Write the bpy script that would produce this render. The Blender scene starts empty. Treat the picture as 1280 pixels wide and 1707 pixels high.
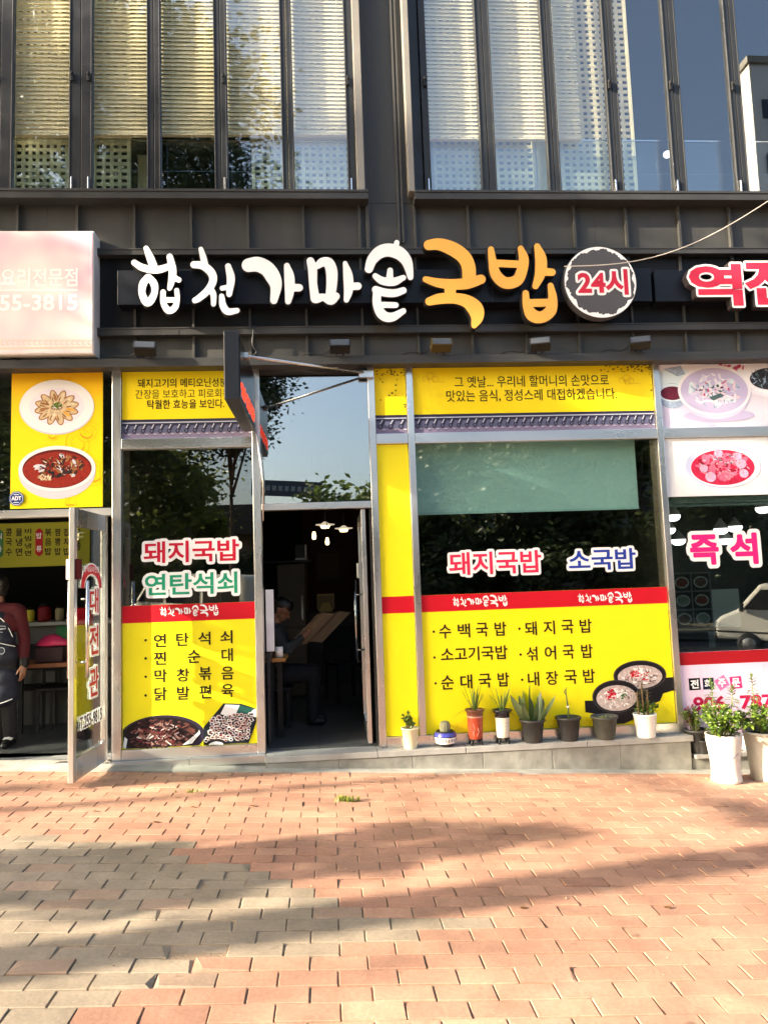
import bpy, bmesh, math, random
import numpy as np
from mathutils import Vector, Matrix, Euler
SC = bpy.context.scene
COL = SC.collection
RND = random.Random(7)

# ------------------------------------------------------------------ camera
YAW, PITCH, ROLL, FPX = math.radians(4.22), math.radians(5.46), math.radians(-1.98), 1244.0
CAM = np.array([0.0, -6.6, 1.62])
_f = np.array([math.sin(YAW)*math.cos(PITCH), math.cos(YAW)*math.cos(PITCH), math.sin(PITCH)])
_r = np.array([math.cos(YAW), -math.sin(YAW), 0.0]); _u = np.cross(_r, _f)
_r, _u = math.cos(ROLL)*_r + math.sin(ROLL)*_u, -math.sin(ROLL)*_r + math.cos(ROLL)*_u
cam = bpy.data.cameras.new('camera'); camo = bpy.data.objects.new('camera', cam); COL.objects.link(camo)
cam.sensor_fit = 'VERTICAL'; cam.sensor_height = 36.0; cam.lens = 36.0*FPX/1707.0
cam.clip_end = 2000; cam.clip_start = 0.05
camo.matrix_world = Matrix(((_r[0], _u[0], -_f[0], CAM[0]), (_r[1], _u[1], -_f[1], CAM[1]), (_r[2], _u[2], -_f[2], CAM[2]), (0, 0, 0, 1)))
SC.camera = camo
# ------------------------------------------------------------------ sky, sun, exposure
SUN_AZ, SUN_EL = math.radians(17.0), math.radians(21.0)
world = bpy.data.worlds.new("World"); SC.world = world; world.use_nodes = True
wn = world.node_tree; bg = wn.nodes['Background']
sky = wn.nodes.new('ShaderNodeTexSky'); sky.sky_type = 'NISHITA'; sky.sun_disc = False
sky.sun_elevation = SUN_EL; sky.sun_rotation = math.atan2(-math.cos(SUN_AZ), -math.sin(SUN_AZ)) % (2*math.pi)
sky.air_density = 1.0; sky.dust_density = 4.5; sky.ozone_density = 1.0
wn.links.new(sky.outputs[0], bg.inputs[0]); bg.inputs[1].default_value = 0.105
sl = bpy.data.lights.new('sun', 'SUN'); sl.energy = 4.4; sl.angle = math.radians(0.6); sl.color = (1.0, 0.85, 0.66)
so = bpy.data.objects.new('sun', sl); COL.objects.link(so)
_d = Vector((math.cos(SUN_AZ)*math.cos(SUN_EL), math.sin(SUN_AZ)*math.cos(SUN_EL), -math.sin(SUN_EL)))
so.rotation_euler = _d.to_track_quat('-Z', 'Y').to_euler(); so.location = (-20, -12, 12)
SC.view_settings.view_transform = 'Standard'; SC.view_settings.look = 'None'
SC.view_settings.exposure = 2.42; SC.view_settings.gamma = 1.0
try: SC.view_settings.use_curve_mapping = False
except Exception: pass
SC.cycles.max_bounces = 8; SC.cycles.transparent_max_bounces = 16

# ------------------------------------------------------------------ helpers
def at(px, py, Y=0.0):
    d = _f*FPX + _r*(px-640.0) - _u*(py-853.5)
    return CAM + d*((Y-CAM[1])/d[1])
def XZ(px, py, Y=0.0):
    p = at(px, py, Y); return p[0], p[2]
def rect(x0, y0, x1, y1, Y=0.0):            # X0, X1, Z0, Z1 of an upright rectangle
    xm, ym = (x0+x1)/2, (y0+y1)/2
    return at(x0, ym, Y)[0], at(x1, ym, Y)[0], at(xm, y1, Y)[2], at(xm, y0, Y)[2]
def gz(x):
    return 0.088 - 0.055*max(-14.0, min(14.0, x))
def lin(c):
    c = c/255.0
    return c/12.92 if c <= 0.04045 else ((c+0.055)/1.055)**2.4
def rgb(r, g, b): return (lin(r), lin(g), lin(b), 1.0)

MATS = {}
def mat(name, base, rough=0.6, metal=0.0, noise=0.0, nscale=8.0, bump=0.0, bscale=40.0, spec=0.5, stretch=None, emit=None, estr=1.0, detail=4.0):
    if name in MATS: return MATS[name]
    m = bpy.data.materials.new(name); m.use_nodes = True; MATS[name] = m
    nt = m.node_tree; b = nt.nodes['Principled BSDF']
    base = tuple(base[:3])+(1.0,)
    b.inputs['Base Color'].default_value = base; b.inputs['Roughness'].default_value = rough
    b.inputs['Metallic'].default_value = metal; b.inputs['Specular IOR Level'].default_value = spec
    if noise or bump:
        tc = nt.nodes.new('ShaderNodeTexCoord'); src = tc.outputs['Object']
        if stretch:
            mp = nt.nodes.new('ShaderNodeMapping'); mp.inputs['Scale'].default_value = stretch
            nt.links.new(src, mp.inputs[0]); src = mp.outputs[0]
    if noise:
        n = nt.nodes.new('ShaderNodeTexNoise'); n.inputs['Scale'].default_value = nscale; n.inputs['Detail'].default_value = detail
        nt.links.new(src, n.inputs['Vector'])
        r = nt.nodes.new('ShaderNodeMapRange'); r.inputs[1].default_value = 0.25; r.inputs[2].default_value = 0.75
        r.inputs[3].default_value = 1-noise; r.inputs[4].default_value = 1+noise
        nt.links.new(n.outputs[0], r.inputs[0])
        mx = nt.nodes.new('ShaderNodeVectorMath'); mx.operation = 'SCALE'; mx.inputs[0].default_value = base[:3]
        nt.links.new(r.outputs[0], mx.inputs['Scale']); nt.links.new(mx.outputs[0], b.inputs['Base Color'])
        r2 = nt.nodes.new('ShaderNodeMapRange'); r2.inputs[1].default_value = 0.3; r2.inputs[2].default_value = 0.7
        r2.inputs[3].default_value = max(0.03, rough-0.1); r2.inputs[4].default_value = min(1, rough+0.1)
        nt.links.new(n.outputs[0], r2.inputs[0]); nt.links.new(r2.outputs[0], b.inputs['Roughness'])
    if bump:
        n2 = nt.nodes.new('ShaderNodeTexNoise'); n2.inputs['Scale'].default_value = bscale; n2.inputs['Detail'].default_value = 5
        nt.links.new(src, n2.inputs['Vector'])
        bp = nt.nodes.new('ShaderNodeBump'); bp.inputs['Strength'].default_value = bump; bp.inputs['Distance'].default_value = 0.01
        nt.links.new(n2.outputs[0], bp.inputs['Height']); nt.links.new(bp.outputs[0], b.inputs['Normal'])
    if emit:
        b.inputs['Emission Color'].default_value = tuple(emit[:3])+(1.0,); b.inputs['Emission Strength'].default_value = estr
    return m
def ink(r, g, b, rough=0.55):               # printed or painted colour, albedo from an sRGB triple
    k = 'ink_%d_%d_%d' % (r, g, b)
    return mat(k, rgb(r, g, b), rough, spec=0.2)
def inkn(r, g, b): return ink(r, g, b) if min(r, g, b) > 185 else mat('print_%d_%d_%d' % (r, g, b), rgb(r, g, b), 0.5, noise=0.30, nscale=45.0, spec=0.2, detail=6.0)   # mottled print
def glass(name, tint=(0.86, 0.92, 0.92), refl=0.10, edge=0.6, rough=0.0, wav=0.0):
    if name in MATS: return MATS[name]
    m = bpy.data.materials.new(name); m.use_nodes = True; MATS[name] = m
    nt = m.node_tree; nt.nodes.remove(nt.nodes['Principled BSDF']); out = nt.nodes['Material Output']
    t = nt.nodes.new('ShaderNodeBsdfTransparent'); t.inputs[0].default_value = tint+(1,)
    g = nt.nodes.new('ShaderNodeBsdfGlossy'); g.inputs['Roughness'].default_value = rough; g.inputs[0].default_value = (1, 1, 1, 1)
    fw = nt.nodes.new('ShaderNodeLayerWeight'); fw.inputs[0].default_value = 0.5
    lw = nt.nodes.new('ShaderNodeMath'); lw.operation = 'POWER'; lw.inputs[1].default_value = 5.0; nt.links.new(fw.outputs['Facing'], lw.inputs[0])
    ma = nt.nodes.new('ShaderNodeMath'); ma.operation = 'MULTIPLY_ADD'; ma.inputs[1].default_value = edge; ma.inputs[2].default_value = refl; ma.use_clamp = True
    nt.links.new(lw.outputs[0], ma.inputs[0])
    mx = nt.nodes.new('ShaderNodeMixShader'); nt.links.new(ma.outputs[0], mx.inputs[0]); nt.links.new(t.outputs[0], mx.inputs[1]); nt.links.new(g.outputs[0], mx.inputs[2])
    nt.links.new(mx.outputs[0], out.inputs[0])
    if wav:
        tc = nt.nodes.new('ShaderNodeTexCoord'); n = nt.nodes.new('ShaderNodeTexNoise'); n.inputs['Scale'].default_value = 1.3; n.inputs['Detail'].default_value = 1
        bp = nt.nodes.new('ShaderNodeBump'); bp.inputs['Strength'].default_value = wav; bp.inputs['Distance'].default_value = 0.01
        nt.links.new(tc.outputs['Object'], n.inputs['Vector']); nt.links.new(n.outputs[0], bp.inputs['Height']); nt.links.new(bp.outputs[0], g.inputs['Normal'])
    return m
def leafmat(name, c0, c1, trans=0.35, rough=0.5):
    if name in MATS: return MATS[name]
    m = bpy.data.materials.new(name); m.use_nodes = True; MATS[name] = m
    nt = m.node_tree; b = nt.nodes['Principled BSDF']; b.inputs['Roughness'].default_value = rough; out = nt.nodes['Material Output']
    gi = nt.nodes.new('ShaderNodeNewGeometry'); rp = nt.nodes.new('ShaderNodeValToRGB')
    rp.color_ramp.elements[0].color = tuple(c0)[:3]+(1,); rp.color_ramp.elements[1].color = tuple(c1)[:3]+(1,)
    nt.links.new(gi.outputs['Random Per Island'], rp.inputs[0]); nt.links.new(rp.outputs[0], b.inputs['Base Color'])
    if trans:
        tr = nt.nodes.new('ShaderNodeBsdfTranslucent'); nt.links.new(rp.outputs[0], tr.inputs[0])
        mx = nt.nodes.new('ShaderNodeMixShader'); mx.inputs[0].default_value = trans
        nt.links.new(b.outputs[0], mx.inputs[1]); nt.links.new(tr.outputs[0], mx.inputs[2]); nt.links.new(mx.outputs[0], out.inputs[0])
    return m

ORG = {}
def root(name, loc, label, cat, group=None, kind=None):
    o = bpy.data.objects.new(name, None); COL.objects.link(o); o.location = loc; o.empty_display_size = 0.2
    ORG[o] = np.array(loc, float); tag(o, label, cat, group, kind); return o
def tag(o, label=None, cat=None, group=None, kind=None):
    if label: o['label'] = label
    if cat: o['category'] = cat
    if group: o['group'] = group
    if kind: o['kind'] = kind
    return o
def part(name, parent, label=None):         # an Empty part that holds sub-parts is not used; parts are meshes
    raise NotImplementedError
def link(name, me, mats, parent=None, loc=None, smooth=False):
    o = bpy.data.objects.new(name, me); COL.objects.link(o)
    if not isinstance(mats, (list, tuple)): mats = [mats]
    for m in mats: me.materials.append(m)
    n = len(me.vertices); co = np.empty(n*3); me.vertices.foreach_get('co', co); co = co.reshape(-1, 3)
    if parent is not None:
        org = ORG[parent]; o.parent = parent; ORG[o] = org
    else:
        if loc is None:
            mn, mxx = co.min(0), co.max(0); loc = np.array([(mn[0]+mxx[0])/2, (mn[1]+mxx[1])/2, mn[2]])
        org = np.array(loc, float); o.location = org; ORG[o] = org
    me.vertices.foreach_set('co', (co-org).ravel()); me.update()
    if smooth: me.shade_smooth()
    return o
class MB:
    def __init__(s): s.v = []; s.f = []; s.m = []; s.sm = []
    def add(s, vs, fs, mi=0, smooth=False):
        n = len(s.v); s.v.extend([tuple(map(float, p)) for p in vs])
        for f in fs: s.f.append(tuple(i+n for i in f)); s.m.append(mi); s.sm.append(smooth)
        return s
    def box(s, x0, x1, y0, y1, z0, z1, mi=0, M=None):
        vs = [(x, y, z) for z in (z0, z1) for y in (y0, y1) for x in (x0, x1)]
        if M is not None: vs = [tuple(M @ Vector(p)) for p in vs]
        return s.add(vs, [(0, 2, 3, 1), (4, 5, 7, 6), (0, 1, 5, 4), (2, 6, 7, 3), (0, 4, 6, 2), (1, 3, 7, 5)], mi)
    def lathe(s, prof, c=(0, 0, 0), n=28, mi=0, smooth=True, cap=True, sx=1.0, sy=1.0):
        vs = []; k = len(prof)
        for j in range(n):
            a = 2*math.pi*j/n
            for r, z in prof: vs.append((c[0]+r*math.cos(a)*sx, c[1]+r*math.sin(a)*sy, c[2]+z))
        fs = []
        for j in range(n):
            j2 = (j+1) % n
            for i in range(k-1): fs.append((j*k+i, j2*k+i, j2*k+i+1, j*k+i+1))
        s.add(vs, fs, mi, smooth)
        if cap:
            for i, rev in ((0, True), (k-1, False)):
                if prof[i][0] > 1e-6:
                    ids = [j*k+i for j in range(n)]
                    base = len(s.v)-len(vs); ids = [base+q for q in ids]
                    s.f.append(tuple(reversed(ids)) if rev else tuple(ids)); s.m.append(mi); s.sm.append(False)
        return s
    def tube(s, pts, r, n=8, mi=0, smooth=True, cap=True):
        pts = [Vector(p) for p in pts]; k = len(pts)
        rs = r if isinstance(r, (list, tuple)) else [r]*k
        vs = []; side = None
        for i, p in enumerate(pts):
            t = (pts[min(i+1, k-1)]-pts[max(i-1, 0)]).normalized()
            if side is None:
                side = t.cross(Vector((0, 0, 1)))
                if side.length < 1e-3: side = Vector((1, 0, 0))
            side = (side - t*side.dot(t)).normalized(); up = side.cross(t)
            for j in range(n):
                a = 2*math.pi*j/n; q = p + (side*math.cos(a)+up*math.sin(a))*rs[i]; vs.append(tuple(q))
        fs = []
        for i in range(k-1):
            for j in range(n):
                j2 = (j+1) % n; fs.append((i*n+j, i*n+j2, (i+1)*n+j2, (i+1)*n+j))
        if cap: fs.append(tuple(range(n-1, -1, -1))); fs.append(tuple((k-1)*n+j for j in range(n)))
        return s.add(vs, fs, mi, smooth)
    def prism(s, poly, y0, y1, mi=0):        # polygon in XZ (counter-clockwise seen from -Y), y0 is the front
        k = len(poly); vs = [(x, y0, z) for x, z in poly]+[(x, y1, z) for x, z in poly]
        fs = [tuple(range(k)), tuple(range(2*k-1, k-1, -1))]+[(i, i+k, (i+1) % k+k, (i+1) % k) for i in range(k)]
        return s.add(vs, fs, mi)
    def flat(s, poly, y, mi=0):
        return s.add([(x, y, z) for x, z in poly], [tuple(range(len(poly)))], mi)
    def mesh(s, me, mi=0, smooth=False):
        s.add([tuple(v.co) for v in me.vertices], [tuple(p.vertices) for p in me.polygons], mi, smooth); return s
    def build(s, name, mats, parent=None, loc=None, bevel=0.0):
        me = bpy.data.meshes.new(name); me.from_pydata(s.v, [], s.f)
        me.polygons.foreach_set('material_index', s.m); me.polygons.foreach_set('use_smooth', s.sm)
        o = link(name, me, mats, parent, loc)
        if bevel:
            b = o.modifiers.new('bevel', 'BEVEL'); b.width = bevel; b.segments = 2; b.limit_method = 'ANGLE'; b.angle_limit = math.radians(40)
        return o
def dup(o, delta, label=None, group=None, rz=0.0, sc=1.0):
    def cp(q, par):
        c = q.copy(); COL.objects.link(c)
        if par is not None: c.parent = par
        for ch in [k for k in KIDS if k.parent == q]: cp(ch, c)
        return c
    KIDS = list(COL.objects)
    n = cp(o, None); n.location = Vector(o.location)+Vector(delta)
    if rz: n.rotation_euler.z += rz
    if sc != 1.0: n.scale = (sc, sc, sc)
    if label: n['label'] = label
    if group: n['group'] = group
    return n
def ell(cx, cz, rx, rz, n=40, a0=0.0, a1=2*math.pi, wob=0.0, rnd=None):
    full = abs(a1-a0-2*math.pi) < 1e-6; k = n if full else n+1; o = []
    for i in range(k):
        a = a0+(a1-a0)*i/n; w = 1+(rnd.uniform(-wob, wob) if wob and rnd else 0); o.append((cx+rx*w*math.cos(a), cz+rz*w*math.sin(a)))
    return o
# ---------------------------------------------------------------- lettering
_TC = {}
def text_mesh(body, offset=0.0, res=3):
    k = (body, offset, res)
    if k in _TC: return _TC[k]
    cu = bpy.data.curves.new('t', 'FONT'); cu.body = body; cu.offset = offset; cu.resolution_u = res
    o = bpy.data.objects.new('t', cu); me = bpy.data.meshes.new_from_object(o)
    v = np.array([tuple(q.co)[:2] for q in me.vertices]); f = [tuple(p.vertices) for p in me.polygons]
    ec = {}
    for p in f:
        for i in range(len(p)):
            e = tuple(sorted((p[i], p[(i+1) % len(p)]))); ec[e] = ec.get(e, 0)+1
    be = [e for e, c in ec.items() if c == 1]
    bpy.data.objects.remove(o); bpy.data.curves.remove(cu); bpy.data.meshes.remove(me)
    _TC[k] = (v, f, be); return _TC[k]
def put_text(mb, body, R, Y, mi=0, offset=0.0, res=3, frame=None):
    """fit the ink of a line of text to the upright rectangle R=(X0,X1,Z0,Z1) at depth Y"""
    v, f, be = text_mesh(body, offset, res); mn, mx = v.min(0), v.max(0)
    X0, X1, Z0, Z1 = R
    sx, sz = (X1-X0)/(mx[0]-mn[0]), (Z1-Z0)/(mx[1]-mn[1])
    mb.add([(X0+(x-mn[0])*sx, Y, Z0+(z-mn[1])*sz) for x, z in v], f, mi); return mb
def contour(field, x0, y0, h):
    """marching squares: closed loops where the sampled field changes sign"""
    ny, nx = field.shape; ins = field < 0
    c = ins[:-1, :-1].astype(int)+2*ins[:-1, 1:]+4*ins[1:, 1:]+8*ins[1:, :-1]
    nxt = {}
    def ip(j, i, j2, i2):
        a, b = field[j, i], field[j2, i2]; t = a/(a-b); return (x0+(i+(i2-i)*t)*h, y0+(j+(j2-j)*t)*h)
    pos = {}
    T = {1: [(3, 0)], 2: [(0, 1)], 3: [(3, 1)], 4: [(1, 2)], 5: [(3, 2), (1, 0)], 6: [(0, 2)], 7: [(3, 2)], 8: [(2, 3)], 9: [(2, 0)], 10: [(0, 3), (2, 1)], 11: [(2, 1)], 12: [(1, 3)], 13: [(1, 0)], 14: [(0, 3)]}
    for j, i in zip(*np.nonzero((c > 0) & (c < 15))):
        E = [('h', j, i), ('v', j, i+1), ('h', j+1, i), ('v', j, i)]
        for a, b in T[c[j, i]]:
            nxt[E[a]] = E[b]
            for e in (E[a], E[b]):
                if e not in pos: pos[e] = ip(e[1], e[2], e[1], e[2]+1) if e[0] == 'h' else ip(e[1], e[2], e[1]+1, e[2])
    loops = []
    while nxt:
        s = next(iter(nxt)); L = []; e = s
        while e in nxt: L.append(pos[e]); e = nxt.pop(e)
        if len(L) > 5: loops.append(L)
    return loops
def thin(L, tol):
    out = [L[0]]
    for i in range(1, len(L)-1):
        a, b, p = out[-1], L[i+1], L[i]
        d = abs((b[0]-a[0])*(p[1]-a[1])-(b[1]-a[1])*(p[0]-a[0]))/(math.hypot(b[0]-a[0], b[1]-a[1])+1e-9)
        if d > tol or math.hypot(p[0]-a[0], p[1]-a[1]) > 40*tol: out.append(p)
    return out
def area(L): return 0.5*sum(L[i-1][0]*L[i][1]-L[i][0]*L[i-1][1] for i in range(len(L)))
def loops_mesh(loops, extrude=0.0):
    cu = bpy.data.curves.new('c', 'CURVE'); cu.dimensions = '2D'; cu.fill_mode = 'BOTH' if extrude else 'FRONT'; cu.extrude = extrude
    for L in loops:
        sp = cu.splines.new('POLY'); sp.points.add(len(L)-1); sp.use_cyclic_u = True
        sp.points.foreach_set('co', [q for p in L for q in (p[0], p[1], 0.0, 1.0)])
    o = bpy.data.objects.new('c', cu); me = bpy.data.meshes.new_from_object(o)
    v = [tuple(q.co) for q in me.vertices]; f = [tuple(p.vertices) for p in me.polygons]
    bpy.data.objects.remove(o); bpy.data.curves.remove(cu); bpy.data.meshes.remove(me); return v, f
def put_outline(mb, body, R, Y, grow, mi=0, offset=0.0, rounded=True, back=None):
    """a border of width `grow` (metres) around the text fitted to R, as one filled sheet (or a solid back to depth `back`)"""
    v, f, be = text_mesh(body, offset, 3); mn, mx = v.min(0), v.max(0); X0, X1, Z0, Z1 = R
    P = np.column_stack((X0+(v[:, 0]-mn[0])*(X1-X0)/(mx[0]-mn[0]), Z0+(v[:, 1]-mn[1])*(Z1-Z0)/(mx[1]-mn[1])))
    a = P[[e[0] for e in be]]; b = P[[e[1] for e in be]]
    h = grow/4.0; gx = np.arange(X0-grow*1.6, X1+grow*1.6, h); gy = np.arange(Z0-grow*1.6, Z1+grow*1.6, h)
    F = np.full((len(gy), len(gx)), 9.0); ab = b-a; L2 = (ab**2).sum(1)+1e-12
    for k in range(len(a)):
        m = grow*1.7; i0, i1 = np.searchsorted(gx, [min(a[k, 0], b[k, 0])-m, max(a[k, 0], b[k, 0])+m]); j0, j1 = np.searchsorted(gy, [min(a[k, 1], b[k, 1])-m, max(a[k, 1], b[k, 1])+m])
        if i1 <= i0 or j1 <= j0: continue
        px, py = np.meshgrid(gx[i0:i1], gy[j0:j1])
        t = np.clip(((px-a[k, 0])*ab[k, 0]+(py-a[k, 1])*ab[k, 1])/L2[k], 0, 1)
        d = np.hypot(px-a[k, 0]-t*ab[k, 0], py-a[k, 1]-t*ab[k, 1])-grow
        F[j0:j1, i0:i1] = np.minimum(F[j0:j1, i0:i1], d)
    Ls = [thin(L, h*0.15) for L in contour(F, gx[0], gy[0], h)]
    Ls = [L for L in Ls if len(L) > 4 and abs(area(L)) > (grow*0.5)**2]
    if back is None:
        vv, ff = loops_mesh(Ls); mb.add([(x, Y, z) for x, z, _ in vv], ff, mi)
    else:
        e = (back-Y)/2; vv, ff = loops_mesh(Ls, e); mb.add([(x, Y+e-d, z) for x, z, d in vv], ff, mi)
    return mb
def smooth_path(pts, n=6):
    if len(pts) < 3: return pts
    P = [np.array(p, float) for p in pts]; P = [2*P[0]-P[1]]+P+[2*P[-1]-P[-2]]; out = []
    for i in range(1, len(P)-2):
        for k in range(n):
            t = k/n; a, b, c, d = P[i-1], P[i], P[i+1], P[i+2]
            out.append(0.5*((2*b)+(c-a)*t+(2*a-5*b+4*c-d)*t*t+(3*b-a-3*c+d)*t**3))
    out.append(P[-2]); return out
def stroke_loops(strokes, h=1.0, grow=0.0, tol=0.12):
    """strokes: lists of (x, y, r) -> outline loops of their union"""
    S = [[tuple(q) for q in smooth_path(s)] for s in strokes]
    A = np.array([q for s in S for q in s]); m = A[:, 2].max()+grow+3*h
    gx = np.arange(A[:, 0].min()-m, A[:, 0].max()+m, h); gy = np.arange(A[:, 1].min()-m, A[:, 1].max()+m, h)
    px, py = np.meshgrid(gx, gy); F = np.full(px.shape, 1e3)
    for s in S:
        for (ax, ay, ar), (bx, by, br) in zip(s[:-1], s[1:]):
            l2 = (bx-ax)**2+(by-ay)**2+1e-9; t = np.clip(((px-ax)*(bx-ax)+(py-ay)*(by-ay))/l2, 0, 1)
            F = np.minimum(F, np.hypot(px-ax-t*(bx-ax), py-ay-t*(by-ay))-(ar+(br-ar)*t)-grow)
    return [thin(L, tol*h) for L in contour(F, gx[0], gy[0], h) if len(L) > 6]

# ================================================================== materials
M_CLAD = mat('grey_cladding', rgb(64, 64, 62), 0.45, noise=0.16, nscale=2.2, bump=0.10, bscale=3.0, spec=0.3, stretch=(2.5, 1, 0.5))
M_TRIM = mat('grey_trim', rgb(57, 58, 58), 0.42, noise=0.10, nscale=5, bump=0.04, bscale=6, spec=0.3)
M_SASH = mat('dark_sash', rgb(40, 42, 44), 0.38, noise=0.08, nscale=6, spec=0.35)
M_DARK = mat('dark_panel', rgb(40, 42, 46), 0.5, noise=0.15, nscale=3)
M_BLACKBOX = mat('sign_backing', rgb(20, 25, 34), 0.4, noise=0.12, nscale=4, spec=0.25)
M_STEEL = mat('stainless', (0.72, 0.71, 0.69), 0.30, metal=0.95, noise=0.05, nscale=2, stretch=(3, 3, 0.6), bump=0.015, bscale=6)
M_STEELH = mat('stainless_rail', (0.72, 0.71, 0.69), 0.32, metal=0.95, noise=0.05, nscale=2, stretch=(0.6, 3, 3), bump=0.015, bscale=6)
M_CHROME = mat('polished_steel', (0.75, 0.74, 0.72), 0.12, metal=1.0)
M_GLASS = glass('shop_glass', (0.90, 0.95, 0.94), 0.10, 0.9, wav=0.02)
M_GLASSU = glass('window_glass', (0.94, 0.96, 0.96), 0.115, 0.9, wav=0.02)
M_GLASST = glass('transom_glass', (0.75, 0.82, 0.82), 0.24, 0.7, wav=0.02)
M_GUARD = glass('guard_glass', (0.90, 0.96, 0.97), 0.085, 1.0)
M_STONE = mat('plinth_stone', rgb(126, 126, 119), 0.75, noise=0.34, nscale=9, bump=0.25, bscale=30, detail=8)
M_COPE = mat('plinth_coping', rgb(150, 150, 146), 0.7, noise=0.18, nscale=7, bump=0.2, bscale=30)
M_GROUT = mat('pale_grout', rgb(205, 203, 192), 0.9)
M_CONC = mat('pale_concrete', rgb(150, 149, 140), 0.85, noise=0.28, nscale=6, bump=0.35, bscale=25, detail=8)
M_RUBBER = mat('black_rubber', rgb(28, 28, 28), 0.6)
M_BLACK = mat('black_plastic', rgb(20, 20, 21), 0.5, spec=0.35)
M_WHITE = mat('white_acrylic', rgb(245, 245, 245), 0.4)
M_ORANGE = mat('orange_acrylic', rgb(250, 178, 70), 0.4, noise=0.07, nscale=2.5)
M_BLIND = mat('blind_wood', rgb(250, 238, 200), 0.55, noise=0.08, nscale=6)
M_LATT = mat('lattice_wood', rgb(240, 226, 184), 0.6, noise=0.1, nscale=5)
YEL = mat('yellow_vinyl', rgb(253, 240, 24), 0.42, noise=0.035, nscale=1.3, spec=0.35, bump=0.03, bscale=2.5); RED = ink(205, 22, 40); INKBLK = ink(38, 26, 20); INKWHT = ink(250, 250, 248)

# ================================================================== upper building
YC = -0.06                                     # cladding face
bld = root('office_building', (0.7, -0.06, 3.6), 'dark grey metal clad upper storey with tall windows above the shops', 'building')
XL, XR = -6.2, 8.6
def wallpatch(mb, x0, x1, z0, z1, y=YC, d=0.12): mb.box(x0, x1, y, y+d, z0, z1)
# cladding, ribs and beams
ribsU = [32, 131, 226, 320, 414, 506, 599, 779, 866, 955, 1041, 1129, 1213]
ribsL = [136, 227, 324, 418, 512, 605, 697, 787, 877, 964, 1054, 1141, 1229]
c = MB()
wallpatch(c, XL, XR, 3.64, 5.10)
xu = [at(p, 375, YC)[0] for p in ribsU]; xl = [at(p, 570, YC)[0] for p in ribsL]
du = 0.487
xu = [xu[0]-du*k for k in range(6, 0, -1)]+xu+[xu[-1]+du*k for k in range(1, 8)]
xl = [xl[0]-du*k for k in range(6, 0, -1)]+xl+[xl[-1]+du*k for k in range(1, 8)]
Z_B1, Z_B1t = at(640, 424, -0.14)[2], at(640, 414, -0.14)[2]
Z_B2, Z_B2t = at(640, 555, -0.14)[2], at(640, 543, -0.14)[2]
Z_L, Z_Lt = at(640, 606, -0.16)[2], at(640, 594, -0.16)[2]
for x in xu:
    if XL < x < XR and not (0.40 < x < 0.86): c.box(x-0.011, x+0.011, YC-0.038, YC-0.001, Z_B1t-0.01, 5.10)
for x in xl:
    if XL < x < XR:
        c.box(x-0.010, x+0.010, YC-0.032, YC-0.001, Z_Lt-0.01, Z_B2+0.01); c.box(x-0.010, x+0.010, YC-0.032, YC-0.001, Z_B2t-0.01, Z_B1+0.01)
for x in (xu[6]+0.24, xu[9]+0.2, xu[15]+0.2):                    # small panel seams
    c.box(x-0.002, x+0.002, YC-0.002, YC-0.0005, Z_B1t, 5.05)
c.build('cladding', M_CLAD, bld, bevel=0.003)
q = MB(); q.box(xb_ if False else -2.0, XR, YC-0.006, YC-0.001, Z_B2t+0.002, Z_B1-0.002); q.build('sign_zone_panel', mat('dark_zone', rgb(24, 25, 27), 0.5, noise=0.12, nscale=3, spec=0.2), bld)
for z0, z1, nm, d in ((Z_B1, Z_B1t, 'beam', 0.085), (Z_B2, Z_B2t, 'beam', 0.085)):
    b = MB(); b.box(XL, XR, YC-d, YC-0.002, z0, z1); b.box(XL, XR, YC-d-0.006, YC-d+0.01, z1-0.012, z1+0.002)
    b.build(nm, M_TRIM, bld, bevel=0.003)
b = MB(); b.box(XL, XR, YC-0.13, 0.02, Z_L, Z_Lt); b.box(XL, XR, YC-0.137, YC-0.12, Z_L-0.012, Z_L+0.012); b.build('ledge', M_TRIM, bld, bevel=0.003)
b = MB(); b.box(XL, XR, -0.02, 0.06, 3.585, Z_L-0.001); b.build('soffit', M_DARK, bld)
# joints in the beams
b = MB()
for x, z0, z1 in ((-0.55, Z_B1, Z_B1t), (1.9, Z_B1, Z_B1t), (-1.27, Z_B2, Z_B2t), (1.97, Z_B2, Z_B2t)):
    b.box(x-0.003, x+0.003, YC-0.088, YC-0.084, z0+0.004, z1-0.014)
b.build('joint', M_DARK, bld)

# window bays ------------------------------------------------------
YS = -0.115                                     # front of sashes
ZS0, ZS1 = 5.062, 5.135                        # sill
ZW1 = 8.6
def sill(x0, x1):
    b = MB(); b.box(x0, x1, YC-0.15, 0.06, ZS0, ZS1-0.012); b.box(x0-0.004, x1+0.004, YC-0.158, -0.02, ZS1-0.0118, ZS1+0.012); b.build('sill', M_TRIM, bld, bevel=0.003)
sill(XL, 0.43); sill(0.85, XR)
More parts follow.
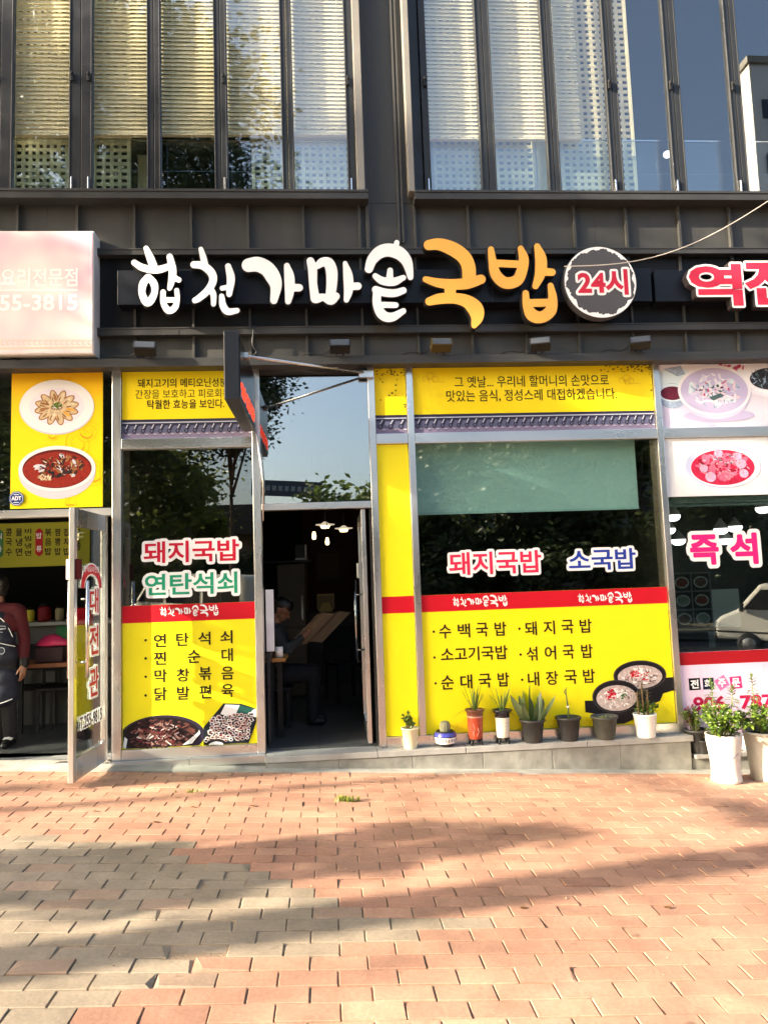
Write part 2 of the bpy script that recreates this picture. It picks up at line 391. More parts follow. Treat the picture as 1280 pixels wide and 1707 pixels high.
# pillar between the bays, recessed
b = MB(); b.box(0.44, 0.84, YC-0.004, YC+0.12, 5.098, ZW1); b.box(0.405, 0.44, YC-0.03, YC-0.005, Z_B1t, ZW1); b.box(0.845, 0.868, YC-0.03, YC-0.005, Z_B1t, ZW1)
for xx in (0.70, 0.735): b.box(xx, xx+0.02, YC-0.03, YC-0.0045, 4.70+0.01, ZW1)
b.build('pillar', M_CLAD, bld, bevel=0.003)
M_TRIMW = mat('pale_trim', rgb(128, 125, 118), 0.42, noise=0.06, nscale=4)
b = MB(); b.box(0.335, 0.405, YC-0.115, -0.02, ZS1+0.013, ZW1); b.build('window_surround', M_TRIMW, bld, bevel=0.004)
b = MB(); b.box(0.80, 0.855, YC-0.13, -0.02, ZS1+0.013, ZW1); b.build('window_surround', M_TRIMW, bld, bevel=0.004)
b = MB(); b.box(0.8555, 0.955, YC-0.02, 0.0, ZS1+0.013, ZW1); b.build('window_surround', M_SASH, bld, bevel=0.004)
ZP0, ZP1 = 5.20, 8.45
panesL = [(20, 115), (154, 246), (269, 359), (381, 472), (492, 581)]
panesR = [(720, 804), (829, 916), (936, 1021), (1041, 1124), (1146, 1229), (1249, 1334)]
handles = {0: 'R', 1: 'L', 3: 'L', 4: 'R', 5: 'L', 7: 'R', 8: 'R', 9: 'R'}
PX = []
def window(x0, x1, xl_, xr_, hs):
    """opening sash: pane x0..x1, frame out to xl_..xr_"""
    f = MB()
    yf, yb = YS, -0.062
    f.box(xl_+0.003, x0, yf, yb, ZS1+0.014, ZW1); f.box(x1, xr_-0.003, yf, yb, ZS1+0.014, ZW1)
    f.box(x0+0.0005, x1-0.0005, yf, yb, ZS1+0.014, ZP0); f.box(x0+0.0005, x1-0.0005, yf, yb, ZP1, ZW1)
    for xa, xb in ((x0-0.013, x0-0.001), (x1+0.001, x1+0.013)): f.box(xa, xb, yf-0.007, yf-0.0005, ZP0-0.01, ZP1)
    w = f.build('window', M_SASH, bld, bevel=0.003)
    g = MB(); g.box(x0-0.004, x1+0.004, -0.092, -0.086, ZP0-0.004, ZP1+0.004); g.build('pane', M_GLASSU, w)
    if hs:
        xx = x1+0.028 if hs == 'R' else x0-0.028
        h = MB(); h.box(xx-0.012, xx+0.012, yf-0.028, yf-0.0075, 6.20, 6.29); h.box(xx-0.009, xx+0.009, yf-0.04, yf-0.0285, 6.255, 6.285); h.build('handle', M_BLACK, w, bevel=0.003)
        h = MB(); h.box(xx-0.006, xx+0.006, yf-0.02, yf-0.0075, 5.16, 5.30); h.build('hinge', M_CHROME, w, bevel=0.002)
    return w
xsL = [(at(a, 320, YS)[0], at(b_, 320, YS)[0]) for a, b_ in panesL]; xsR = [(at(a, 320, YS)[0], at(b_, 320, YS)[0]) for a, b_ in panesR]
xsL = [(xsL[0][0]-0.69-0.5*k+0.5, xsL[0][0]-0.19-0.5*k+0.5) for k in (2, 1)]+xsL if False else xsL
def bay(xs, first, last, off):
    for i, (a, b_) in enumerate(xs):
        l = first if i == 0 else (xs[i-1][1]+a)/2; r = last if i == len(xs)-1 else (b_+xs[i+1][0])/2
        window(a, b_, l, r, handles.get(i+off))
bay(xsL, xsL[0][0]-0.11, 0.333, 0)
bay(xsR, 0.957, xsR[-1][1]+0.1, 5)
xx = xsL[0][0]-0.11
window(xx-0.62, xx-0.10, xx-0.72, xx, 'R')
b = MB(); b.box(XL, xx-0.722, YC-0.05, 0.0, ZS1+0.014, ZW1); b.box(xsR[-1][1]+0.102, XR, YC-0.05, 0.0, ZS1+0.014, ZW1); b.box(XL, XR, YC-0.06, 0.06, ZW1+0.002, 13.0); b.build('cladding', M_CLAD, bld)
b = MB(); b.box(XL, XR, 0.06, 7.0, 13.002, 13.2); b.build('roof', M_DARK, bld)
# rooms upstairs
up = MB(); up.box(XL, XR, 0.062, 6.0, 3.75, 3.95); up.box(XL, XR, 0.062, 6.0, ZW1+0.3, ZW1+0.5); up.box(XL, XR, 6.0, 6.2, 3.951, ZW1+0.299); up.box(XL-0.2, XL, 0.0, 6.2, 3.64, 13.0); up.box(XR, XR+0.2, 0.0, 6.2, 3.64, 13.0)
up.box(0.55, 0.75, 0.062, 5.9, 3.951, ZW1+0.299)
o = up.build('upper_room_wall', mat('dark_room', rgb(70, 66, 60), 0.8)); tag(o, kind='structure')
# safety glass inside
for x0, x1, px, lb in ((-3.3, 0.33, 300, 'left'), (0.96, 4.9, 1000, 'right')):
    g = root('glass_balustrade', ((x0+x1)/2, 0.036, 3.96), 'low clear glass safety rail standing inside the %s upstairs windows' % lb, 'glass rail', 'glass rails inside the upstairs windows')
    m = MB(); m.box(x0, x1, 0.03, 0.042, 3.96, at(px, 232, 0.0)[2]); m.build('pane', M_GUARD, g)
    m = MB(); m.box(x0, x1, 0.026, 0.046, at(px, 232, 0.0)[2]+0.001, at(px, 232, 0.0)[2]+0.012); m.build('rail', M_CHROME, g)
# blinds ------------------------------------------------------------
def blind(x0, x1, zb, label, tilt=69, seed=0):
    r = random.Random(seed); yb = -0.022
    bo = root('venetian_blind', ((x0+x1)/2, yb, zb), label, 'blind', 'wooden venetian blinds in the upstairs windows')
    m = MB(); z = zb+0.05; n = 0; t = math.radians(tilt)
    while z < 7.9:
        w = 0.024; j = r.uniform(-0.0012, 0.0012); k = r.uniform(-0.04, 0.04)
        dy, dz = w*math.cos(t+k), w*math.sin(t+k); th = 0.0013
        m.add([(x0, yb-dy, z+j-dz), (x1, yb-dy, z+j*0.3-dz), (x1, yb+dy, z+j*0.3+dz), (x0, yb+dy, z+j+dz), (x0, yb-dy, z+j-dz+2*th), (x1, yb-dy, z+j*0.3-dz+2*th), (x1, yb+dy, z+j*0.3+dz+2*th), (x0, yb+dy, z+j+dz+2*th)],
              [(3, 2, 1, 0), (4, 5, 6, 7), (0, 1, 5, 4), (2, 3, 7, 6), (1, 2, 6, 5), (3, 0, 4, 7)])
        z += 0.0405
    m.build('slats', M_BLIND, bo)
    m = MB(); m.box(x0, x1, yb-0.022, yb+0.022, zb, zb+0.016); m.build('bottom_rail', M_BLIND, bo, bevel=0.003)
    for f in (0.25, 0.78):
        m = MB(); x = x0+(x1-x0)*f; m.box(x-0.002, x+0.002, yb-0.0275, yb-0.025, zb, 7.9); m.build('cord', M_BLIND, bo)
names = ['far left window', 'second window from the left, above the pink sign', 'third window from the left, over the black gap', 'fourth window from the left', 'window just left of the bare pillar']
for i, (a, b_) in enumerate(panesL):
    xa, xb = at(a-5, 225, -.022)[0], at(b_+8, 225, -.022)[0]
    blind(xa, xb, at((a+b_)/2, 227, -.022)[2], 'sunlit slatted blind in the '+names[i], seed=i)
for i, (a, b_) in enumerate(((712, 806), (822, 910), (927, 968))):
    blind(at(a, 225, -.022)[0], at(b_, 225, -.022)[0], at((a+b_)/2, 234, -.022)[2], ['pale slatted blind in the window just right of the bare pillar', 'slatted blind in the second window right of the bare pillar', 'narrow slatted blind beside the bare lattice screen'][i], seed=10+i)
# lattice screens ---------------------------------------------------
def lattice(px0, px1, label, Y=0.12, posts=True):
    x0, x1 = at(px0, 280, Y)[0], at(px1, 280, Y)[0]; r = root('lattice_screen', ((x0+x1)/2, Y, 3.96), label, 'lattice screen', 'wooden lattice screens behind the upstairs windows')
    m = MB(); p = 0.066; n = max(2, round((x1-x0-0.06)/p)); p = (x1-x0-0.06)/n
    for k in range(1, n): x = x0+0.03+k*p; m.box(x-0.016, x+0.016, Y-0.006, Y+0.006, 3.99, 8.0)
    z = 4.05
    while z < 7.95: m.box(x0+0.03, x1-0.03, Y-0.0075, Y+0.004, z-0.016, z+0.016); z += 0.066
    m.build('slats', M_LATT, r)
    f = MB(); f.box(x0, x0+0.034, Y-0.015, Y+0.015, 3.96, 8.1); f.box(x1-0.034, x1, Y-0.015, Y+0.015, 3.96, 8.1); f.box(x0+0.035, x1-0.035, Y-0.015, Y+0.015, 3.96, 3.99); f.build('frame', M_LATT, r, bevel=0.003)
lattice(22, 116, 'wooden lattice screen showing under the far left blind'); lattice(155, 219, 'narrow wooden lattice screen above the pink sign, beside a dark gap')
lattice(420, 487, 'lattice screen half hidden by tree reflections in the fourth window'); lattice(489, 592, 'lattice screen behind the last window before the bare pillar')
lattice(722, 812, 'pale lattice screen under the blind just right of the bare pillar'); lattice(826, 893, 'lattice screen beside the solid yellow post')
lattice(935, 1060, 'tall lattice screen left uncovered beside the narrow blind', Y=0.14)
m = MB(); xa = at(895, 280, 0.12)[0]; m.box(xa, xa+0.10, 0.10, 0.16, 3.96, 8.1); o = m.build('timber_post', M_LATT, bevel=0.004); tag(o, 'solid pale yellow timber post between two lattice screens', 'post')
m = MB(); xa = at(230, 280, 0.4)[0]; m.box(xa, xa+0.09, 0.4, 0.46, 3.96, at(236, 258, 0.4)[2]); o = m.build('timber_post', M_LATT, bevel=0.004); tag(o, 'short timber post in the dark gap beside the narrow lattice', 'post')
# ceiling lamp in the right room
lp = root('ceiling_lamp', (at(1112, 258, 2.5)[0], 2.5, at(1112, 258, 2.5)[2]), 'small round lamp glowing behind the right upstairs window', 'lamp'); p0 = ORG[lp]
m = MB(); m.lathe([(0.0, -0.03), (0.04, -0.026), (0.055, 0.0), (0.05, 0.03)], p0, 20); m.build('lamp_shade', mat('lamp_glow', (1, .95, .85), emit=(1, .95, .85), estr=0.8), lp)
m = MB(); m.tube([p0+np.array([0, 0, 0.03]), (p0[0], p0[1], 8.89)], 0.006); m.build('cord', M_BLACK, lp)

# ================================================================== shopfronts
FB = 0.262                                      # underside of the frames
sf = root('shopfront', (0.6, 0, 0.215), 'soup restaurant front of stainless mullions, wide glass and a doorway standing open', 'shopfront')
def mull(x0, x1, z0, z1, parent, y0=-0.035, y1=0.06):
    m = MB(); m.box(x0, x1, y0, y1, z0, z1); return m.build('mullion', M_STEEL, parent, bevel=0.004)
def rail(x0, x1, z0, z1, parent, y0=-0.032, y1=0.05):
    m = MB(); m.box(x0, x1, y0, y1, z0, z1); return m.build('rail', M_STEELH, parent, bevel=0.004)
def pane(x0, x1, z0, z1, parent, y=0.0, mt=None, name='pane'):
    m = MB(); m.box(x0-0.006, x1+0.006, y, y+0.008, z0-0.006, z1+0.006); return m.build(name, mt or M_GLASS, parent)
ZT = 3.584
X0a, X0b = -1.868, -1.792; X1a, X1b = -0.662, -0.592; X2a, X2b = 0.377, 0.437; X3a, X3b = 0.726, 0.785; X4a, X4b = 3.026, 3.085
for a, b_ in ((X0a, X0b), (X1a, X1b), (X2a, X2b), (X3a, X3b), (X4a, X4b)): mull(a, b_, 0.2165, ZT, sf)
ZR0, ZR1 = 2.862, 2.955
for a, b_ in ((X0b, X1a), (X2b, X3a), (X3b, X4a)): rail(a+0.001, b_-0.001, ZR0, ZR1, sf); rail(a+0.001, b_-0.001, 0.2165, 0.30, sf); rail(a+0.001, b_-0.001, ZT-0.012, ZT, sf)
rail(X1b+0.001, X2a-0.001, 2.292, 2.352, sf); rail(X1b+0.001, X2a-0.001, ZT-0.02, ZT, sf)
for a, b_ in ((X0b, X1a), (X2b, X3a), (X3b, X4a)):
    pane(a, b_, ZR1, ZT-0.012, sf); pane(a, b_, 0.30, ZR0, sf)
pane(X1b, X2a, 2.352, ZT-0.02, sf, mt=M_GLASST)
# dark inner frames seen in the glass edge
m = MB(); m.box(X0b+0.03, X0b+0.05, 0.05, 0.075, 1.5, ZR0); m.box(X0b+0.002, X0b+0.03, 0.055, 0.07, 1.5, ZR0)
m.build('inner_frame', mat('brown_frame', rgb(70, 50, 36), 0.5), sf)
m = MB(); m.box(X4a-0.055, X4a-0.002, 0.012, 0.03, 0.3, ZR0); m.build('inner_frame', mat('bronze_frame', rgb(96, 84, 66), 0.5), sf)
# open door leaf of the restaurant, swung inwards on the right jamb
dz0, dz1 = 0.245, 2.286
xh = X2a-0.045
d = MB(); ya, yb = 0.02, 0.90
dxr = 0.012
d.box(xh-0.05, xh-0.012, ya, ya+0.07, dz0, dz1); d.box(xh-0.05, xh-0.012, yb-0.07, yb, dz0, dz1); d.box(xh-0.05, xh-0.012, ya+0.071, yb-0.071, dz0, dz0+0.12); d.box(xh-0.05, xh-0.012, ya+0.071, yb-0.071, dz1-0.10, dz1)
door = d.build('door', M_STEEL, sf, bevel=0.003)
d = MB(); d.box(xh-0.034, xh-0.027, ya+0.06, yb-0.06, dz0+0.11, dz1-0.09); d.build('pane', M_GLASS, door)
hx = xh-0.10
for sx in (-1,):
    d = MB(); d.tube([(hx, 0.80, 0.86), (hx, 0.80, 1.66)], 0.014, 12)
    for z in (0.98, 1.52): d.tube([(hx, 0.80, z), (xh-0.03, 0.80, z)], 0.008, 8)
    d.build('pull_handle', M_CHROME, door)
d = MB(); d.box(xh-0.075, xh-0.0505, yb-0.09, yb-0.02, 1.68, 1.83); d.build('lock', M_WHITE, door, bevel=0.006)
m = MB(); m.box(X2a-0.022, X2a-0.002, -0.01, 0.05, dz0, 2.29); m.build('door_jamb', M_RUBBER, sf)

# ---- left shopfront
lf = root('left_shopfront', (-3.2, 0, 0.2), 'neighbouring eatery front at the left with a glass door swung out over the bricks', 'shopfront')
rail(-5.6, X0a-0.002, 2.285, 2.352, lf); rail(-5.6, X0a-0.002, ZT-0.012, ZT, lf)
for x in (-3.62, -5.6): mull(x, x+0.07, 0.2165, ZT, lf)
pane(-3.55, X0a, 2.352, ZT-0.012, lf)
pane(-5.5, -3.62, 0.25, 2.285, lf)
dx, dy0, dy1 = -1.915, -0.075, -0.80            # outward leaf, nearly square to the front
ang = math.radians(2.5)
DM = Matrix.Translation((dx, -0.06, 0)) @ Matrix.Rotation(-ang, 4, 'Z')
d = MB(); W_ = 0.74
def bxl(mb, y0, y1, z0, z1, x0=-0.02, x1=0.02, mi=0): mb.box(x0, x1, -y1, -y0, z0, z1, mi, M=DM)
bxl(d, 0.0, 0.055, 0.235, 2.275); bxl(d, W_-0.06, W_, 0.235, 2.275); bxl(d, 0.0555, W_-0.0605, 0.235, 0.40); bxl(d, 0.0555, W_-0.0605, 2.14, 2.275)
ldoor = d.build('door', M_STEEL, lf, bevel=0.003)
d = MB(); bxl(d, 0.05, W_-0.055, 0.39, 2.15, -0.004, 0.004); d.build('pane', M_GLASS, ldoor)
d = MB()
for s in (-1, 1):
    p0, p1 = (s*0.07, -(W_-0.14), 0.98), (s*0.07, -(W_-0.14), 1.72)
    d.tube([DM @ Vector(p0), DM @ Vector(p1)], 0.014, 12)
    for z in (1.10, 1.58): d.tube([DM @ Vector((s*0.07, -(W_-0.14), z)), DM @ Vector((s*0.018, -(W_-0.14), z))], 0.009, 8)
d.build('pull_handle', M_CHROME, ldoor)
d = MB(); bxl(d, W_-0.075, W_-0.015, 1.73, 1.885, -0.05, -0.0205); d.build('lock', M_WHITE, ldoor, bevel=0.006)
d = MB(); bxl(d, W_-0.075, W_-0.015, 1.73, 1.885, 0.0205, 0.05); d.build('lock', ink(90, 20, 30), ldoor, bevel=0.006)
d = MB(); 
for z in (0.24,): d.lathe([(0.0, 0), (0.022, 0), (0.022, 0.04), (0.0, 0.045)], (dx+0.0, -0.052, 0.215), 14)
d.build('pivot', M_CHROME, ldoor)
# lettering on the door glass (read from its right face)
def door_text(rows, grow, back, front, nm):
    mb = MB(); tmp = MB()
    for body, y0, y1, z0, z1, off in rows:
        put_outline(tmp, body, (y0, y1, z0, z1), 0.0065, grow, 0, off)
        put_text(tmp, body, (y0, y1, z0, z1), 0.0075, 1, off)
    # tmp lies in XZ with depth Y; turn it onto the +X face of the leaf: X -> along the leaf, seen from +X reading left to right goes towards the hinge
    mb.v = [tuple(DM @ Vector((yy, -(W_-x), z))) for x, yy, z in tmp.v]; mb.f = tmp.f; mb.m = tmp.m; mb.sm = tmp.sm
    return mb.build(nm, [back, front], ldoor)
door_text([('대', 0.36, 0.56, 1.46, 1.66, 0.02), ('전', 0.36, 0.56, 1.13, 1.36, 0.02), ('관', 0.36, 0.56, 0.80, 1.03, 0.02)], 0.018, INKWHT, ink(200, 40, 45), 'lettering')
door_text([('T.255-9815', 0.16, 0.64, 0.585, 0.68, 0.01)], 0.010, INKWHT, ink(60, 40, 40), 'phone_lettering')
rb = MB(); tmp = MB()
arc = [(0.40+0.20*math.cos(a), 1.70+0.16*math.sin(a)) for a in np.linspace(math.pi*1.0, 0, 18)]
arc2 = [(0.40+0.13*math.cos(a), 1.68+0.10*math.sin(a)) for a in np.linspace(0, math.pi*1.0, 18)]
for g, yy, mi in ((0.0, 0.0065, 0), (0.012, 0.0072, 1)):
    o1 = [(0.40+(0.24-g)*math.cos(a), 1.665+(0.20-g)*math.sin(a)) for a in np.linspace(math.pi*1.0, 0, 18)]
    o2 = [(0.40+(0.15+g)*math.cos(a), 1.665+(0.10+g)*math.sin(a)) for a in np.linspace(0, math.pi*1.0, 18)]
    for i in range(17): tmp.flat([o2[17-i], o2[16-i], o1[i+1], o1[i]][::-1], yy, mi)
put_text(tmp, '중식요리전문', (0.23, 0.57, 1.79, 1.84), 0.008, 0, 0.01)
rb.v = [tuple(DM @ Vector((yy, -(W_-x), z))) for x, yy, z in tmp.v]; rb.f = tmp.f; rb.m = tmp.m; rb.sm = tmp.sm
rb.build('ribbon_emblem', [INKWHT, ink(205, 45, 55)], ldoor)

# ---- right shopfront
rf = root('right_shopfront', (4.6, 0, 0.05), 'neighbouring eatery front at the right edge with food posters over dark glass', 'shopfront')
rail(X4b+0.002, 7.0, ZR0, ZR1, rf); rail(X4b+0.002, 7.0, ZT-0.012, ZT, rf); rail(X4b+0.002, 7.0, 0.06, 0.14, rf)
pane(X4b, 7.0, ZR1, ZT-0.012, rf); pane(X4b, 7.0, 0.14, ZR0, rf); mull(7.0, 7.07, 0.0, ZT, rf)
m = MB(); m.box(X4b+0.004, 6.9, 0.03, 0.10, at(1190, 838, 0.03)[2], at(1190, 827, 0.03)[2]); m.box(X4b+0.004, 6.9, 0.03, 0.06, at(1190, 838, 0.03)[2]-0.03, at(1190, 838, 0.03)[2]-0.008); m.build('blind_case', mat('green_case', rgb(70, 88, 82), 0.5), rf)

# ================================================================== plinth, steps, kerb strip
pl = root('stone_plinth', (0.6, -0.1, 0.0), 'grey stone plinth stepping along under the restaurant windows', 'plinth')
def hexslope(mb, x0, x1, y0, y1, zt, sink=0.03, mi=0):   # block with a level top and a foot that follows the pavement
    a, b_ = gz(x0)-sink, gz(x1)-sink
    mb.add([(x0, y0, a), (x1, y0, b_), (x1, y1, b_), (x0, y1, a), (x0, y0, zt), (x1, y0, zt), (x1, y1, zt), (x0, y1, zt)], [(0, 3, 2, 1), (4, 5, 6, 7), (0, 1, 5, 4), (1, 2, 6, 5), (2, 3, 7, 6), (3, 0, 4, 7)], mi)
ZP = 0.2145; ZC_ = 0.166
tj = [-0.585, 0.03, 0.645, 1.245, 1.845, 2.44, 3.07]
m = MB(); g = MB()
for i in range(len(tj)-1): hexslope(m, tj[i]+0.004, tj[i+1]-0.004, -0.168, -0.02, ZC_-0.002)
m.build('facing', M_STONE, pl, bevel=0.003)
m = MB(); hexslope(m, -0.58, 3.065, -0.160, -0.03, ZC_-0.006); m.build('grout', M_GROUT, pl)
m = MB()
for a, b_ in ((-0.585, 0.35), (0.354, 1.10), (1.104, 2.15), (2.154, 3.09)): m.box(a, b_, -0.178, 0.06, ZC_, ZP)
m.build('coping', M_COPE, pl, bevel=0.004)
m = MB()
for a, b_ in ((-1.87, -1.22), (-1.216, -0.59)): m.box(a, b_, -0.10, 0.06, 0.155, 0.2155)
m.build('coping', M_STEELH, pl, bevel=0.003)
m = MB(); hexslope(m, -1.87, -0.59, -0.085, 0.05, 0.153); m.build('facing', M_STONE, pl)
# steel foot strip behind the pots
m = MB(); m.box(X2b+0.002, X4a-0.002, -0.045, -0.0335, ZP+0.001, 0.298); m.build('foot_strip', M_STEELH, pl)
# left threshold
ls = root('door_step', (-3.7, -0.1, 0.2), 'worn concrete threshold in front of the left eatery doorway', 'step')
m = MB(); hexslope(m, -5.6, -1.875, -0.06, 0.30, 0.214); m.build('tread', mat('dark_threshold', rgb(118, 122, 122), 0.6, noise=0.15, nscale=8, bump=0.1), ls, bevel=0.004)
m = MB(); m.box(-5.6, -1.875, -0.062, 0.02, 0.2145, 0.226); m.box(-5.6, -1.875, 0.09, 0.11, 0.2145, 0.222); m.build('door_track', M_STEELH, ls)
# right lower ledge
rs = root('stone_ledge', (4.6, -0.15, 0.0), 'lower grey stone ledge under the right eatery carrying small pots', 'ledge')
m = MB(); hexslope(m, 3.075, 7.0, -0.155, 0.055, 0.018); m.build('facing', M_STONE, rs); m = MB(); m.box(3.095, 7.0, -0.19, 0.058, 0.0185, 0.052); m.build('coping', M_COPE, rs, bevel=0.004)
# pale strip between wall and bricks
m = MB(); xs_ = np.linspace(-6, 7, 40); r_ = random.Random(3)
for i in range(39):
    a, b_ = xs_[i], xs_[i+1]
    ya, yb_ = -0.285+0.012*math.sin(a*3.1)+0.01*math.sin(a*7), -0.285+0.012*math.sin(b_*3.1)+0.01*math.sin(b_*7)
    m.add([(a, ya, gz(a)+0.004), (b_, yb_, gz(b_)+0.004), (b_, 0.05, gz(b_)+0.012), (a, 0.05, gz(a)+0.012), (a, ya, gz(a)-0.05), (b_, yb_, gz(b_)-0.05)], [(0, 1, 2, 3), (4, 5, 1, 0)])
o = m.build('kerb_strip', M_CONC); tag(o, kind='structure')

# ================================================================== brick pavement
BM = bpy.data.materials.new('paving_brick'); BM.use_nodes = True; nt = BM.node_tree; pb = nt.nodes['Principled BSDF']
va = nt.nodes.new('ShaderNodeAttribute'); va.attribute_name = 'tint'
tc = nt.nodes.new('ShaderNodeTexCoord')
n1 = nt.nodes.new('ShaderNodeTexNoise'); n1.inputs['Scale'].default_value = 3.0; n1.inputs['Detail'].default_value = 9; n1.inputs['Roughness'].default_value = 0.65
n2 = nt.nodes.new('ShaderNodeTexNoise'); n2.inputs['Scale'].default_value = 60; n2.inputs['Detail'].default_value = 6
for n in (n1, n2): nt.links.new(tc.outputs['Object'], n.inputs['Vector'])
r1 = nt.nodes.new('ShaderNodeMapRange'); r1.inputs[1].default_value = 0.3; r1.inputs[2].default_value = 0.7; r1.inputs[3].default_value = 0.70; r1.inputs[4].default_value = 1.18
r2 = nt.nodes.new('ShaderNodeMapRange'); r2.inputs[1].default_value = 0.3; r2.inputs[2].default_value = 0.7; r2.inputs[3].default_value = 0.88; r2.inputs[4].default_value = 1.10
nt.links.new(n1.outputs[0], r1.inputs[0]); nt.links.new(n2.outputs[0], r2.inputs[0])
mm = nt.nodes.new('ShaderNodeMath'); mm.operation = 'MULTIPLY'; nt.links.new(r1.outputs[0], mm.inputs[0]); nt.links.new(r2.outputs[0], mm.inputs[1])
sc_ = nt.nodes.new('ShaderNodeVectorMath'); sc_.operation = 'SCALE'; nt.links.new(va.outputs['Color'], sc_.inputs[0]); nt.links.new(mm.outputs[0], sc_.inputs['Scale'])
# mortar smears: pale dusty patches
n3 = nt.nodes.new('ShaderNodeTexNoise'); n3.inputs['Scale'].default_value = 1.7; n3.inputs['Detail'].default_value = 10; n3.inputs['Roughness'].default_value = 0.7
nt.links.new(tc.outputs['Object'], n3.inputs['Vector'])
r3 = nt.nodes.new('ShaderNodeMapRange'); r3.inputs[1].default_value = 0.60; r3.inputs[2].default_value = 0.78; r3.inputs[4].default_value = 0.55; nt.links.new(n3.outputs[0], r3.inputs[0])
mxc = nt.nodes.new('ShaderNodeMix'); mxc.data_type = 'RGBA'; nt.links.new(r3.outputs[0], mxc.inputs[0]); nt.links.new(sc_.outputs[0], mxc.inputs[6]); mxc.inputs[7].default_value = (0.42, 0.36, 0.28, 1)
vo = nt.nodes.new('ShaderNodeTexVoronoi'); vo.inputs['Scale'].default_value = 2.6; nt.links.new(tc.outputs['Object'], vo.inputs['Vector'])
wob = nt.nodes.new('ShaderNodeMath'); wob.operation = 'MULTIPLY_ADD'; nt.links.new(n2.outputs[0], wob.inputs[0]); wob.inputs[1].default_value = 0.05; nt.links.new(vo.outputs['Distance'], wob.inputs[2])
rs_ = nt.nodes.new('ShaderNodeMapRange'); rs_.inputs[1].default_value = 0.075; rs_.inputs[2].default_value = 0.10; rs_.inputs[3].default_value = 0.62; rs_.inputs[4].default_value = 1.0; nt.links.new(wob.outputs[0], rs_.inputs[0])
n4 = nt.nodes.new('ShaderNodeTexNoise'); n4.inputs['Scale'].default_value = 0.9; n4.inputs['Detail'].default_value = 8; nt.links.new(tc.outputs['Object'], n4.inputs['Vector'])
r4 = nt.nodes.new('ShaderNodeMapRange'); r4.inputs[1].default_value = 0.35; r4.inputs[2].default_value = 0.62; r4.inputs[3].default_value = 0.80; r4.inputs[4].default_value = 1.06; nt.links.new(n4.outputs[0], r4.inputs[0])
ms_ = nt.nodes.new('ShaderNodeMath'); ms_.operation = 'MULTIPLY'; nt.links.new(rs_.outputs[0], ms_.inputs[0]); nt.links.new(r4.outputs[0], ms_.inputs[1])
sg_ = nt.nodes.new('ShaderNodeVectorMath'); sg_.operation = 'SCALE'; nt.links.new(mxc.outputs[2], sg_.inputs[0]); nt.links.new(ms_.outputs[0], sg_.inputs['Scale'])
nt.links.new(sg_.outputs[0], pb.inputs['Base Color']); pb.inputs['Roughness'].default_value = 0.72
bp = nt.nodes.new('ShaderNodeBump'); bp.inputs['Strength'].default_value = 0.22; bp.inputs['Distance'].default_value = 0.006
nt.links.new(n2.outputs[0], bp.inputs['Height']); nt.links.new(bp.outputs[0], pb.inputs['Normal'])
r_ = random.Random(11)
def greyedge(y):
    return float(np.interp(-y, [1.65, 1.75, 1.9, 2.2, 2.6, 2.8, 2.9, 3.0, 3.1, 3.3, 3.6, 4, 6], [-9, -1.7, -1.0, -0.6, -0.3, 0.0, 0.5, 0.55, 0.2, -0.3, -0.8, -1.3, -1.5]))
V, Fc, T = [], [], []
BL, BW, J = 0.235, 0.117, 0.0065
row = 0; y = -0.288
while y > -7.3:
    x = -6.0 + (0.5*BL if row % 2 else 0.0)+r_.uniform(-0.006, 0.006)
    while x < 6.5:
        j = J+r_.uniform(-0.002, 0.003); hz = r_.gauss(0, 0.0016); tl = r_.gauss(0, 0.0012)
        xa, xb, ya, yb = x+j/2, x+BL-j/2, y-BW+J/2+r_.uniform(-0.0015, 0.0015), y-J/2+r_.uniform(-0.0015, 0.0015)
        if row == 0: yb = y+0.01
        bz = 0.0022; n0 = len(V)
        crn = [(xa, ya), (xb, ya), (xb, yb), (xa, yb)]; inn = [(xa+bz, ya+bz), (xb-bz, ya+bz), (xb-bz, yb-bz), (xa+bz, yb-bz)]
        dmg = math.hypot((xa+0.95)*0.6, ya+3.4) < 0.28 or math.hypot(xa+0.75, (ya+2.5)*2) < 0.3; chip = r_.random() < (0.75 if dmg else 0.05); hz += r_.gauss(0, 0.004) if dmg else 0; ci = r_.randrange(4)
        for k, (px, py) in enumerate(crn): V.append((px, py, gz(px)+hz-0.018))
        for k, (px, py) in enumerate(crn): V.append((px, py, gz(px)+hz-0.0025-(0.006 if chip and k == ci else 0)))
        for k, (px, py) in enumerate(inn):
            if chip and k == ci: px += (0.02 if k in (0, 3) else -0.02)*r_.random()*(2.5 if dmg else 1); py += (0.014 if k in (0, 1) else -0.014)*r_.random()*(2 if dmg else 1)
            V.append((px, py, gz(px)+hz+tl*(1 if k in (0, 1) else -1)))
        for k in range(4):
            k2 = (k+1) % 4; Fc.append((n0+k, n0+k2, n0+4+k2, n0+4+k)); Fc.append((n0+4+k, n0+4+k2, n0+8+k2, n0+8+k))
        Fc.append((n0+8, n0+9, n0+10, n0+11))
        xc = (xa+xb)/2; gr = xc < greyedge(y)+r_.gauss(0, 0.13)
        v_ = r_.gauss(1, 0.07)
        if gr:
            a = r_.random(); c3 = np.array([0.29, 0.235, 0.168])*(1-a*0.5)+np.array([0.26, 0.222, 0.165])*a*0.5
            if r_.random() < 0.12: c3 = np.array([0.31, 0.22, 0.155])
        else:
            a = r_.random(); c3 = np.array([0.37, 0.195, 0.13])*(1-a)+np.array([0.41, 0.235, 0.155])*a
            if r_.random() < 0.04: c3 = np.array([0.38, 0.21, 0.14])
        T.extend([tuple(c3*v_)+(1,)]*12)
        x += BL
    y -= BW; row += 1
me = bpy.data.meshes.new('brick_pavement'); me.from_pydata(V, [], Fc)
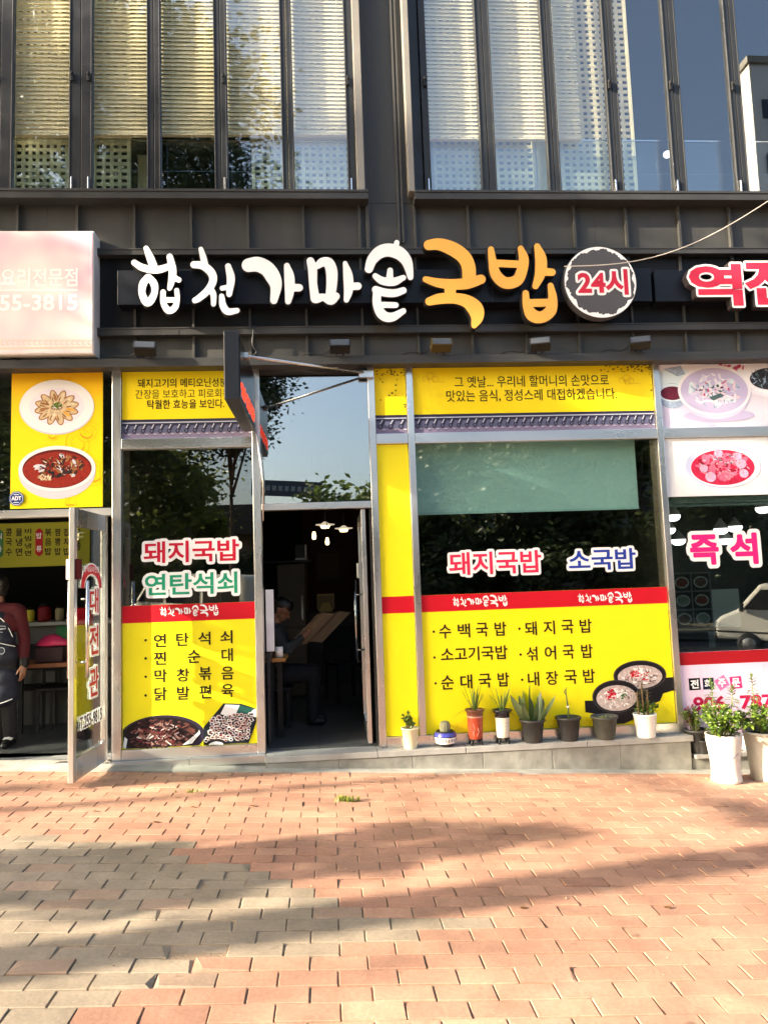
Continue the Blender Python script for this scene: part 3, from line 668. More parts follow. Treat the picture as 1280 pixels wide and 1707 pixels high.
ca = me.color_attributes.new('tint', 'FLOAT_COLOR', 'POINT'); ca.data.foreach_set('color', [q for t in T for q in t])
o = link('brick_pavement', me, BM, loc=(0, -3.5, 0)); tag(o, kind='structure')
def sheet(name, x0, x1, y0, y1, dz, m, n=1):
    xs = [x for x in sorted(set([x0, x1, -14.0, 14.0])) if x0 <= x <= x1]; mb = MB()
    for a, b_ in zip(xs[:-1], xs[1:]): mb.add([(a, y0, gz(a)+dz), (b_, y0, gz(b_)+dz), (b_, y1, gz(b_)+dz), (a, y1, gz(a)+dz)], [(0, 1, 2, 3)])
    o = mb.build(name, m); tag(o, kind='structure'); return o
M_SAND = mat('joint_sand', rgb(150, 130, 106), 0.95, noise=0.3, nscale=5, bump=0.3, bscale=80, detail=8)
sheet('sand_bed', -6.4, 6.9, -7.35, -0.2, -0.0075, M_SAND)
sheet('pavement', -60, -6.4, -7.35, 0.0, -0.002, mat('far_pavers', (0.36, 0.2, 0.13), 0.8, noise=0.15, nscale=6)); sheet('pavement', 6.9, 60, -7.35, 0.0, -0.002, MATS['far_pavers'])
sheet('road', -150, 150, -18, -7.35, -0.12, mat('asphalt', (0.055, 0.055, 0.058), 0.85, noise=0.2, nscale=20, bump=0.2))
sheet('ground', -200, 200, -200, -18, -0.02, mat('far_ground', (0.13, 0.12, 0.09), 0.9, noise=0.3, nscale=0.3))
m = MB(); m.add([(-14, -7.5, gz(-14)-0.2), (14, -7.5, gz(14)-0.2), (14, -7.352, gz(14)-0.2), (-14, -7.352, gz(-14)-0.2), (-14, -7.5, gz(-14)+0.002), (14, -7.5, gz(14)+0.002), (14, -7.352, gz(14)+0.002), (-14, -7.352, gz(-14)+0.002)], [(0, 3, 2, 1), (4, 5, 6, 7), (0, 1, 5, 4), (1, 2, 6, 5), (2, 3, 7, 6), (3, 0, 4, 7)]); o = m.build('kerb', M_CONC); tag(o, kind='structure')
r_ = random.Random(91); mb = MB()
for k in range(420):
    if r_.random() < .6: x, y = r_.uniform(-3.2, 4.2), -.29-abs(r_.gauss(0, .12))
    else: x, y = r_.uniform(-2.6, 3.4), r_.uniform(-3.9, -.4)
    s = r_.uniform(.003, .011)*(1 if y > -1 else .7); a = r_.uniform(0, 6.28); z = gz(x)+.002; t = r_.uniform(.3, .9)
    pts = [(x+s*math.cos(a+q)*(1 if i % 2 else t), y+s*math.sin(a+q)*(1 if i % 2 else t), z+r_.uniform(0, .5)*s) for i, q in enumerate((0, 1.2, 2.4, 3.6, 4.9))]
    mb.add(pts, [(0, 1, 2, 3, 4)], r_.randrange(3))
o = mb.build('litter', [ink(150, 120, 70), ink(96, 74, 50), ink(190, 176, 140)]); tag(o, 'crumbs of dry leaf and grit along the plinth foot and in the brick joints', 'litter', kind='stuff')
# weeds in the joints
def tuft(name, px, py, n, h, label, seed):
    r = random.Random(seed); p = None
    d = _f*FPX+_r*(px-640)-_u*(py-853.5); t = (0.088-CAM[2])/(d[2]+0.055*d[0]); p = CAM+d*t; p[2] = gz(p[0])-0.004
    mb = MB()
    for k in range(n):
        a = r.uniform(0, 6.28); l = h*r.uniform(0.5, 1.1); w = 0.004*r.uniform(0.7, 1.4); s = r.uniform(0.3, 1.1); q = p+np.array([r.gauss(0, 0.05), r.gauss(0, 0.012), 0])
        e = q+np.array([math.cos(a)*l*s, math.sin(a)*l*s, l]); m_ = (q+e)/2+np.array([0, 0, l*0.15]); sd = np.array([-math.sin(a), math.cos(a), 0])*w
        mb.add([q-sd, q+sd, m_+sd, e, m_-sd], [(0, 1, 2, 3, 4)])
    o = mb.build(name, leafmat('weed_leaf', (0.12, 0.20, 0.03), (0.30, 0.32, 0.06))); tag(o, label, 'weed')
tuft('weed', 575, 1336, 60, 0.05, 'green weed tuft sprouting between bricks in front of the open doorway', 1)
tuft('weed', 318, 1320, 18, 0.025, 'tiny dry weed in a brick joint below the left menu panel', 2)
# fallen leaves and crumbs lying on the paving
def debris(px, py, s, label, colr, seed):
    r = random.Random(seed); d = _f*FPX+_r*(px-640)-_u*(py-853.5); t = (0.088-CAM[2])/(d[2]+0.055*d[0]); p = CAM+d*t; z = gz(p[0])+0.002
    mb = MB(); k = 7; a0 = r.uniform(0, 6)
    pts = [(p[0]+s*r.uniform(.6, 1.2)*math.cos(a0+i*6.28/k), p[1]+0.6*s*r.uniform(.6, 1.2)*math.sin(a0+i*6.28/k), z+r.uniform(0.002, 0.35*s)) for i in range(k)]
    mb.add([(p[0], p[1], z+0.1*s)]+pts, [(0, 1+i, 1+(i+1) % k) for i in range(k)]); o = mb.build('dead_leaf', colr); tag(o, label, 'dead leaf', 'dead leaves scattered on the brick paving')
BR = ink(92, 66, 40); BR2 = ink(150, 110, 60)
for i, (px, py, s, cc) in enumerate(((421, 1344, .022, BR), (322, 1346, .02, BR), (1112, 1524-10, .02, BR), (158, 1353, .018, BR), (260, 1371, .018, BR), (1180, 1300, .014, BR2), (1012, 1318, .012, BR2), (735, 1302, .014, BR2), (872, 1515, .02, BR))):
    debris(px, py, s, ['curled brown leaf below the left menu panel', 'dark leaf scrap between the glass door and the menu panel', 'dark twig scrap on the sunlit bricks at the right', 'brown scrap right beside the foot of the open glass door', 'brown scrap on bricks under the left menu panel food picture', 'pale scrap beside the big white pot', 'pale scrap in front of the stone plinth near its right end', 'pale scrap in front of the plinth below the patterned bowl', 'brown scrap in the middle of the long tree shadow'][i], cc, i)

# ================================================================== main sign
YL = -0.30                                     # letter faces
ms = root('shop_sign', (0.6, -0.2, 4.25), 'big white and orange Korean channel letters on a long dark backing box', 'shop sign')
bz0, bz1 = at(640, 505, -0.2)[2], at(640, 449, -0.2)[2]
m = MB(); m.box(at(196, 478, -0.2)[0], at(1085, 474, -0.2)[0], -0.20, YC-0.002, bz0, bz1); m.build('backing_box', M_BLACKBOX, ms, bevel=0.004)
m = MB(); 
for px in (300, 560, 820): x = at(px, 478, -0.2)[0]; m.box(x-0.002, x+0.002, -0.2015, -0.1995, bz0+0.004, bz1-0.004)
m.build('joint', M_DARK, ms)
A3, A4, A5 = (0, 370, .34375), (400, 370, .34375), (840, 370, .34375)
def R_(r, *p): return [(x, y, r) for x, y in p]
LET = {
 'hap': (A3, [[(710, 128, 13), (728, 170, 18), (745, 215, 20)], [(652, 197, 14), (695, 222, 17), (765, 232, 18), (830, 212, 15)],
   [(718, 268, 16), (695, 300, 19), (690, 345, 17), (708, 385, 19), (728, 385, 19), (750, 345, 16), (748, 300, 18), (722, 268, 16)],
   [(824, 168, 15), (838, 235, 19), (832, 290, 16), (823, 322, 11)], [(838, 268, 16), (868, 281, 13)],
   [(792, 340, 13), (793, 390, 14), (812, 425, 16), (832, 428, 16), (852, 410, 15), (861, 370, 12), (858, 332, 12)], [(800, 378, 13), (850, 378, 13)]]),
 'cheon': (A3, [[(975, 132, 12), (985, 165, 15), (993, 200, 16)], [(941, 207, 17), (985, 212, 19), (1025, 245, 20), (1034, 285, 19), (1010, 330, 18), (965, 370, 16), (946, 380, 14)], [(1015, 320, 16), (1035, 350, 15), (1036, 398, 12)],
   [(1107, 215, 15), (1120, 275, 20), (1112, 350, 14)], [(1078, 321, 12), (1108, 316, 13)], [(1076, 360, 13), (1082, 405, 17), (1105, 434, 17), (1150, 430, 13)]]),
 'ga': (A4, [[(42, 210, 33), (85, 205, 36), (130, 225, 36), (160, 265, 36), (175, 310, 28), (165, 380, 18)], [(228, 212, 14), (240, 270, 25), (240, 340, 22), (234, 385, 15)], [(245, 318, 19), (288, 319, 18)]]),
 'ma': (A4, [[(342, 190, 19), (352, 230, 22), (355, 300, 20), (365, 372, 22)], [(345, 200, 18), (370, 215, 15), (400, 195, 22), (430, 200, 26), (445, 240, 28), (445, 300, 26), (440, 345, 24)], [(372, 372, 22), (405, 365, 18), (440, 378, 24), (466, 360, 18)],
   [(510, 200, 11), (524, 260, 23), (526, 330, 22), (516, 378, 13)], [(530, 313, 18), (572, 311, 18)]]),
 'sot': (A4, [[(625, 228, 20), (640, 185, 25), (675, 148, 30), (720, 136, 32), (770, 150, 32), (805, 185, 27), (820, 230, 20), (826, 268, 14)], [(760, 100, 13), (755, 125, 14)],
   [(728, 235, 14), (726, 275, 18)], [(656, 262, 14), (690, 285, 19), (745, 290, 20), (792, 270, 13)],
   [(658, 328, 18), (700, 342, 20), (750, 345, 19), (792, 332, 16)], [(665, 335, 20), (665, 400, 21), (690, 450, 24), (735, 462, 22), (792, 432, 14)], [(690, 402, 15), (755, 403, 14)]]),
 'guk': (A4, [[(915, 112, 25), (965, 108, 29), (1030, 130, 34), (1085, 170, 34), (1108, 220, 33), (1110, 280, 33)], [(900, 278, 15), (960, 295, 22), (1030, 302, 25), (1100, 298, 27), (1168, 278, 23)], [(1018, 305, 28), (1020, 370, 26)],
   [(918, 385, 20), (970, 372, 26), (1040, 370, 26), (1100, 385, 31), (1140, 420, 38), (1150, 460, 30), (1135, 502, 14)]]),
 'bap': (A4, [[(1216, 133, 15), (1224, 190, 20), (1240, 255, 26), (1285, 295, 28), (1340, 285, 28), (1365, 240, 26), (1375, 180, 24), (1360, 128, 14)], [(1240, 200, 18), (1350, 205, 18)],
   [(1440, 118, 15), (1458, 180, 28), (1455, 250, 26), (1432, 310, 16)], [(1465, 240, 20), (1512, 244, 18)],
   [(1384, 345, 15), (1390, 400, 20), (1415, 450, 30), (1460, 462, 28), (1505, 430, 28), (1515, 370, 22), (1505, 308, 14)], [(1400, 393, 19), (1500, 391, 19)]]),
}
LET = {k: (o, [[(o[0]+x*o[2], o[1]+y*o[2], r*o[2]) for x, y, r in s] for s in ss]) for k, (o, ss) in LET.items()}
SIGN_LOOPS = {}
for k, (o, ss) in LET.items():
    orange = k in ('guk', 'bap'); e = 0.035
    L = stroke_loops(ss, 0.8); SIGN_LOOPS[k] = L
    v, f = loops_mesh(L, 1.0); mb = MB(); yf = YL-(0.03 if orange else 0)
    vs = []
    for px, py, d in v:
        X, Z = XZ(px, py, yf); vs.append((X, yf+(0 if d > 0 else 0.07), Z))
    # pixel rows run downwards, so the faces come out mirrored: turn them
    side = []; front = []
    for fc in f:
        ds = {v[i][2] > 0 for i in fc}; (front if ds == {True} else side).append(tuple(reversed(fc)))
    mb.add(vs, front, 0); mb.add(vs, side, 1)
    mb.build('letter', [M_ORANGE if orange else M_WHITE, ink(70, 48, 24) if orange else ink(70, 70, 72)], ms)
    # black returns, a rim standing just behind the face
    Lr = stroke_loops(ss, 0.8, grow=1.3); v, f = loops_mesh(Lr, 1.0); mb = MB()
    mb.add([(XZ(px, py, yf)[0], yf+(0.012 if d > 0 else 0.075), XZ(px, py, yf)[1]) for px, py, d in v], [tuple(reversed(q)) for q in f])
    mb.build('letter_rim', M_BLACK, ms)
m = MB()
for px in (262, 360, 460, 560, 652, 750, 870): x, z = XZ(px, 475, -0.24); m.box(x-0.012, x+0.012, -0.232, -0.2015, bz0+0.08, bz0+0.11); m.box(x-0.012, x+0.012, -0.232, -0.2015, bz1-0.11, bz1-0.08)
m.build('bracket', M_BLACK, ms)
# round sign
rsn = root('round_sign', (at(1000, 470, YL)[0], YL, at(1000, 470, YL)[2]), 'round grey sign reading 24 hours with a brushed white ring', 'sign')
cx, cz = XZ(1000.2, 470.4, YL); RR = (at(1060.5, 470, YL)[0]-at(940, 470, YL)[0])/2
m = MB(); m.prism(ell(cx, cz, RR, RR, 72), YL, -0.205); m.build('disc', [ink(84, 84, 88)], rsn, bevel=0.004)
m = MB(); r = random.Random(5); k = 150
tin = [0.0]*k
for j in range(k):
    a = 2*math.pi*j/k
    base = 0.045+0.035*max(0, math.cos(a+2.0))+0.02*max(0, math.cos(a-1.7))
    tin[j] = max(0.012, base+0.02*math.sin(a*7+1)+0.014*math.sin(a*17)+r.uniform(-0.018, 0.012))
for j in range(k):
    a, b_ = 2*math.pi*j/k, 2*math.pi*(j+1)/k; o1 = RR-0.004; i1, i2 = RR*(1-tin[j]*1.4), RR*(1-tin[(j+1) % k]*1.4)
    m.flat([(cx+i1*math.cos(a), cz+i1*math.sin(a)), (cx+o1*math.cos(a), cz+o1*math.sin(a)), (cx+o1*math.cos(b_), cz+o1*math.sin(b_)), (cx+i2*math.cos(b_), cz+i2*math.sin(b_))], YL-0.002, 0)
m.build('brush_ring', INKWHT, rsn)
m = MB(); Rt = rect(962, 449, 1046, 492, YL); put_outline(m, '24시', Rt, YL-0.003, 0.022, 0, 0.03); put_text(m, '24시', Rt, YL-0.0045, 1, 0.035); m.build('lettering', [INKWHT, ink(205, 45, 70)], rsn)
# neighbour's sign
ns = root('neighbour_sign', (4.4, -0.2, 4.25), 'crimson Korean letters edged in white on the dark box at the right edge', 'shop sign')
m = MB(); m.box(at(1091, 476, -0.2)[0], 7.0, -0.20, YC-0.002, at(1180, 502, -0.2)[2], at(1180, 450, -0.2)[2]); m.build('backing_box', M_BLACKBOX, ns, bevel=0.004)
CRIM = ink(206, 50, 78)
for body, R0 in (('역', rect(1148, 440, 1236, 510, YL)), ('전', rect(1240, 432, 1330, 508, YL))):
    m = MB(); put_outline(m, body, R0, YL, 0.020, 0, 0.03); put_text(m, body, R0, YL-0.002, 1, 0.035); m.build('letter', [INKWHT, CRIM], ns); m = MB(); put_outline(m, body, R0, YL+0.003, 0.024, 0, 0.03, back=YL+0.08); m.build('letter_return', ink(48, 44, 46), ns)
# pink light box at the left
xb = at(167.5, 480, YC)[0]; pz1, pz0 = at(80, 383.5, -0.25)[2], at(80, 590, -0.25)[2]
pk = root('light_box_sign', (-2.9, -0.15, pz0), 'bleached pink and white box sign jutting out at upper left', 'shop sign')
m = MB(); m.box(-5.2, xb, -0.235, YC-0.002, pz0, pz1); m.build('box', mat('white_case', rgb(214, 210, 204), 0.45), pk, bevel=0.006)
PF = bpy.data.materials.new('pink_print'); PF.use_nodes = True; nt = PF.node_tree; b0 = nt.nodes['Principled BSDF']
tcn = nt.nodes.new('ShaderNodeTexCoord'); nn = nt.nodes.new('ShaderNodeTexNoise'); nn.inputs['Scale'].default_value = 1.6; nn.inputs['Detail'].default_value = 2
rp = nt.nodes.new('ShaderNodeValToRGB'); rp.color_ramp.elements[0].position = 0.36; rp.color_ramp.elements[0].color = rgb(240, 184, 198); rp.color_ramp.elements[1].position = 0.60; rp.color_ramp.elements[1].color = rgb(244, 230, 223)
nt.links.new(tcn.outputs['Object'], nn.inputs[0]); nt.links.new(nn.outputs[0], rp.inputs[0]); nt.links.new(rp.outputs[0], b0.inputs['Base Color']); b0.inputs['Roughness'].default_value = 0.4
pass
m = MB(); m.box(-5.18, xb-0.012, -0.240, -0.2355, pz0+0.012, pz1-0.012); m.build('face', PF, pk)
m = MB(); yy = -0.2415
put_text(m, '요리전문점', rect(2, 447, 130, 478, -0.24), yy, 0, 0.012); put_text(m, '중화', rect(-62, 447, -6, 478, -0.24), yy, 0, 0.012)
put_text(m, '55-3815', rect(0, 491, 130, 518, -0.24), yy, 0, 0.02)
R0 = rect(-60, 483, 130, 485.5, -0.24); m.flat([(R0[0], R0[2]), (R0[1], R0[2]), (R0[1], R0[3]), (R0[0], R0[3])], yy)
m.build('lettering', ink(255, 252, 246), pk)
m = MB()
for px in range(-60, 150, 9):
    R0 = rect(px, 567, px+7, 575, -0.24); t = 0.006
    for q in ((R0[0], R0[1], R0[3]-t, R0[3]), (R0[0], R0[0]+t, R0[2], R0[3]-t-0.0005), (R0[0]+t+0.0005, R0[1]-0.01, R0[2], R0[2]+t)): m.flat([(q[0], q[2]), (q[1], q[2]), (q[1], q[3]), (q[0], q[3])], yy)
R0 = rect(-60, 579, 156, 581.5, -0.24); m.flat([(R0[0], R0[2]), (R0[1], R0[2]), (R0[1], R0[3]), (R0[0], R0[3])], yy)
m.build('key_border', ink(240, 205, 180), pk)
m = MB()
for px in (18, 104): x = at(px, 595, -0.2)[0]; m.box(x-0.02, x+0.05, -0.16, -0.10, pz0-0.045, pz0-0.0005)
m.build('bracket', M_BLACK, pk)

# ================================================================== LED sign, spotlights, cable
led = root('projecting_sign', (-0.69, -0.66, 2.98), 'black LED box sign jutting out over the doorway with red lit characters', 'projecting sign')
m = MB(); m.box(-0.735, -0.625, -1.23, -0.10, 2.985, 3.50); m.build('case', mat('sign_case', rgb(34, 38, 46), 0.35), led, bevel=0.008)
m = MB(); m.box(-0.6245, -0.619, -1.20, -0.13, 3.015, 3.47); m.build('screen', mat('led_screen', rgb(16, 14, 15), 0.25), led)
m = MB(); r = random.Random(4); put_text(m, '영업중', (0.06, 0.95, 3.05, 3.21), 0, 0, 0.0)
dots = MB(); tri = m
# dot matrix characters: sample the glyphs on a grid of diodes
v, f, be = text_mesh('영업중', 0.03, 3); mn, mx = v.min(0), v.max(0)
def inside(px, py):
    c = False
    for i, j in be:
        (x1, y1), (x2, y2) = v[i], v[j]
        if (y1 > py) != (y2 > py) and px < (x2-x1)*(py-y1)/(y2-y1)+x1: c = not c
    return c
for a in range(46):
    for b_ in range(14):
        qx, qz = mn[0]+(a+.5)/46*(mx[0]-mn[0]), mn[1]+(b_+.5)/14*(mx[1]-mn[1])
        if inside(qx, qz):
            yy, zz = -1.18+(a+.5)*0.0215, 3.03+(b_+.5)*0.0085
            dots.box(-0.6188, -0.616, yy-0.006, yy+0.006, zz-0.0028, zz+0.0028)
dots.build('led_lettering', mat('red_led', (1, .05, .02), emit=(1, .06, .02), estr=0.35), led)
m = MB(); m.box(-0.69, -0.64, -0.0995, -0.036, 3.02, 3.08); m.box(-0.69, -0.64, -0.0995, -0.036, 3.38, 3.44); m.tube([(-0.61, -0.86, 3.42), (0.34, -0.075, 3.505)], 0.012, 8); m.box(0.30, 0.43, -0.085, -0.0355, 3.46, 3.52)
m.box(-0.625, -0.59, -0.9, -0.82, 3.40, 3.44); m.tube([(-0.61, -0.16, 2.99), (-0.57, -0.05, 2.55), (-0.575, -0.045, 2.2)], 0.007, 6)
m.build('bracket', M_STEEL, led)
def spotlight(px, py, label, yaw=0.0, hcol=None):
    x, z = XZ(px, py, -0.25); o = root('spotlight', (x, -0.24, Z_Lt+0.002), label, 'spotlight', 'spotlights on the ledge above the shopfronts')
    M = Matrix.Translation((x, -0.26, Z_Lt+0.055)) @ Matrix.Rotation(yaw, 4, 'Z') @ Matrix.Rotation(math.radians(-28), 4, 'X')
    m = MB(); m.box(-0.088, 0.088, -0.05, 0.045, -0.036, 0.036, M=M); m.box(-0.094, 0.094, -0.058, -0.0505, -0.042, 0.042, M=M)
    for k in range(5): m.box(-0.07+k*0.033, -0.062+k*0.033, 0.0455, 0.065, -0.03, 0.03, M=M)
    m.build('housing', hcol or M_BLACK, o, bevel=0.004)
    m = MB(); m.box(-0.08, 0.08, -0.0605, -0.0585, -0.033, 0.033, M=M); m.build('lens', mat('lamp_lens', rgb(70, 74, 78), 0.1), o)
    m = MB(); m.tube([(x-0.03, -0.20, Z_Lt+0.001), (x-0.03, -0.24, Z_Lt+0.05)], 0.008, 6); m.tube([(x+0.03, -0.20, Z_Lt+0.001), (x+0.03, -0.24, Z_Lt+0.05)], 0.008, 6); m.tube([(x-0.02, -0.2, Z_Lt+0.03), (x, -0.21, Z_Lt+0.105), (x+0.02, -0.2, Z_Lt+0.03)], 0.005, 6); m.build('bracket', M_BLACK, o)
    m = MB(); m.tube(smooth_path([(x-0.09, -0.22, Z_Lt+0.04), (x-0.16, -0.2, Z_Lt+0.012), (x-0.26, -0.19, Z_Lt+0.025), (x-0.34, -0.17, Z_Lt+0.006)]), 0.005, 6); m.build('cable', M_BLACK, o)
spotlight(243, 597, 'black spotlight on the ledge just right of the pink box sign', 0.15)
spotlight(567, 597, 'black spotlight on the ledge above the restaurant doorway', 0.0)
spotlight(735, 588, 'olive brown spotlight on the ledge above the narrow yellow panel', 0.05, ink(70, 60, 30))
spotlight(900, 586, 'black spotlight on the ledge under the round sign', -0.25)
spotlight(1066, 581, 'black spotlight on the ledge nearest the neighbouring noodle poster', -0.3)
p0, p1 = at(940, 444, -0.36), at(1300, 322, -0.9); pts = []
for k in range(20):
    t = k/19; q = p0*(1-t)+p1*t; q[2] -= 0.19*math.sin(math.pi*t); pts.append(q)
m = MB(); m.tube(pts, 0.0042, 6); o = m.build('overhead_wire', mat('grey_wire', rgb(190, 186, 178), 0.5)); tag(o, 'thin pale wire sagging across the round sign up to the right', 'wire')
m = MB(); m.tube(smooth_path([(at(424, 545, -0.17)[0], -0.17, Z_B2t), (at(421, 560, -0.17)[0], -0.17, Z_B2-0.1), (at(428, 590, -0.15)[0], -0.15, Z_Lt+0.06), (at(420, 600, -0.15)[0], -0.15, Z_Lt+0.01)]), 0.008, 6); o = m.build('power_cable', M_TRIM); tag(o, 'grey cable dropping from the beam to the projecting sign', 'cable')

# ================================================================== vinyl banners
YV = -0.006
def board(name, label, cat, R0, base, group=None, parts=()):
    o = root(name, ((R0[0]+R0[1])/2, YV, R0[2]), label, cat, group); m = MB(); m.box(R0[0], R0[1], YV, -0.0012, R0[2], R0[3]); m.build('vinyl_sheet', base, o); return o
def fr(mb, x0, x1, z0, z1, k, mi=0): mb.flat([(x0, z0), (x1, z0), (x1, z1), (x0, z1)], YV-0.0012-0.0008*k, mi)
YTOP = bpy.data.materials.new('yellow_print_fade'); YTOP.use_nodes = True; nt = YTOP.node_tree; b0 = nt.nodes['Principled BSDF']; b0.inputs['Roughness'].default_value = 0.5; b0.inputs['Specular IOR Level'].default_value = 0.2
tcn = nt.nodes.new('ShaderNodeTexCoord'); sx = nt.nodes.new('ShaderNodeSeparateXYZ'); nt.links.new(tcn.outputs['Object'], sx.inputs[0])
nz = nt.nodes.new('ShaderNodeTexNoise'); nz.inputs['Scale'].default_value = 1.4; nt.links.new(tcn.outputs['Object'], nz.inputs[0])
rp = nt.nodes.new('ShaderNodeValToRGB'); rp.color_ramp.elements[0].position = 0.3; rp.color_ramp.elements[0].color = rgb(252, 222, 15); rp.color_ramp.elements[1].position = 0.7; rp.color_ramp.elements[1].color = rgb(253, 234, 40)
nt.links.new(nz.outputs[0], rp.inputs[0]); nt.links.new(rp.outputs[0], b0.inputs['Base Color'])
ROOFD, ROOFM, ROOFL, ROOFP = ink(46, 48, 70), ink(96, 100, 128), ink(190, 194, 210), ink(136, 126, 152)
def tiles(o, x0, x1, z0, z1, seed):
    """printed strip of an old tiled roof edge"""
    r = random.Random(seed); m = MB(); h = z1-z0
    fr(m, x0, x1, z0, z1, 0, 3)
    fr(m, x0, x1, z0+0.86*h, z1, 1, 0); fr(m, x0, x1, z0+0.80*h, z0+0.855*h, 1, 2); fr(m, x0, x1, z0+0.64*h, z0+0.795*h, 1, 0)
    p = 0.074; n = int((x1-x0)/p); p = (x1-x0)/n
    for i in range(n):
        c = x0+(i+.5)*p; j = r.uniform(-.003, .003); zz = z0+0.40*h+j
        k = 2+i % 2*0
        m.flat([(max(x0, c-0.5*p), z0+0.30*h), (min(x1, c+0.5*p), z0+0.30*h), (min(x1, c+0.5*p), z0+0.66*h), (max(x0, c-.5*p), z0+0.66*h)], YV-0.0030, 1)
        m.flat([(c-0.30*p, z0+0.42*h), (c+0.12*p, z0+0.36*h), (min(x1, c+0.46*p), z0+0.70*h), (c+0.0*p, z0+0.76*h)], YV-0.0036, 0)
        m.flat([(c-0.22*p, z0+0.48*h), (c-0.10*p, z0+0.45*h), (c+0.2*p, z0+0.72*h), (c+0.08*p, z0+0.74*h)], YV-0.0042, 2)
        m.flat(ell(c-0.10*p, z0+0.38*h, 0.24*p, 0.135*h, 14), YV-0.0048, 0); m.flat(ell(c-0.10*p, z0+0.385*h, 0.13*p, 0.075*h, 12), YV-0.0054, 1)
        m.flat(ell(min(x1-0.2*p, c+0.30*p), z0+0.22*h, 0.19*p, 0.10*h, 12, math.pi, 2*math.pi), YV-0.0036, 1)
        m.flat(ell(min(x1-0.2*p, c+0.30*p), z0+0.24*h, 0.18*p, 0.06*h, 12, math.pi, 2*math.pi), YV-0.0042, 2)
    m.build('roof_tile_picture', [ROOFD, ROOFM, ROOFL, ROOFP], o)
zy = 3.128
# top left
R0 = (X0b+0.004, X1a-0.004, ZR1+0.002, ZT-0.014)
o = board('yellow_banner', 'yellow banner with three lines of small writing, half hidden by the projecting sign', 'banner', R0, YTOP, 'yellow banners above the transom'); tiles(o, R0[0], R0[1], R0[2], zy, 1)
m = MB()
put_text(m, '돼지고기의 메티오닌성분은', rect(230.3, 631.0, 392, 646), YV-0.002, 0, 0.012); put_text(m, '간장을 보호하고 피로회복에', rect(226.5, 649, 397, 664), YV-0.002, 0, 0.0); put_text(m, '탁월한 효능을 보인다.', rect(246, 666, 374.5, 681.5), YV-0.002, 0, 0.014)
m.build('lettering', INKBLK, o)
# top narrow
R0 = (X2b+0.004, X3a-0.004, ZR1+0.002, ZT-0.014)
o = board('yellow_banner', 'narrow blank yellow banner with a strip of roof tiles, right of the doorway', 'banner', R0, YTOP, 'yellow banners above the transom'); tiles(o, R0[0], R0[1], R0[2], zy, 2)
def mould(o, R0, seed, n, corner):
    r = random.Random(seed); m = MB()
    for k in range(n):
        u = r.random()**2.2*0.5; x = (R0[1]-u if corner == 'R' else R0[0]+u*0.4+r.uniform(0, 0.2)); z = R0[3]-abs(r.gauss(0, 0.05))-0.004 if r.random() < 0.75 else R0[3]-r.uniform(0, 0.4)
        if corner == 'R' and z < R0[3]-0.08: x = R0[1]-r.uniform(0.002, 0.03)
        s = r.uniform(0.003, 0.011); x = min(max(x, R0[0]+s*1.3), R0[1]-s*1.3); z = min(z, R0[3]-s*1.3)
        m.flat(ell(x, z, s, s*r.uniform(.6, 1), 7, wob=0.3, rnd=r), YV-0.0016-0.00003*k, 0)
    m.build('mould_stain', mat('mould', rgb(96, 84, 20), 0.8), o)
mould(o, R0, 8, 45, 'L')
# top right
R0 = (X3b+0.004, X4a-0.004, ZR1+0.002, ZT-0.014)
o = board('yellow_banner', 'wide yellow banner with two lines of writing above a strip of roof tiles', 'banner', R0, YTOP, 'yellow banners above the transom'); tiles(o, R0[0], R0[1], R0[2], zy, 3)
m = MB(); put_text(m, '그 옛날... 우리네 할머니의 손맛으로', rect(756.8, 626, 1013.6, 645), YV-0.002, 0, 0.006); put_text(m, '맛있는 음식, 정성스레 대접하겠습니다.', rect(743.5, 649, 1027, 669), YV-0.002, 0, 0.006); m.build('lettering', INKBLK, o)
m = MB()
for cx_, cz_, s in ((at(717, 631)[0], at(717, 631)[2], 1), (at(1043, 634)[0], at(1043, 634)[2], 1)):
    for k, (dx_, dz_, rr) in enumerate(((0, 0.015, .034), (-.045, -.005, .026), (.04, -.008, .028), (0, -.02, .02))):
        pts = [(cx_+dx_+rr*math.cos(a), YV-0.004-0.0002*k, cz_+dz_+rr*math.sin(a)) for a in np.linspace(-0.6, 4.6, 18)]; m.tube(pts, 0.0017, 5)
    m.tube([(cx_+.02, YV-0.004, cz_-.04), (cx_+.08, YV-0.004, cz_-.034), (cx_+.13, YV-0.004, cz_-.038)], 0.0017, 5)
m.build('cloud_drawing', ink(214, 176, 40), o); mould(o, R0, 9, 90, 'R')
def logo(mb, R0, mi):
    """the shop name in the brush letters of the main sign, printed small"""
    Ls = [L for k in SIGN_LOOPS for L in SIGN_LOOPS[k]]; A = np.array([p for L in Ls for p in L]); mn, mx = A.min(0), A.max(0)
    sx, sz = (R0[1]-R0[0])/(mx[0]-mn[0]), (R0[3]-R0[2])/(mx[1]-mn[1])
    LL = [[(R0[0]+(x-mn[0])*sx, R0[3]-(y-mn[1])*sz) for x, y in L] for L in Ls]
    v, f = loops_mesh(LL); mb.add([(x, YV-0.0032, z) for x, z, _ in v], f, mi)
def ch(mb, s, x0, x1, ymid, h, mi=0, off=0.016):
    X0, Z = XZ(x0, ymid); X1 = at(x1, ymid)[0]; put_text(mb, s, (X0, X1, Z-h/2, Z+h/2), YV-0.0022, mi, off)
def dot(mb, px, py, mi=0): x, z = XZ(px, py); mb.flat(ell(x, z, 0.011, 0.011, 12), YV-0.0022, mi)
# narrow panel between doorway and big window
R0 = (X2b+0.004, X3a-0.004, 0.302, ZR0-0.003)
o = board('yellow_poster', 'tall narrow blank yellow panel crossed by one red band, right of the doorway', 'panel', R0, YEL)
m = MB(); fr(m, R0[0], R0[1], 1.355, 1.502, 0); m.build('red_band', RED, o)
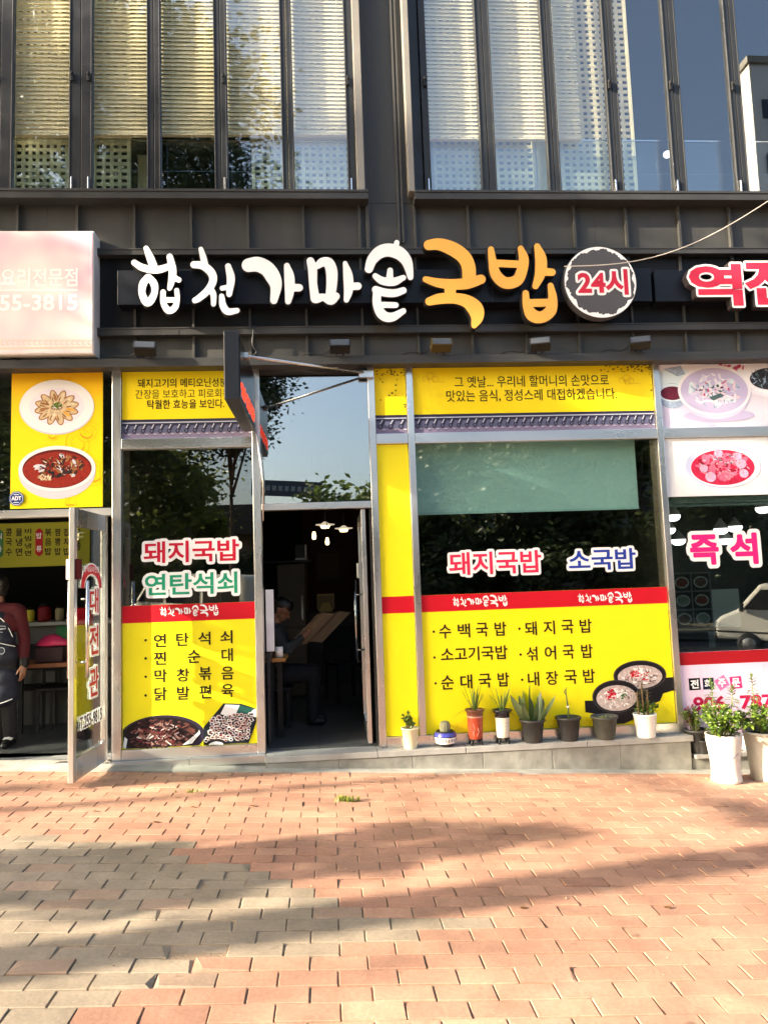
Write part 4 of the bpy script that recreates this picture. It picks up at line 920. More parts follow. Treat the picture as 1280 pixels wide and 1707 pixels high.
# lower left
FOODS = [inkn(*c) for c in ((52, 44, 66), (60, 36, 40), (110, 66, 60), (170, 128, 118), (225, 205, 200), (34, 26, 30), (240, 240, 240), (40, 90, 84), (28, 34, 44), (120, 40, 50), (196, 30, 46), (90, 130, 60))]
R0 = (X0b+0.004, X1a-0.004, 0.302, 1.502)
o = board('menu_poster', 'yellow menu panel left of the doorway with grilled meat and blood sausage pictures', 'menu panel', R0, YEL)
m = MB(); fr(m, R0[0], R0[1], 1.355, 1.5015, 0); m.build('red_band', RED, o)
m = MB(); logo(m, rect(267, 1008, 364.7, 1029), 0); m.build('logo_lettering', INKWHT, o)
H_ = 0.112; MENU = (('연', 257, 277.3, 1068), ('탄', 294.2, 314.9, 1066), ('석', 330.8, 351.5, 1064.5), ('쇠', 367.7, 388, 1062),
                     ('찐', 257, 277.3, 1097.5), ('순', 313.3, 334.2, 1094.5), ('대', 369.7, 388.6, 1092),
                     ('막', 258, 278.8, 1127), ('창', 294.6, 316, 1125.5), ('볶', 332.2, 352.9, 1123), ('음', 369.7, 390, 1122),
                     ('닭', 258, 278.8, 1157), ('발', 295.6, 316.5, 1155.5), ('편', 332.6, 352.9, 1153.5), ('육', 369.7, 390, 1151.5))
for i, (a, b_) in enumerate(((0, 4), (4, 7), (7, 11), (11, 15))):
    m = MB()
    for s, x0, x1, y in MENU[a:b_]: ch(m, s, x0, x1, y, H_)
    dot(m, 243.6, (1067, 1097.5, 1128, 1159)[i]); m.build('menu_line', INKBLK, o)

def clipz(poly, zmin, xmin=-99, xmax=99):
    out = []
    for x, z in poly: out.append((min(max(x, xmin), xmax), max(z, zmin)))
    return out
m = MB(); r = random.Random(21); zb = R0[2]+0.004; xl0 = R0[0]+0.004
pcx, pcz = at(271, 1226)[0], zb+0.09
m.flat(clipz(ell(pcx, pcz, 0.355, 0.175, 48), zb, xl0), YV-0.0020, 0); m.flat(clipz(ell(pcx-.01, pcz+0.008, 0.325, 0.15, 48), zb+.003, xl0), YV-0.0026, 5)
kk = 0
for i in range(330):
    a = r.uniform(0, 6.28); q = math.sqrt(r.random()); x = pcx-0.015+0.28*q*math.cos(a); z = pcz+0.02+0.125*q*math.sin(a); z = max(z, zb+0.012)
    if x < xl0+.02: continue
    t = r.uniform(-0.9, 0.9); l, w = r.uniform(.012, .032), r.uniform(.003, .008); c_, s_ = math.cos(t), math.sin(t); kk += 1
    m.flat([(x-l*c_+w*s_, z-l*s_-w*c_), (x+l*c_+w*s_, z+l*s_-w*c_), (x+l*c_*1.1-w*s_, z+l*s_*0.9+w*c_), (x-l*c_*.8-w*s_, z-l*s_+w*c_)], YV-0.0028-0.00001*kk, r.choice((1, 2, 2, 3, 1, 5, 9, 3, 4)) if q < .75 else r.choice((1, 5, 2)))
m.flat(clipz([(pcx-.35, zb+.02), (pcx-.31, zb+.10), (pcx-.285, zb+.08), (pcx-.30, zb+.0)], zb, xl0), YV-0.0064, 6); m.flat([(pcx+.17, zb+.01), (pcx+.30, zb+.11), (pcx+.31, zb+.13), (pcx+.32, zb+.10), (pcx+.25, zb+.02)], YV-0.0064, 6)
m.build('meat_picture', FOODS, o)
m = MB(); 
P = lambda px, py: XZ(px, py)
tray = [P(340, 1243), P(340, 1212), P(373.5, 1172), P(402, 1172.5), P(428.5, 1181), P(428, 1203), P(415, 1238)]
tray = [(min(x, R0[1]-.003), max(z, zb)) for x, z in tray]
m.flat(tray, YV-0.0068, 8)
m.flat([P(368, 1190), P(376, 1174), P(401, 1175), P(392, 1195)], YV-0.0072, 6); m.flat([P(392, 1194), P(400, 1175), P(424, 1180), (min(P(424, 1195)[0], R0[1]-.004), P(424, 1195)[1])], YV-0.0074, 7)
m.flat([(min(x, R0[1]-.003), z) for x, z in ell(P(427, 1188)[0], P(427, 1188)[1], .04, .035, 18)], YV-0.0076, 6)
kk = 0
for row_ in range(8):
    for c_ in range(11):
        u, w = (c_+.5+r.uniform(-.35, .35))/11, (row_+.5+r.uniform(-.35, .35))/8
        px = 346+u*72+(1-w)*8-(w)*4; py = 1193+w*44-u*5
        if px > 424 or py > 1240: continue
        x, z = P(px, py); kk += 1; s = r.uniform(.016, .022)
        if x > R0[1]-.025 or z < zb+.02: continue
        m.flat(ell(x, z, s, s*.8, 10, wob=.12, rnd=r), YV-0.0078-0.00001*kk, r.choice((4, 6, 4))); m.flat(ell(x+.001, z-.001, s*.6, s*.45, 8, wob=.2, rnd=r), YV-0.0092-0.00001*kk, r.choice((2, 9, 1, 0)))
m.flat(clipz(ell(P(361, 1240)[0], P(361, 1240)[1], .085, .045, 24), zb), YV-0.0106, 5); m.flat(clipz(ell(P(361, 1241)[0], P(361, 1241)[1], .062, .026, 24), zb), YV-0.0110, 6)
m.build('sausage_picture', FOODS, o)
# lower right
R0 = (X3b+0.004, X4a-0.004, 0.302, 1.502)
o = board('menu_poster', 'large yellow panel of six soups and two black pots, behind the row of plants', 'menu panel', R0, YEL)
m = MB(); fr(m, R0[0], R0[1], 1.355, 1.5015, 0); m.build('red_band', RED, o)
m = MB(); logo(m, rect(753.9, 992, 845, 1013), 0); logo(m, rect(961.9, 986.5, 1052.3, 1007), 0); m.build('logo_lettering', INKWHT, o)
H_ = 0.122; MENU = (('수', 731.6, 751.5, 1053), ('백', 762.5, 783, 1051.5), ('국', 793, 813, 1050), ('밥', 823.7, 843.3, 1048.5), ('돼', 874, 894, 1048), ('지', 905, 924, 1046.5), ('국', 935, 955, 1045), ('밥', 965.3, 985.3, 1043.5),
                     ('섞', 876.6, 895, 1090), ('어', 907, 926, 1088.5), ('국', 937, 956, 1087), ('밥', 967.7, 987, 1085.5),
                     ('순', 735, 756, 1138), ('대', 766.8, 786.7, 1136.5), ('국', 797, 818, 1135), ('밥', 828.8, 848, 1133), ('내', 879, 898, 1132), ('장', 909, 929.5, 1130.5), ('국', 939.8, 960.8, 1129), ('밥', 970.8, 990.7, 1127), ('소고기국밥', 734.5, 845.5, 1091.5))
for (a, b_), (px, py) in zip(((0, 4), (4, 8), (8, 12), (12, 16), (16, 20), (20, 21)), ((722.5, 1053), (865, 1048), (867, 1091), (725.6, 1139), (869.5, 1133), (723.8, 1096))):
    m = MB()
    for s, x0, x1, y in MENU[a:b_]: ch(m, s, x0, x1, y, H_)
    dot(m, px, py); m.build('menu_line', INKBLK, o)

POT = [inkn(*c) for c in ((30, 28, 32), (66, 62, 64), (198, 182, 176), (228, 216, 212), (206, 32, 52), (60, 120, 70), (120, 90, 84), (250, 248, 246), (96, 70, 66))]
m = MB(); r = random.Random(33)
def printed_pot(cx_, cy_, rx, ry, drop, hnd, k0):
    X, Z = P(cx_, cy_); rx_ = abs(P(cx_+rx, cy_)[0]-X); rz_ = abs(P(cx_, cy_+ry)[1]-Z); dz_ = abs(P(cx_, cy_+drop)[1]-Z); y = lambda k: YV-0.002-0.0006*(k0+k)
    body = [(X-rx_, Z), (X-rx_*.93, Z-dz_*.45), (X-rx_*.7, Z-dz_*.85), (X-rx_*.25, Z-dz_), (X+rx_*.25, Z-dz_), (X+rx_*.7, Z-dz_*.85), (X+rx_*.93, Z-dz_*.45), (X+rx_, Z)]
    m.flat(body, y(0), 0)
    sgn = hnd; m.flat([(X+sgn*rx_*.85, Z-dz_*.12), (X+sgn*rx_*1.32, Z-dz_*.10), (X+sgn*rx_*1.32, Z-dz_*.52), (X+sgn*rx_*.8, Z-dz_*.62)][::sgn], y(0)-.0002, 0)
    m.flat(ell(X, Z, rx_, rz_, 48), y(1), 1); m.flat(ell(X, Z, rx_*.95, rz_*.94, 48), y(2), 0); m.flat(ell(X, Z-rz_*.1, rx_*.84, rz_*.78, 44), y(3), 2)
    for i in range(110):
        a = r.uniform(0, 6.28); q = math.sqrt(r.random())*.95; x, z = X+rx_*.7*q*math.cos(a), Z-rz_*.08+rz_*.62*q*math.sin(a); t = r.uniform(0, 3.1); l, w = r.uniform(.012, .035), r.uniform(.004, .010); c_, s_ = math.cos(t), math.sin(t)*.7
        m.flat([(x-l*c_, z-l*s_), (x+w*s_, z-w*c_), (x+l*c_, z+l*s_), (x-w*s_, z+w*c_)], y(4)-.000012*i, r.choice((3, 7, 2, 6, 8, 3, 7)))
    for ccx, ccz, mi, n in ((-.22, .1, 4, 26), (.05, .2, 7, 16), (.3, 0.05, 5, 14) if hnd < 0 else (.1, 0, 4, 14)):
        for i in range(n):
            x, z = X+rx_*(ccx+r.gauss(0, .10)), Z+rz_*(ccz+r.gauss(0, .14)); s = r.uniform(.005, .014)
            m.flat(ell(x, z, s, s*.7, 7, wob=.35, rnd=r), y(7)-.000012*i-.0004*(mi % 3), mi)
printed_pot(1065.3, 1125.6, 44, 25, 52, 1, 0); printed_pot(1026, 1160.5, 40, 27.5, 46, -1, 9)
m.build('soup_pot_picture', POT, o)
r = random.Random(3); m = MB()
for k in range(70):
    x, z = at(945+r.gauss(0, 18), 1200)[0], 0.305+abs(r.gauss(0, .06)); s = r.uniform(.001, .0035); m.flat(ell(x, z, s, s, 6), YV-0.0018, 0)
m.build('soil_specks', mat('soil_splash', rgb(90, 80, 20), 0.9), o)
# sticker lettering on the glass
def glass_letters(body, R0, colr, grow, label, off, name='window_lettering'):
    m = MB(); put_outline(m, body, R0, -0.0025, grow, 0, off); put_text(m, body, R0, -0.0040, 1, off); o = m.build(name, [INKWHT, colr]); tag(o, label, 'window lettering'); return o
glass_letters('돼지국밥', rect(240, 901, 399, 937), ink(206, 24, 58), 0.026, 'red Korean letters edged white on the left window, above the green row', 0.020)
glass_letters('연탄석쇠', rect(242, 955, 396, 991), ink(40, 160, 120), 0.026, 'green Korean letters edged white on the left window', 0.020)
glass_letters('돼지국밥', rect(748, 919, 902, 957), ink(222, 44, 84), 0.023, 'red Korean letters edged white on the big window, left of the blue word', 0.020)
glass_letters('소국밥', rect(947, 915, 1059, 950), ink(36, 66, 168), 0.023, 'blue Korean letters edged white on the big window', 0.020)
MAG = ink(228, 38, 132)
for px0, px1, py0, py1, s, lb in ((1150, 1196, 892, 941, '즉', 'magenta rounded letter nearest the mullion on the right eatery glass'), (1217, 1261, 889, 940, '석', 'magenta rounded letter farther right, beside the reflected white van')):
    m = MB(); R0 = rect(px0, py0, px1, py1); put_outline(m, s, R0, -0.0025, 0.040, 0, 0.03); put_outline(m, s, (R0[0]+.006, R0[1]-.006, R0[2]+.006, R0[3]-.006), -0.0034, 0.012, 1, 0.0); put_text(m, s, (R0[0]+.006, R0[1]-.006, R0[2]+.006, R0[3]-.006), -0.0044, 1, 0.03)
    o = m.build('window_lettering', [INKWHT, MAG]); tag(o, lb, 'window lettering')

# ================================================================== food posters
PAL = [inkn(*c) for c in ((244, 242, 240), (214, 214, 222), (150, 40, 26), (96, 22, 20), (60, 40, 34), (214, 190, 150), (160, 110, 66), (70, 110, 40), (232, 214, 180), (246, 176, 16), (240, 232, 240), (34, 30, 32), (226, 170, 60))]
def splat(m, cx_, cz_, rx, rz, n, y, cols, r, l0, l1, w0=.3, w1=.6):
    for i in range(n):
        a = r.uniform(0, 6.28); q = math.sqrt(r.random()); x, z = cx_+rx*q*math.cos(a), cz_+rz*q*math.sin(a); t = r.uniform(0, 3.14); l = r.uniform(l0, l1); w = l*r.uniform(w0, w1); k = 7
        pts = [(x+l*math.cos(j*6.283/k)*r.uniform(.8, 1.15)*math.cos(t)-w*math.sin(j*6.283/k)*math.sin(t), z+(l*math.cos(j*6.283/k)*math.sin(t)+w*math.sin(j*6.283/k)*math.cos(t)*r.uniform(.8, 1.15))*.85) for j in range(k)]
        m.flat(pts, y-.000012*i, r.choice(cols))
YPO = bpy.data.materials.new('orange_yellow_print'); YPO.use_nodes = True; nt = YPO.node_tree; b0 = nt.nodes['Principled BSDF']; b0.inputs['Roughness'].default_value = 0.5; b0.inputs['Specular IOR Level'].default_value = 0.2
tcn = nt.nodes.new('ShaderNodeTexCoord'); sx = nt.nodes.new('ShaderNodeSeparateXYZ'); nt.links.new(tcn.outputs['Object'], sx.inputs[0])
rp = nt.nodes.new('ShaderNodeValToRGB'); rp.color_ramp.elements[0].color = rgb(253, 236, 22); e_ = rp.color_ramp.elements.new(0.55); e_.color = rgb(253, 224, 18); rp.color_ramp.elements[2].color = rgb(247, 182, 24)
mr = nt.nodes.new('ShaderNodeMapRange'); mr.inputs[2].default_value = 1.25; nt.links.new(sx.outputs[2], mr.inputs[0]); nt.links.new(mr.outputs[0], rp.inputs[0]); nt.links.new(rp.outputs[0], b0.inputs['Base Color'])
R0 = rect(19.5, 617, 172, 846); R0 = (R0[0], R0[1], at(96, 846.5)[2], 3.57)
o = board('food_poster', 'yellow poster of fried dumplings and red seafood soup on the left eatery glass', 'poster', R0, YPO)
m = MB(); r = random.Random(2)
for cx_, cy_, rr in ((148, 720, .10), (130, 740, .14), (160, 790, .12), (112, 604+22, .08), (120, 838, .07), (90, 725, .06)):
    X, Z = P(cx_, cy_)
    for turn in (0, 1):
        pts = []
        for k in range(26):
            a = 0.6+k*0.27; q = rr*(1-k/34.0); pts.append((X+q*math.cos(a+turn*3), YV-0.0024, Z+q*math.sin(a+turn*3)))
        pts = [(min(max(x, R0[0]+.02), R0[1]-.02), y, min(max(z, R0[2]+.02), R0[3]-.02)) for x, y, z in pts]; m.tube(pts, [0.0010+0.006*0 for _ in pts], 5)
        for q0, q1 in zip(pts[:-1:1], pts[1::1]):
            w = 0.008; m.add([(q0[0], YV-.0021, q0[2]-w), (q1[0], YV-.0021, q1[2]-w), (q1[0], YV-.0021, q1[2]+w), (q0[0], YV-.0021, q0[2]+w)], [(0, 1, 2, 3)]) if abs(q1[0]-q0[0]) > .004 and turn == 0 and q1[0] > q0[0] else None
m.build('scroll_pattern', ink(240, 176, 30), o)
X, Z = P(96, 679); m = MB(); y = lambda k: YV-0.003-0.0006*k
m.flat(ell(X, Z, .318, .245, 56), y(0), 1); m.flat(ell(X, Z+.006, .313, .238, 56), y(1), 0); m.flat(ell(X, Z+.004, .235, .165, 50), y(2), 10)
for j in range(12):
    a = j*2*math.pi/12+.2; cx_, cz_ = X+.115*math.cos(a), Z-.005+.085*math.sin(a); t = math.atan2(math.sin(a)*.8, math.cos(a))
    def dl(l, w, n=14): return [(cx_+l*math.cos(b_)*math.cos(t)-w*math.sin(b_)*math.sin(t), cz_+l*math.cos(b_)*math.sin(t)+w*math.sin(b_)*math.cos(t)) for b_ in np.linspace(0, 6.283, n, endpoint=False)]
    m.flat(dl(.078, .036), y(3)-.00005*j, 6); m.flat(dl(.068, .026), y(4)-.00005*j, 5); 
    m.flat([(cx_+(q[0]-cx_)*.7+.008, cz_+(q[1]-cz_)*.6+.008) for q in dl(.06, .018)], y(5)-.00005*j, r.choice((8, 5, 6, 12)))
    m.flat([(cx_+(q[0]-cx_)*.5-.012, cz_+(q[1]-cz_)*.6-.010) for q in dl(.05, .012)], y(5)-.0002-.00005*j, 6)
splat(m, X, Z+.01, .04, .032, 40, y(7), (7, 7, 7), r, .006, .014); splat(m, X, Z+.01, .04, .03, 14, y(8), (12, 8), r, .003, .006)
m.build('dumpling_picture', PAL, o)
X, Z = P(96.5, 781); m = MB()
dz_ = abs(P(96, 832)[1]-Z)
body = [(X-.325, Z)]+[(X+.325*math.cos(a), Z-.03+(dz_-.03)*math.sin(a)) for a in np.linspace(math.pi+.05, 2*math.pi-.05, 20)]+[(X+.325, Z)]
m.flat(body, y(0), 1); m.flat(ell(X, Z, .325, .198, 56), y(1), 0); m.flat(ell(X, Z-.004, .292, .170, 52), y(2), 3); m.flat(ell(X, Z-.012, .285, .155, 52), y(3), 2)
splat(m, X+.02, Z+.02, .20, .10, 120, y(4), (4, 11, 4, 3, 6, 4, 1), r, .012, .036); splat(m, X+.04, Z+.05, .16, .07, 60, y(7), (2, 6, 8, 3, 5), r, .006, .022, .12, .3)
splat(m, X-.10, Z-.075, .05, .025, 22, y(9), (8, 8, 5), r, .014, .03, .15, .25); splat(m, X+.12, Z-.07, .05, .03, 10, y(9), (2, 8), r, .012, .03, .15, .3)
m.build('soup_picture', PAL, o)
X, Z = P(29.5, 831.5); oo = [(X+.066*math.cos(math.pi/8+k*math.pi/4), Z+.066*math.sin(math.pi/8+k*math.pi/4)) for k in range(8)]
m = MB(); m.prism(oo, YV-0.0125, YV-0.0105, 0); oi = [(X+(x-X)*.88, Z+(z-Z)*.88) for x, z in oo]; m.flat(oi, YV-0.0132, 1); oi2 = [(X+(x-X)*.82, Z+(z-Z)*.82) for x, z in oo]; m.flat(oi2, YV-0.0137, 0); put_text(m, 'ADT', (X-.042, X+.042, Z-.016, Z+.02), YV-.0144, 1, 0.04)
for dz_ in (-.034, .034): m.flat([(X-.022, Z+dz_-.003), (X+.022, Z+dz_-.003), (X+.022, Z+dz_+.003), (X-.022, Z+dz_+.003)], YV-.0144, 1)
o = m.build('security_sticker', [ink(20, 60, 130), INKWHT]); tag(o, 'blue octagonal security sticker on the bottom corner of the yellow poster', 'sticker')
# right eatery posters
LAV = [inkn(*c) if k else ink(*c) for k, c in enumerate(((238, 235, 247), (226, 221, 243), (206, 199, 232), (250, 250, 255), (244, 222, 234), (84, 108, 110), (200, 90, 130), (110, 40, 60), (52, 54, 62), (206, 60, 60), (170, 190, 214), (246, 232, 222), (226, 244, 250)))]
R0 = (X4b+0.006, 4.9, ZR1+0.004, ZT-0.014)
o = board('food_poster', 'lilac poster of a white bowl of cold noodles above the right eatery window', 'poster', R0, LAV[0], 'food posters on the right eatery')
m = MB(); r = random.Random(12)
zt = R0[3]-.004; fr(m, R0[0], R0[1], R0[2]+.36, zt, 0, 3); fr(m, R0[0]+.02, R0[0]+.5, R0[2]+.01, R0[2]+.28, 1, 1)
m.flat(clipz(ell(X4b+.16, zt-.14, .19, .10, 30), 0, R0[0]), y(1), 12); m.flat([(X4b+.05, zt-.05), (X4b+.18, zt-.12), (X4b+.26, zt-.10), (X4b+.22, zt-.02)], y(2), 10); splat(m, X4b+.68, zt-.05, .16, .03, 30, y(2), (9, 9, 6, 11), r, .015, .04)
X, Z = P(1119, 655); m.flat(clipz(ell(X, Z-.03, .145, .12, 36), 0, R0[0]), y(1)-.0003, 10); m.flat(clipz(ell(X, Z, .145, .085, 36), 0, R0[0]), y(2)-.0003, 12); m.flat(clipz(ell(X, Z-.006, .115, .065, 32), 0, R0[0]), y(3)-.0003, 7)
X, Z = P(1189, 651)
m.flat(ell(X+.03, Z-.24, .34, .06, 30), y(1)-.0006, 2)
m.flat([(X-.345, Z)]+[(X+.345*math.cos(a)*.97, Z-.05+.225*math.sin(a)) for a in np.linspace(math.pi+.08, 2*math.pi-.08, 22)]+[(X+.345, Z)], y(4), 1)
m.flat(ell(X, Z, .352, .242, 60), y(5), 3); m.flat(ell(X, Z-.004, .325, .215, 56), y(6), 2)
splat(m, X, Z, .25, .15, 90, y(7), (0, 3, 1, 12, 4, 10), r, .02, .06, .2, .5); splat(m, X-.02, Z-.005, .12, .06, 50, y(9), (5, 5, 10, 4, 3), r, .01, .03, .3, .6); splat(m, X+.02, Z-.01, .2, .12, 18, y(11), (6, 4, 7), r, .008, .022)
m.flat([(X-.06, Z-.07), (X+.05, Z-.03), (X+.09, Z-.055), (X-.02, Z-.10)], y(12), 5)
X, Z = P(1280, 632); m.flat(ell(X, Z-.03, .24, .15, 40), y(4)-.0002, 0); m.flat(ell(X, Z, .24, .135, 40), y(5)-.0002, 3); m.flat(ell(X+.01, Z, .2, .105, 36), y(6)-.0002, 8); splat(m, X, Z, .17, .09, 60, y(7)-.001, (8, 5, 8, 10), r, .015, .05, .08, .16)
m.build('noodle_picture', LAV, o)
zb = at(1190, 826.5)[2]; R0 = (X4b+0.006, 4.9, zb, ZR0-0.004)
o = board('food_poster', 'white poster of glossy red stew with quail eggs just under the right eatery transom', 'poster', R0, ink(228, 234, 234), 'food posters on the right eatery')
m = MB(); RD = [inkn(*c) for c in ((190, 198, 226), (238, 240, 250), (196, 40, 74), (226, 110, 140), (240, 170, 190), (150, 26, 50), (214, 176, 206), (120, 110, 120), (236, 130, 150))]
X, Z = P(1204, 777); m.flat(ell(X, Z, .36, .205, 60), y(0), 0); m.flat(ell(X+.02, Z-.016, .335, .18, 56), y(1), 1); m.flat(ell(X-.005, Z-.014, .305, .165, 56), y(2), 2)
splat(m, X, Z+.005, .25, .125, 60, y(3), (3, 8, 5, 2, 3, 8), r, .03, .07, .35, .6); splat(m, X, Z, .24, .12, 50, y(5), (4, 3, 5, 2), r, .01, .03, .2, .5)
for dx_, dz_, s in ((-.13, -.10, .052), (.17, .015, .05), (.19, -.075, .045), (-.19, -.02, .04), (.14, .085, .042), (-.04, .12, .042)):
    m.flat(ell(X+dx_, Z+dz_, s, s*.9, 18), y(7), 6); m.flat(ell(X+dx_-.01, Z+dz_+.012, s*.5, s*.4, 14), y(8), 4)
splat(m, X+.02, Z+.06, .12, .05, 30, y(9), (7, 6, 4, 0), r, .006, .02)
m.build('stew_picture', RD, o)
za, zc = at(1206, 1085)[2], at(1206, 1106)[2]
R0 = (X4b+0.006, 6.2, 0.145, za)
o = board('phone_order_panel', 'pale pink phone order panel topped by a dark red band, behind the right hand plants', 'panel', R0, ink(244, 218, 238))
m = MB(); fr(m, R0[0], R0[1], zc, za-.0005, 0); m.build('red_band', ink(176, 26, 36), o)
m = MB()
for (x0, y0, x1, y1), mi, rot, s in (((1146.9, 1131, 1165.8, 1149.5), 0, 0.02, '전'), ((1170, 1130, 1188.3, 1148.8), 1, 0.0, '화'), ((1192.5, 1128, 1211, 1148), 2, 0.5, '주'), ((1215.5, 1128, 1234.5, 1147), 3, 0.05, '문')):
    q = rect(x0, y0, x1, y1); cx_, cz_ = (q[0]+q[1])/2, (q[2]+q[3])/2; hw = (q[1]-q[0])/2; c_, s_ = math.cos(rot), math.sin(rot)
    m.flat([(cx_+hw*(a*c_-b_*s_), cz_+hw*(a*s_+b_*c_)) for a, b_ in ((-1, -1), (1, -1), (1, 1), (-1, 1))], YV-.002, mi); put_text(m, s, (cx_-hw*.72, cx_+hw*.72, cz_-hw*.74, cz_+hw*.74), YV-.0028, 4, .035)
m.build('lettering', [ink(22, 18, 26), ink(24, 26, 62), ink(240, 120, 176), ink(206, 40, 120), INKWHT], o)
m = MB(); put_text(m, '906', rect(1154, 1160, 1208, 1185), YV-.002, 0, .035); put_text(m, '7877', rect(1232, 1157, 1306, 1181), YV-.002, 0, .035); m.build('phone_number', ink(190, 24, 76), o)

# ================================================================== interiors
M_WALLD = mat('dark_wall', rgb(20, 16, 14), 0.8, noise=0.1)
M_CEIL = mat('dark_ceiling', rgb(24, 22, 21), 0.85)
FT = bpy.data.materials.new('floor_tile'); FT.use_nodes = True; nt = FT.node_tree; b0 = nt.nodes['Principled BSDF']; b0.inputs['Roughness'].default_value = 0.32
tcn = nt.nodes.new('ShaderNodeTexCoord'); bt = nt.nodes.new('ShaderNodeTexBrick'); bt.offset = 0.0; bt.inputs['Scale'].default_value = 1.0; bt.inputs['Brick Width'].default_value = 0.6; bt.inputs['Row Height'].default_value = 0.6; bt.inputs['Mortar Size'].default_value = 0.005
bt.inputs['Color1'].default_value = rgb(70, 72, 74); bt.inputs['Color2'].default_value = rgb(75, 77, 77); bt.inputs['Mortar'].default_value = rgb(34, 34, 34)
nt.links.new(tcn.outputs['Object'], bt.inputs[0]); nt.links.new(bt.outputs[0], b0.inputs['Base Color'])
def st(name, bx, m, loc=None):
    mb = MB()
    for q in bx: mb.box(*q)
    o = mb.build(name, m, loc=loc); tag(o, kind='structure'); return o
st('shop_floor', [(-1.86, 3.07, 0.055, 6.0, 0.0, 0.236)], FT, loc=(-0.14, 0.06, 0.236))
st('shop_floor', [(-6.2, -1.9, 0.31, 6.0, 0.0, 0.216)], FT, loc=(-2.5, 0.3, 0.216))
st('shop_floor', [(3.11, 8.4, 0.11, 6.0, -0.2, 0.04)], FT, loc=(3.2, 0.3, 0.04))
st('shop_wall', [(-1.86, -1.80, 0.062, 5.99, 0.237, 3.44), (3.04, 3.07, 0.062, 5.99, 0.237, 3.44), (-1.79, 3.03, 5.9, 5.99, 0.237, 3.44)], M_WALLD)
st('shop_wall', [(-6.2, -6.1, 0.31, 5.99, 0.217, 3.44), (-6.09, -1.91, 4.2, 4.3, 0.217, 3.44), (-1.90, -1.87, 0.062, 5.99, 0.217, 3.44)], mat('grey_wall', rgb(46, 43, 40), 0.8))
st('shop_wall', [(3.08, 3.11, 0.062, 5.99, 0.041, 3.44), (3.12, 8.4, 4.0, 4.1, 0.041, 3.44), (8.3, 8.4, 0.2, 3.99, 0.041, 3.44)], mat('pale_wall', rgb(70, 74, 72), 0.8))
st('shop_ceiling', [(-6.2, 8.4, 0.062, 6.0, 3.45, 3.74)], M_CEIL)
st('outer_wall', [(-6.4, -6.21, -0.05, 6.2, -0.6, 3.6), (8.41, 8.6, -0.05, 6.2, -0.8, 3.6), (-6.2, 8.4, 6.01, 6.2, 0.0, 3.74)], M_CONC)
st('outer_wall', [(-6.4, -5.61, -0.04, 0.05, -0.2, 3.58), (7.08, 8.6, -0.04, 0.05, -0.8, 3.58)], M_CLAD)
# roller blind behind the big window
rb_ = root('roller_blind', (1.9, 0.14, 2.27), 'teal roller blind half drawn behind the big restaurant window', 'blind')
bz = at(880, 850, 0.14)[2]
m = MB(); m.box(at(694, 800, .14)[0], at(1061, 800, .14)[0], 0.14, 0.143, bz, 2.90); m.build('fabric', mat('teal_fabric', rgb(164, 204, 196), 0.9, noise=0.05, nscale=2), rb_)
m = MB(); m.box(at(694, 800, .14)[0], at(1061, 800, .14)[0], 0.134, 0.149, bz-0.02, bz-0.0005); m.build('bottom_bar', mat('teal_bar', rgb(150, 190, 184), 0.6), rb_)
m = MB(); m.tube([(at(694, 800, .14)[0], .16, 2.92), (at(1061, 800, .14)[0], .16, 2.92)], 0.03, 10); m.build('roller', M_STEEL, rb_)
# lamps in the restaurant
GLOW = mat('lamp_glow_warm', (1, .8, .45), emit=(1, .72, .34), estr=1.1); GLOWW = mat('lamp_glow_white', (1, 1, 1), emit=(1, .98, .95), estr=0.9)
def disc_lamp(px, py, Y, label, w=0.13):
    p = at(px, py, Y); o = root('ceiling_lamp', tuple(p), label, 'lamp', 'lamps glowing inside the restaurant')
    m = MB(); m.lathe([(0, -.035), (.05, -.03), (.065, 0), (.05, .02)], p, 20); m.build('bulb', GLOW, o); m = MB(); m.lathe([(.065, 0.004), (w, .016), (w, .024), (.06, .03), (.02, .06)], p, 24); m.build('shade', mat('lamp_disc', rgb(230, 215, 190), 0.4, emit=(1, .85, .6), estr=0.12), o)
    m = MB(); m.tube([(p[0], p[1], p[2]+.06), (p[0], p[1], 3.448)], .006, 6); m.build('cord', M_BLACK, o)
disc_lamp(542, 877, 3.6, 'flat disc lamp glowing inside the doorway, left of a second one'); disc_lamp(573, 883, 4.2, 'flat disc lamp glowing inside the doorway, nearest the open door leaf')
def bulb(px, py, Y, label):
    p = at(px, py, Y); o = root('pendant_bulb', tuple(p), label, 'lamp', 'bare bulbs inside the doorway')
    m = MB(); m.lathe([(0, -.05), (.02, -.045), (.028, -.015), (.022, .02), (.016, .05)], p, 14); m.build('bulb', GLOW, o); m = MB(); m.lathe([(.02, .0505), (.024, .06), (.024, .10), (0, .11)], p, 12); m.tube([(p[0], p[1], p[2]+.1), (p[0], p[1], 3.448)], .005, 6); m.build('socket', M_BLACK, o)
bulb(523.5, 893, 3.0, 'warm pendant bulb hanging at the left inside the doorway'); bulb(545.5, 902.5, 3.4, 'lower warm pendant bulb hanging under the disc lamps')
def slab(name, x0, y0, x1, y1, Y, d, m_, label, cat, zf=None):
    a, b_, z0, z1 = rect(x0, y0, x1, y1, Y)
    o = MB().box(a, b_, Y, Y+d, z0 if zf is None else zf, z1).build(name, m_, bevel=0.006); tag(o, label, cat); return o
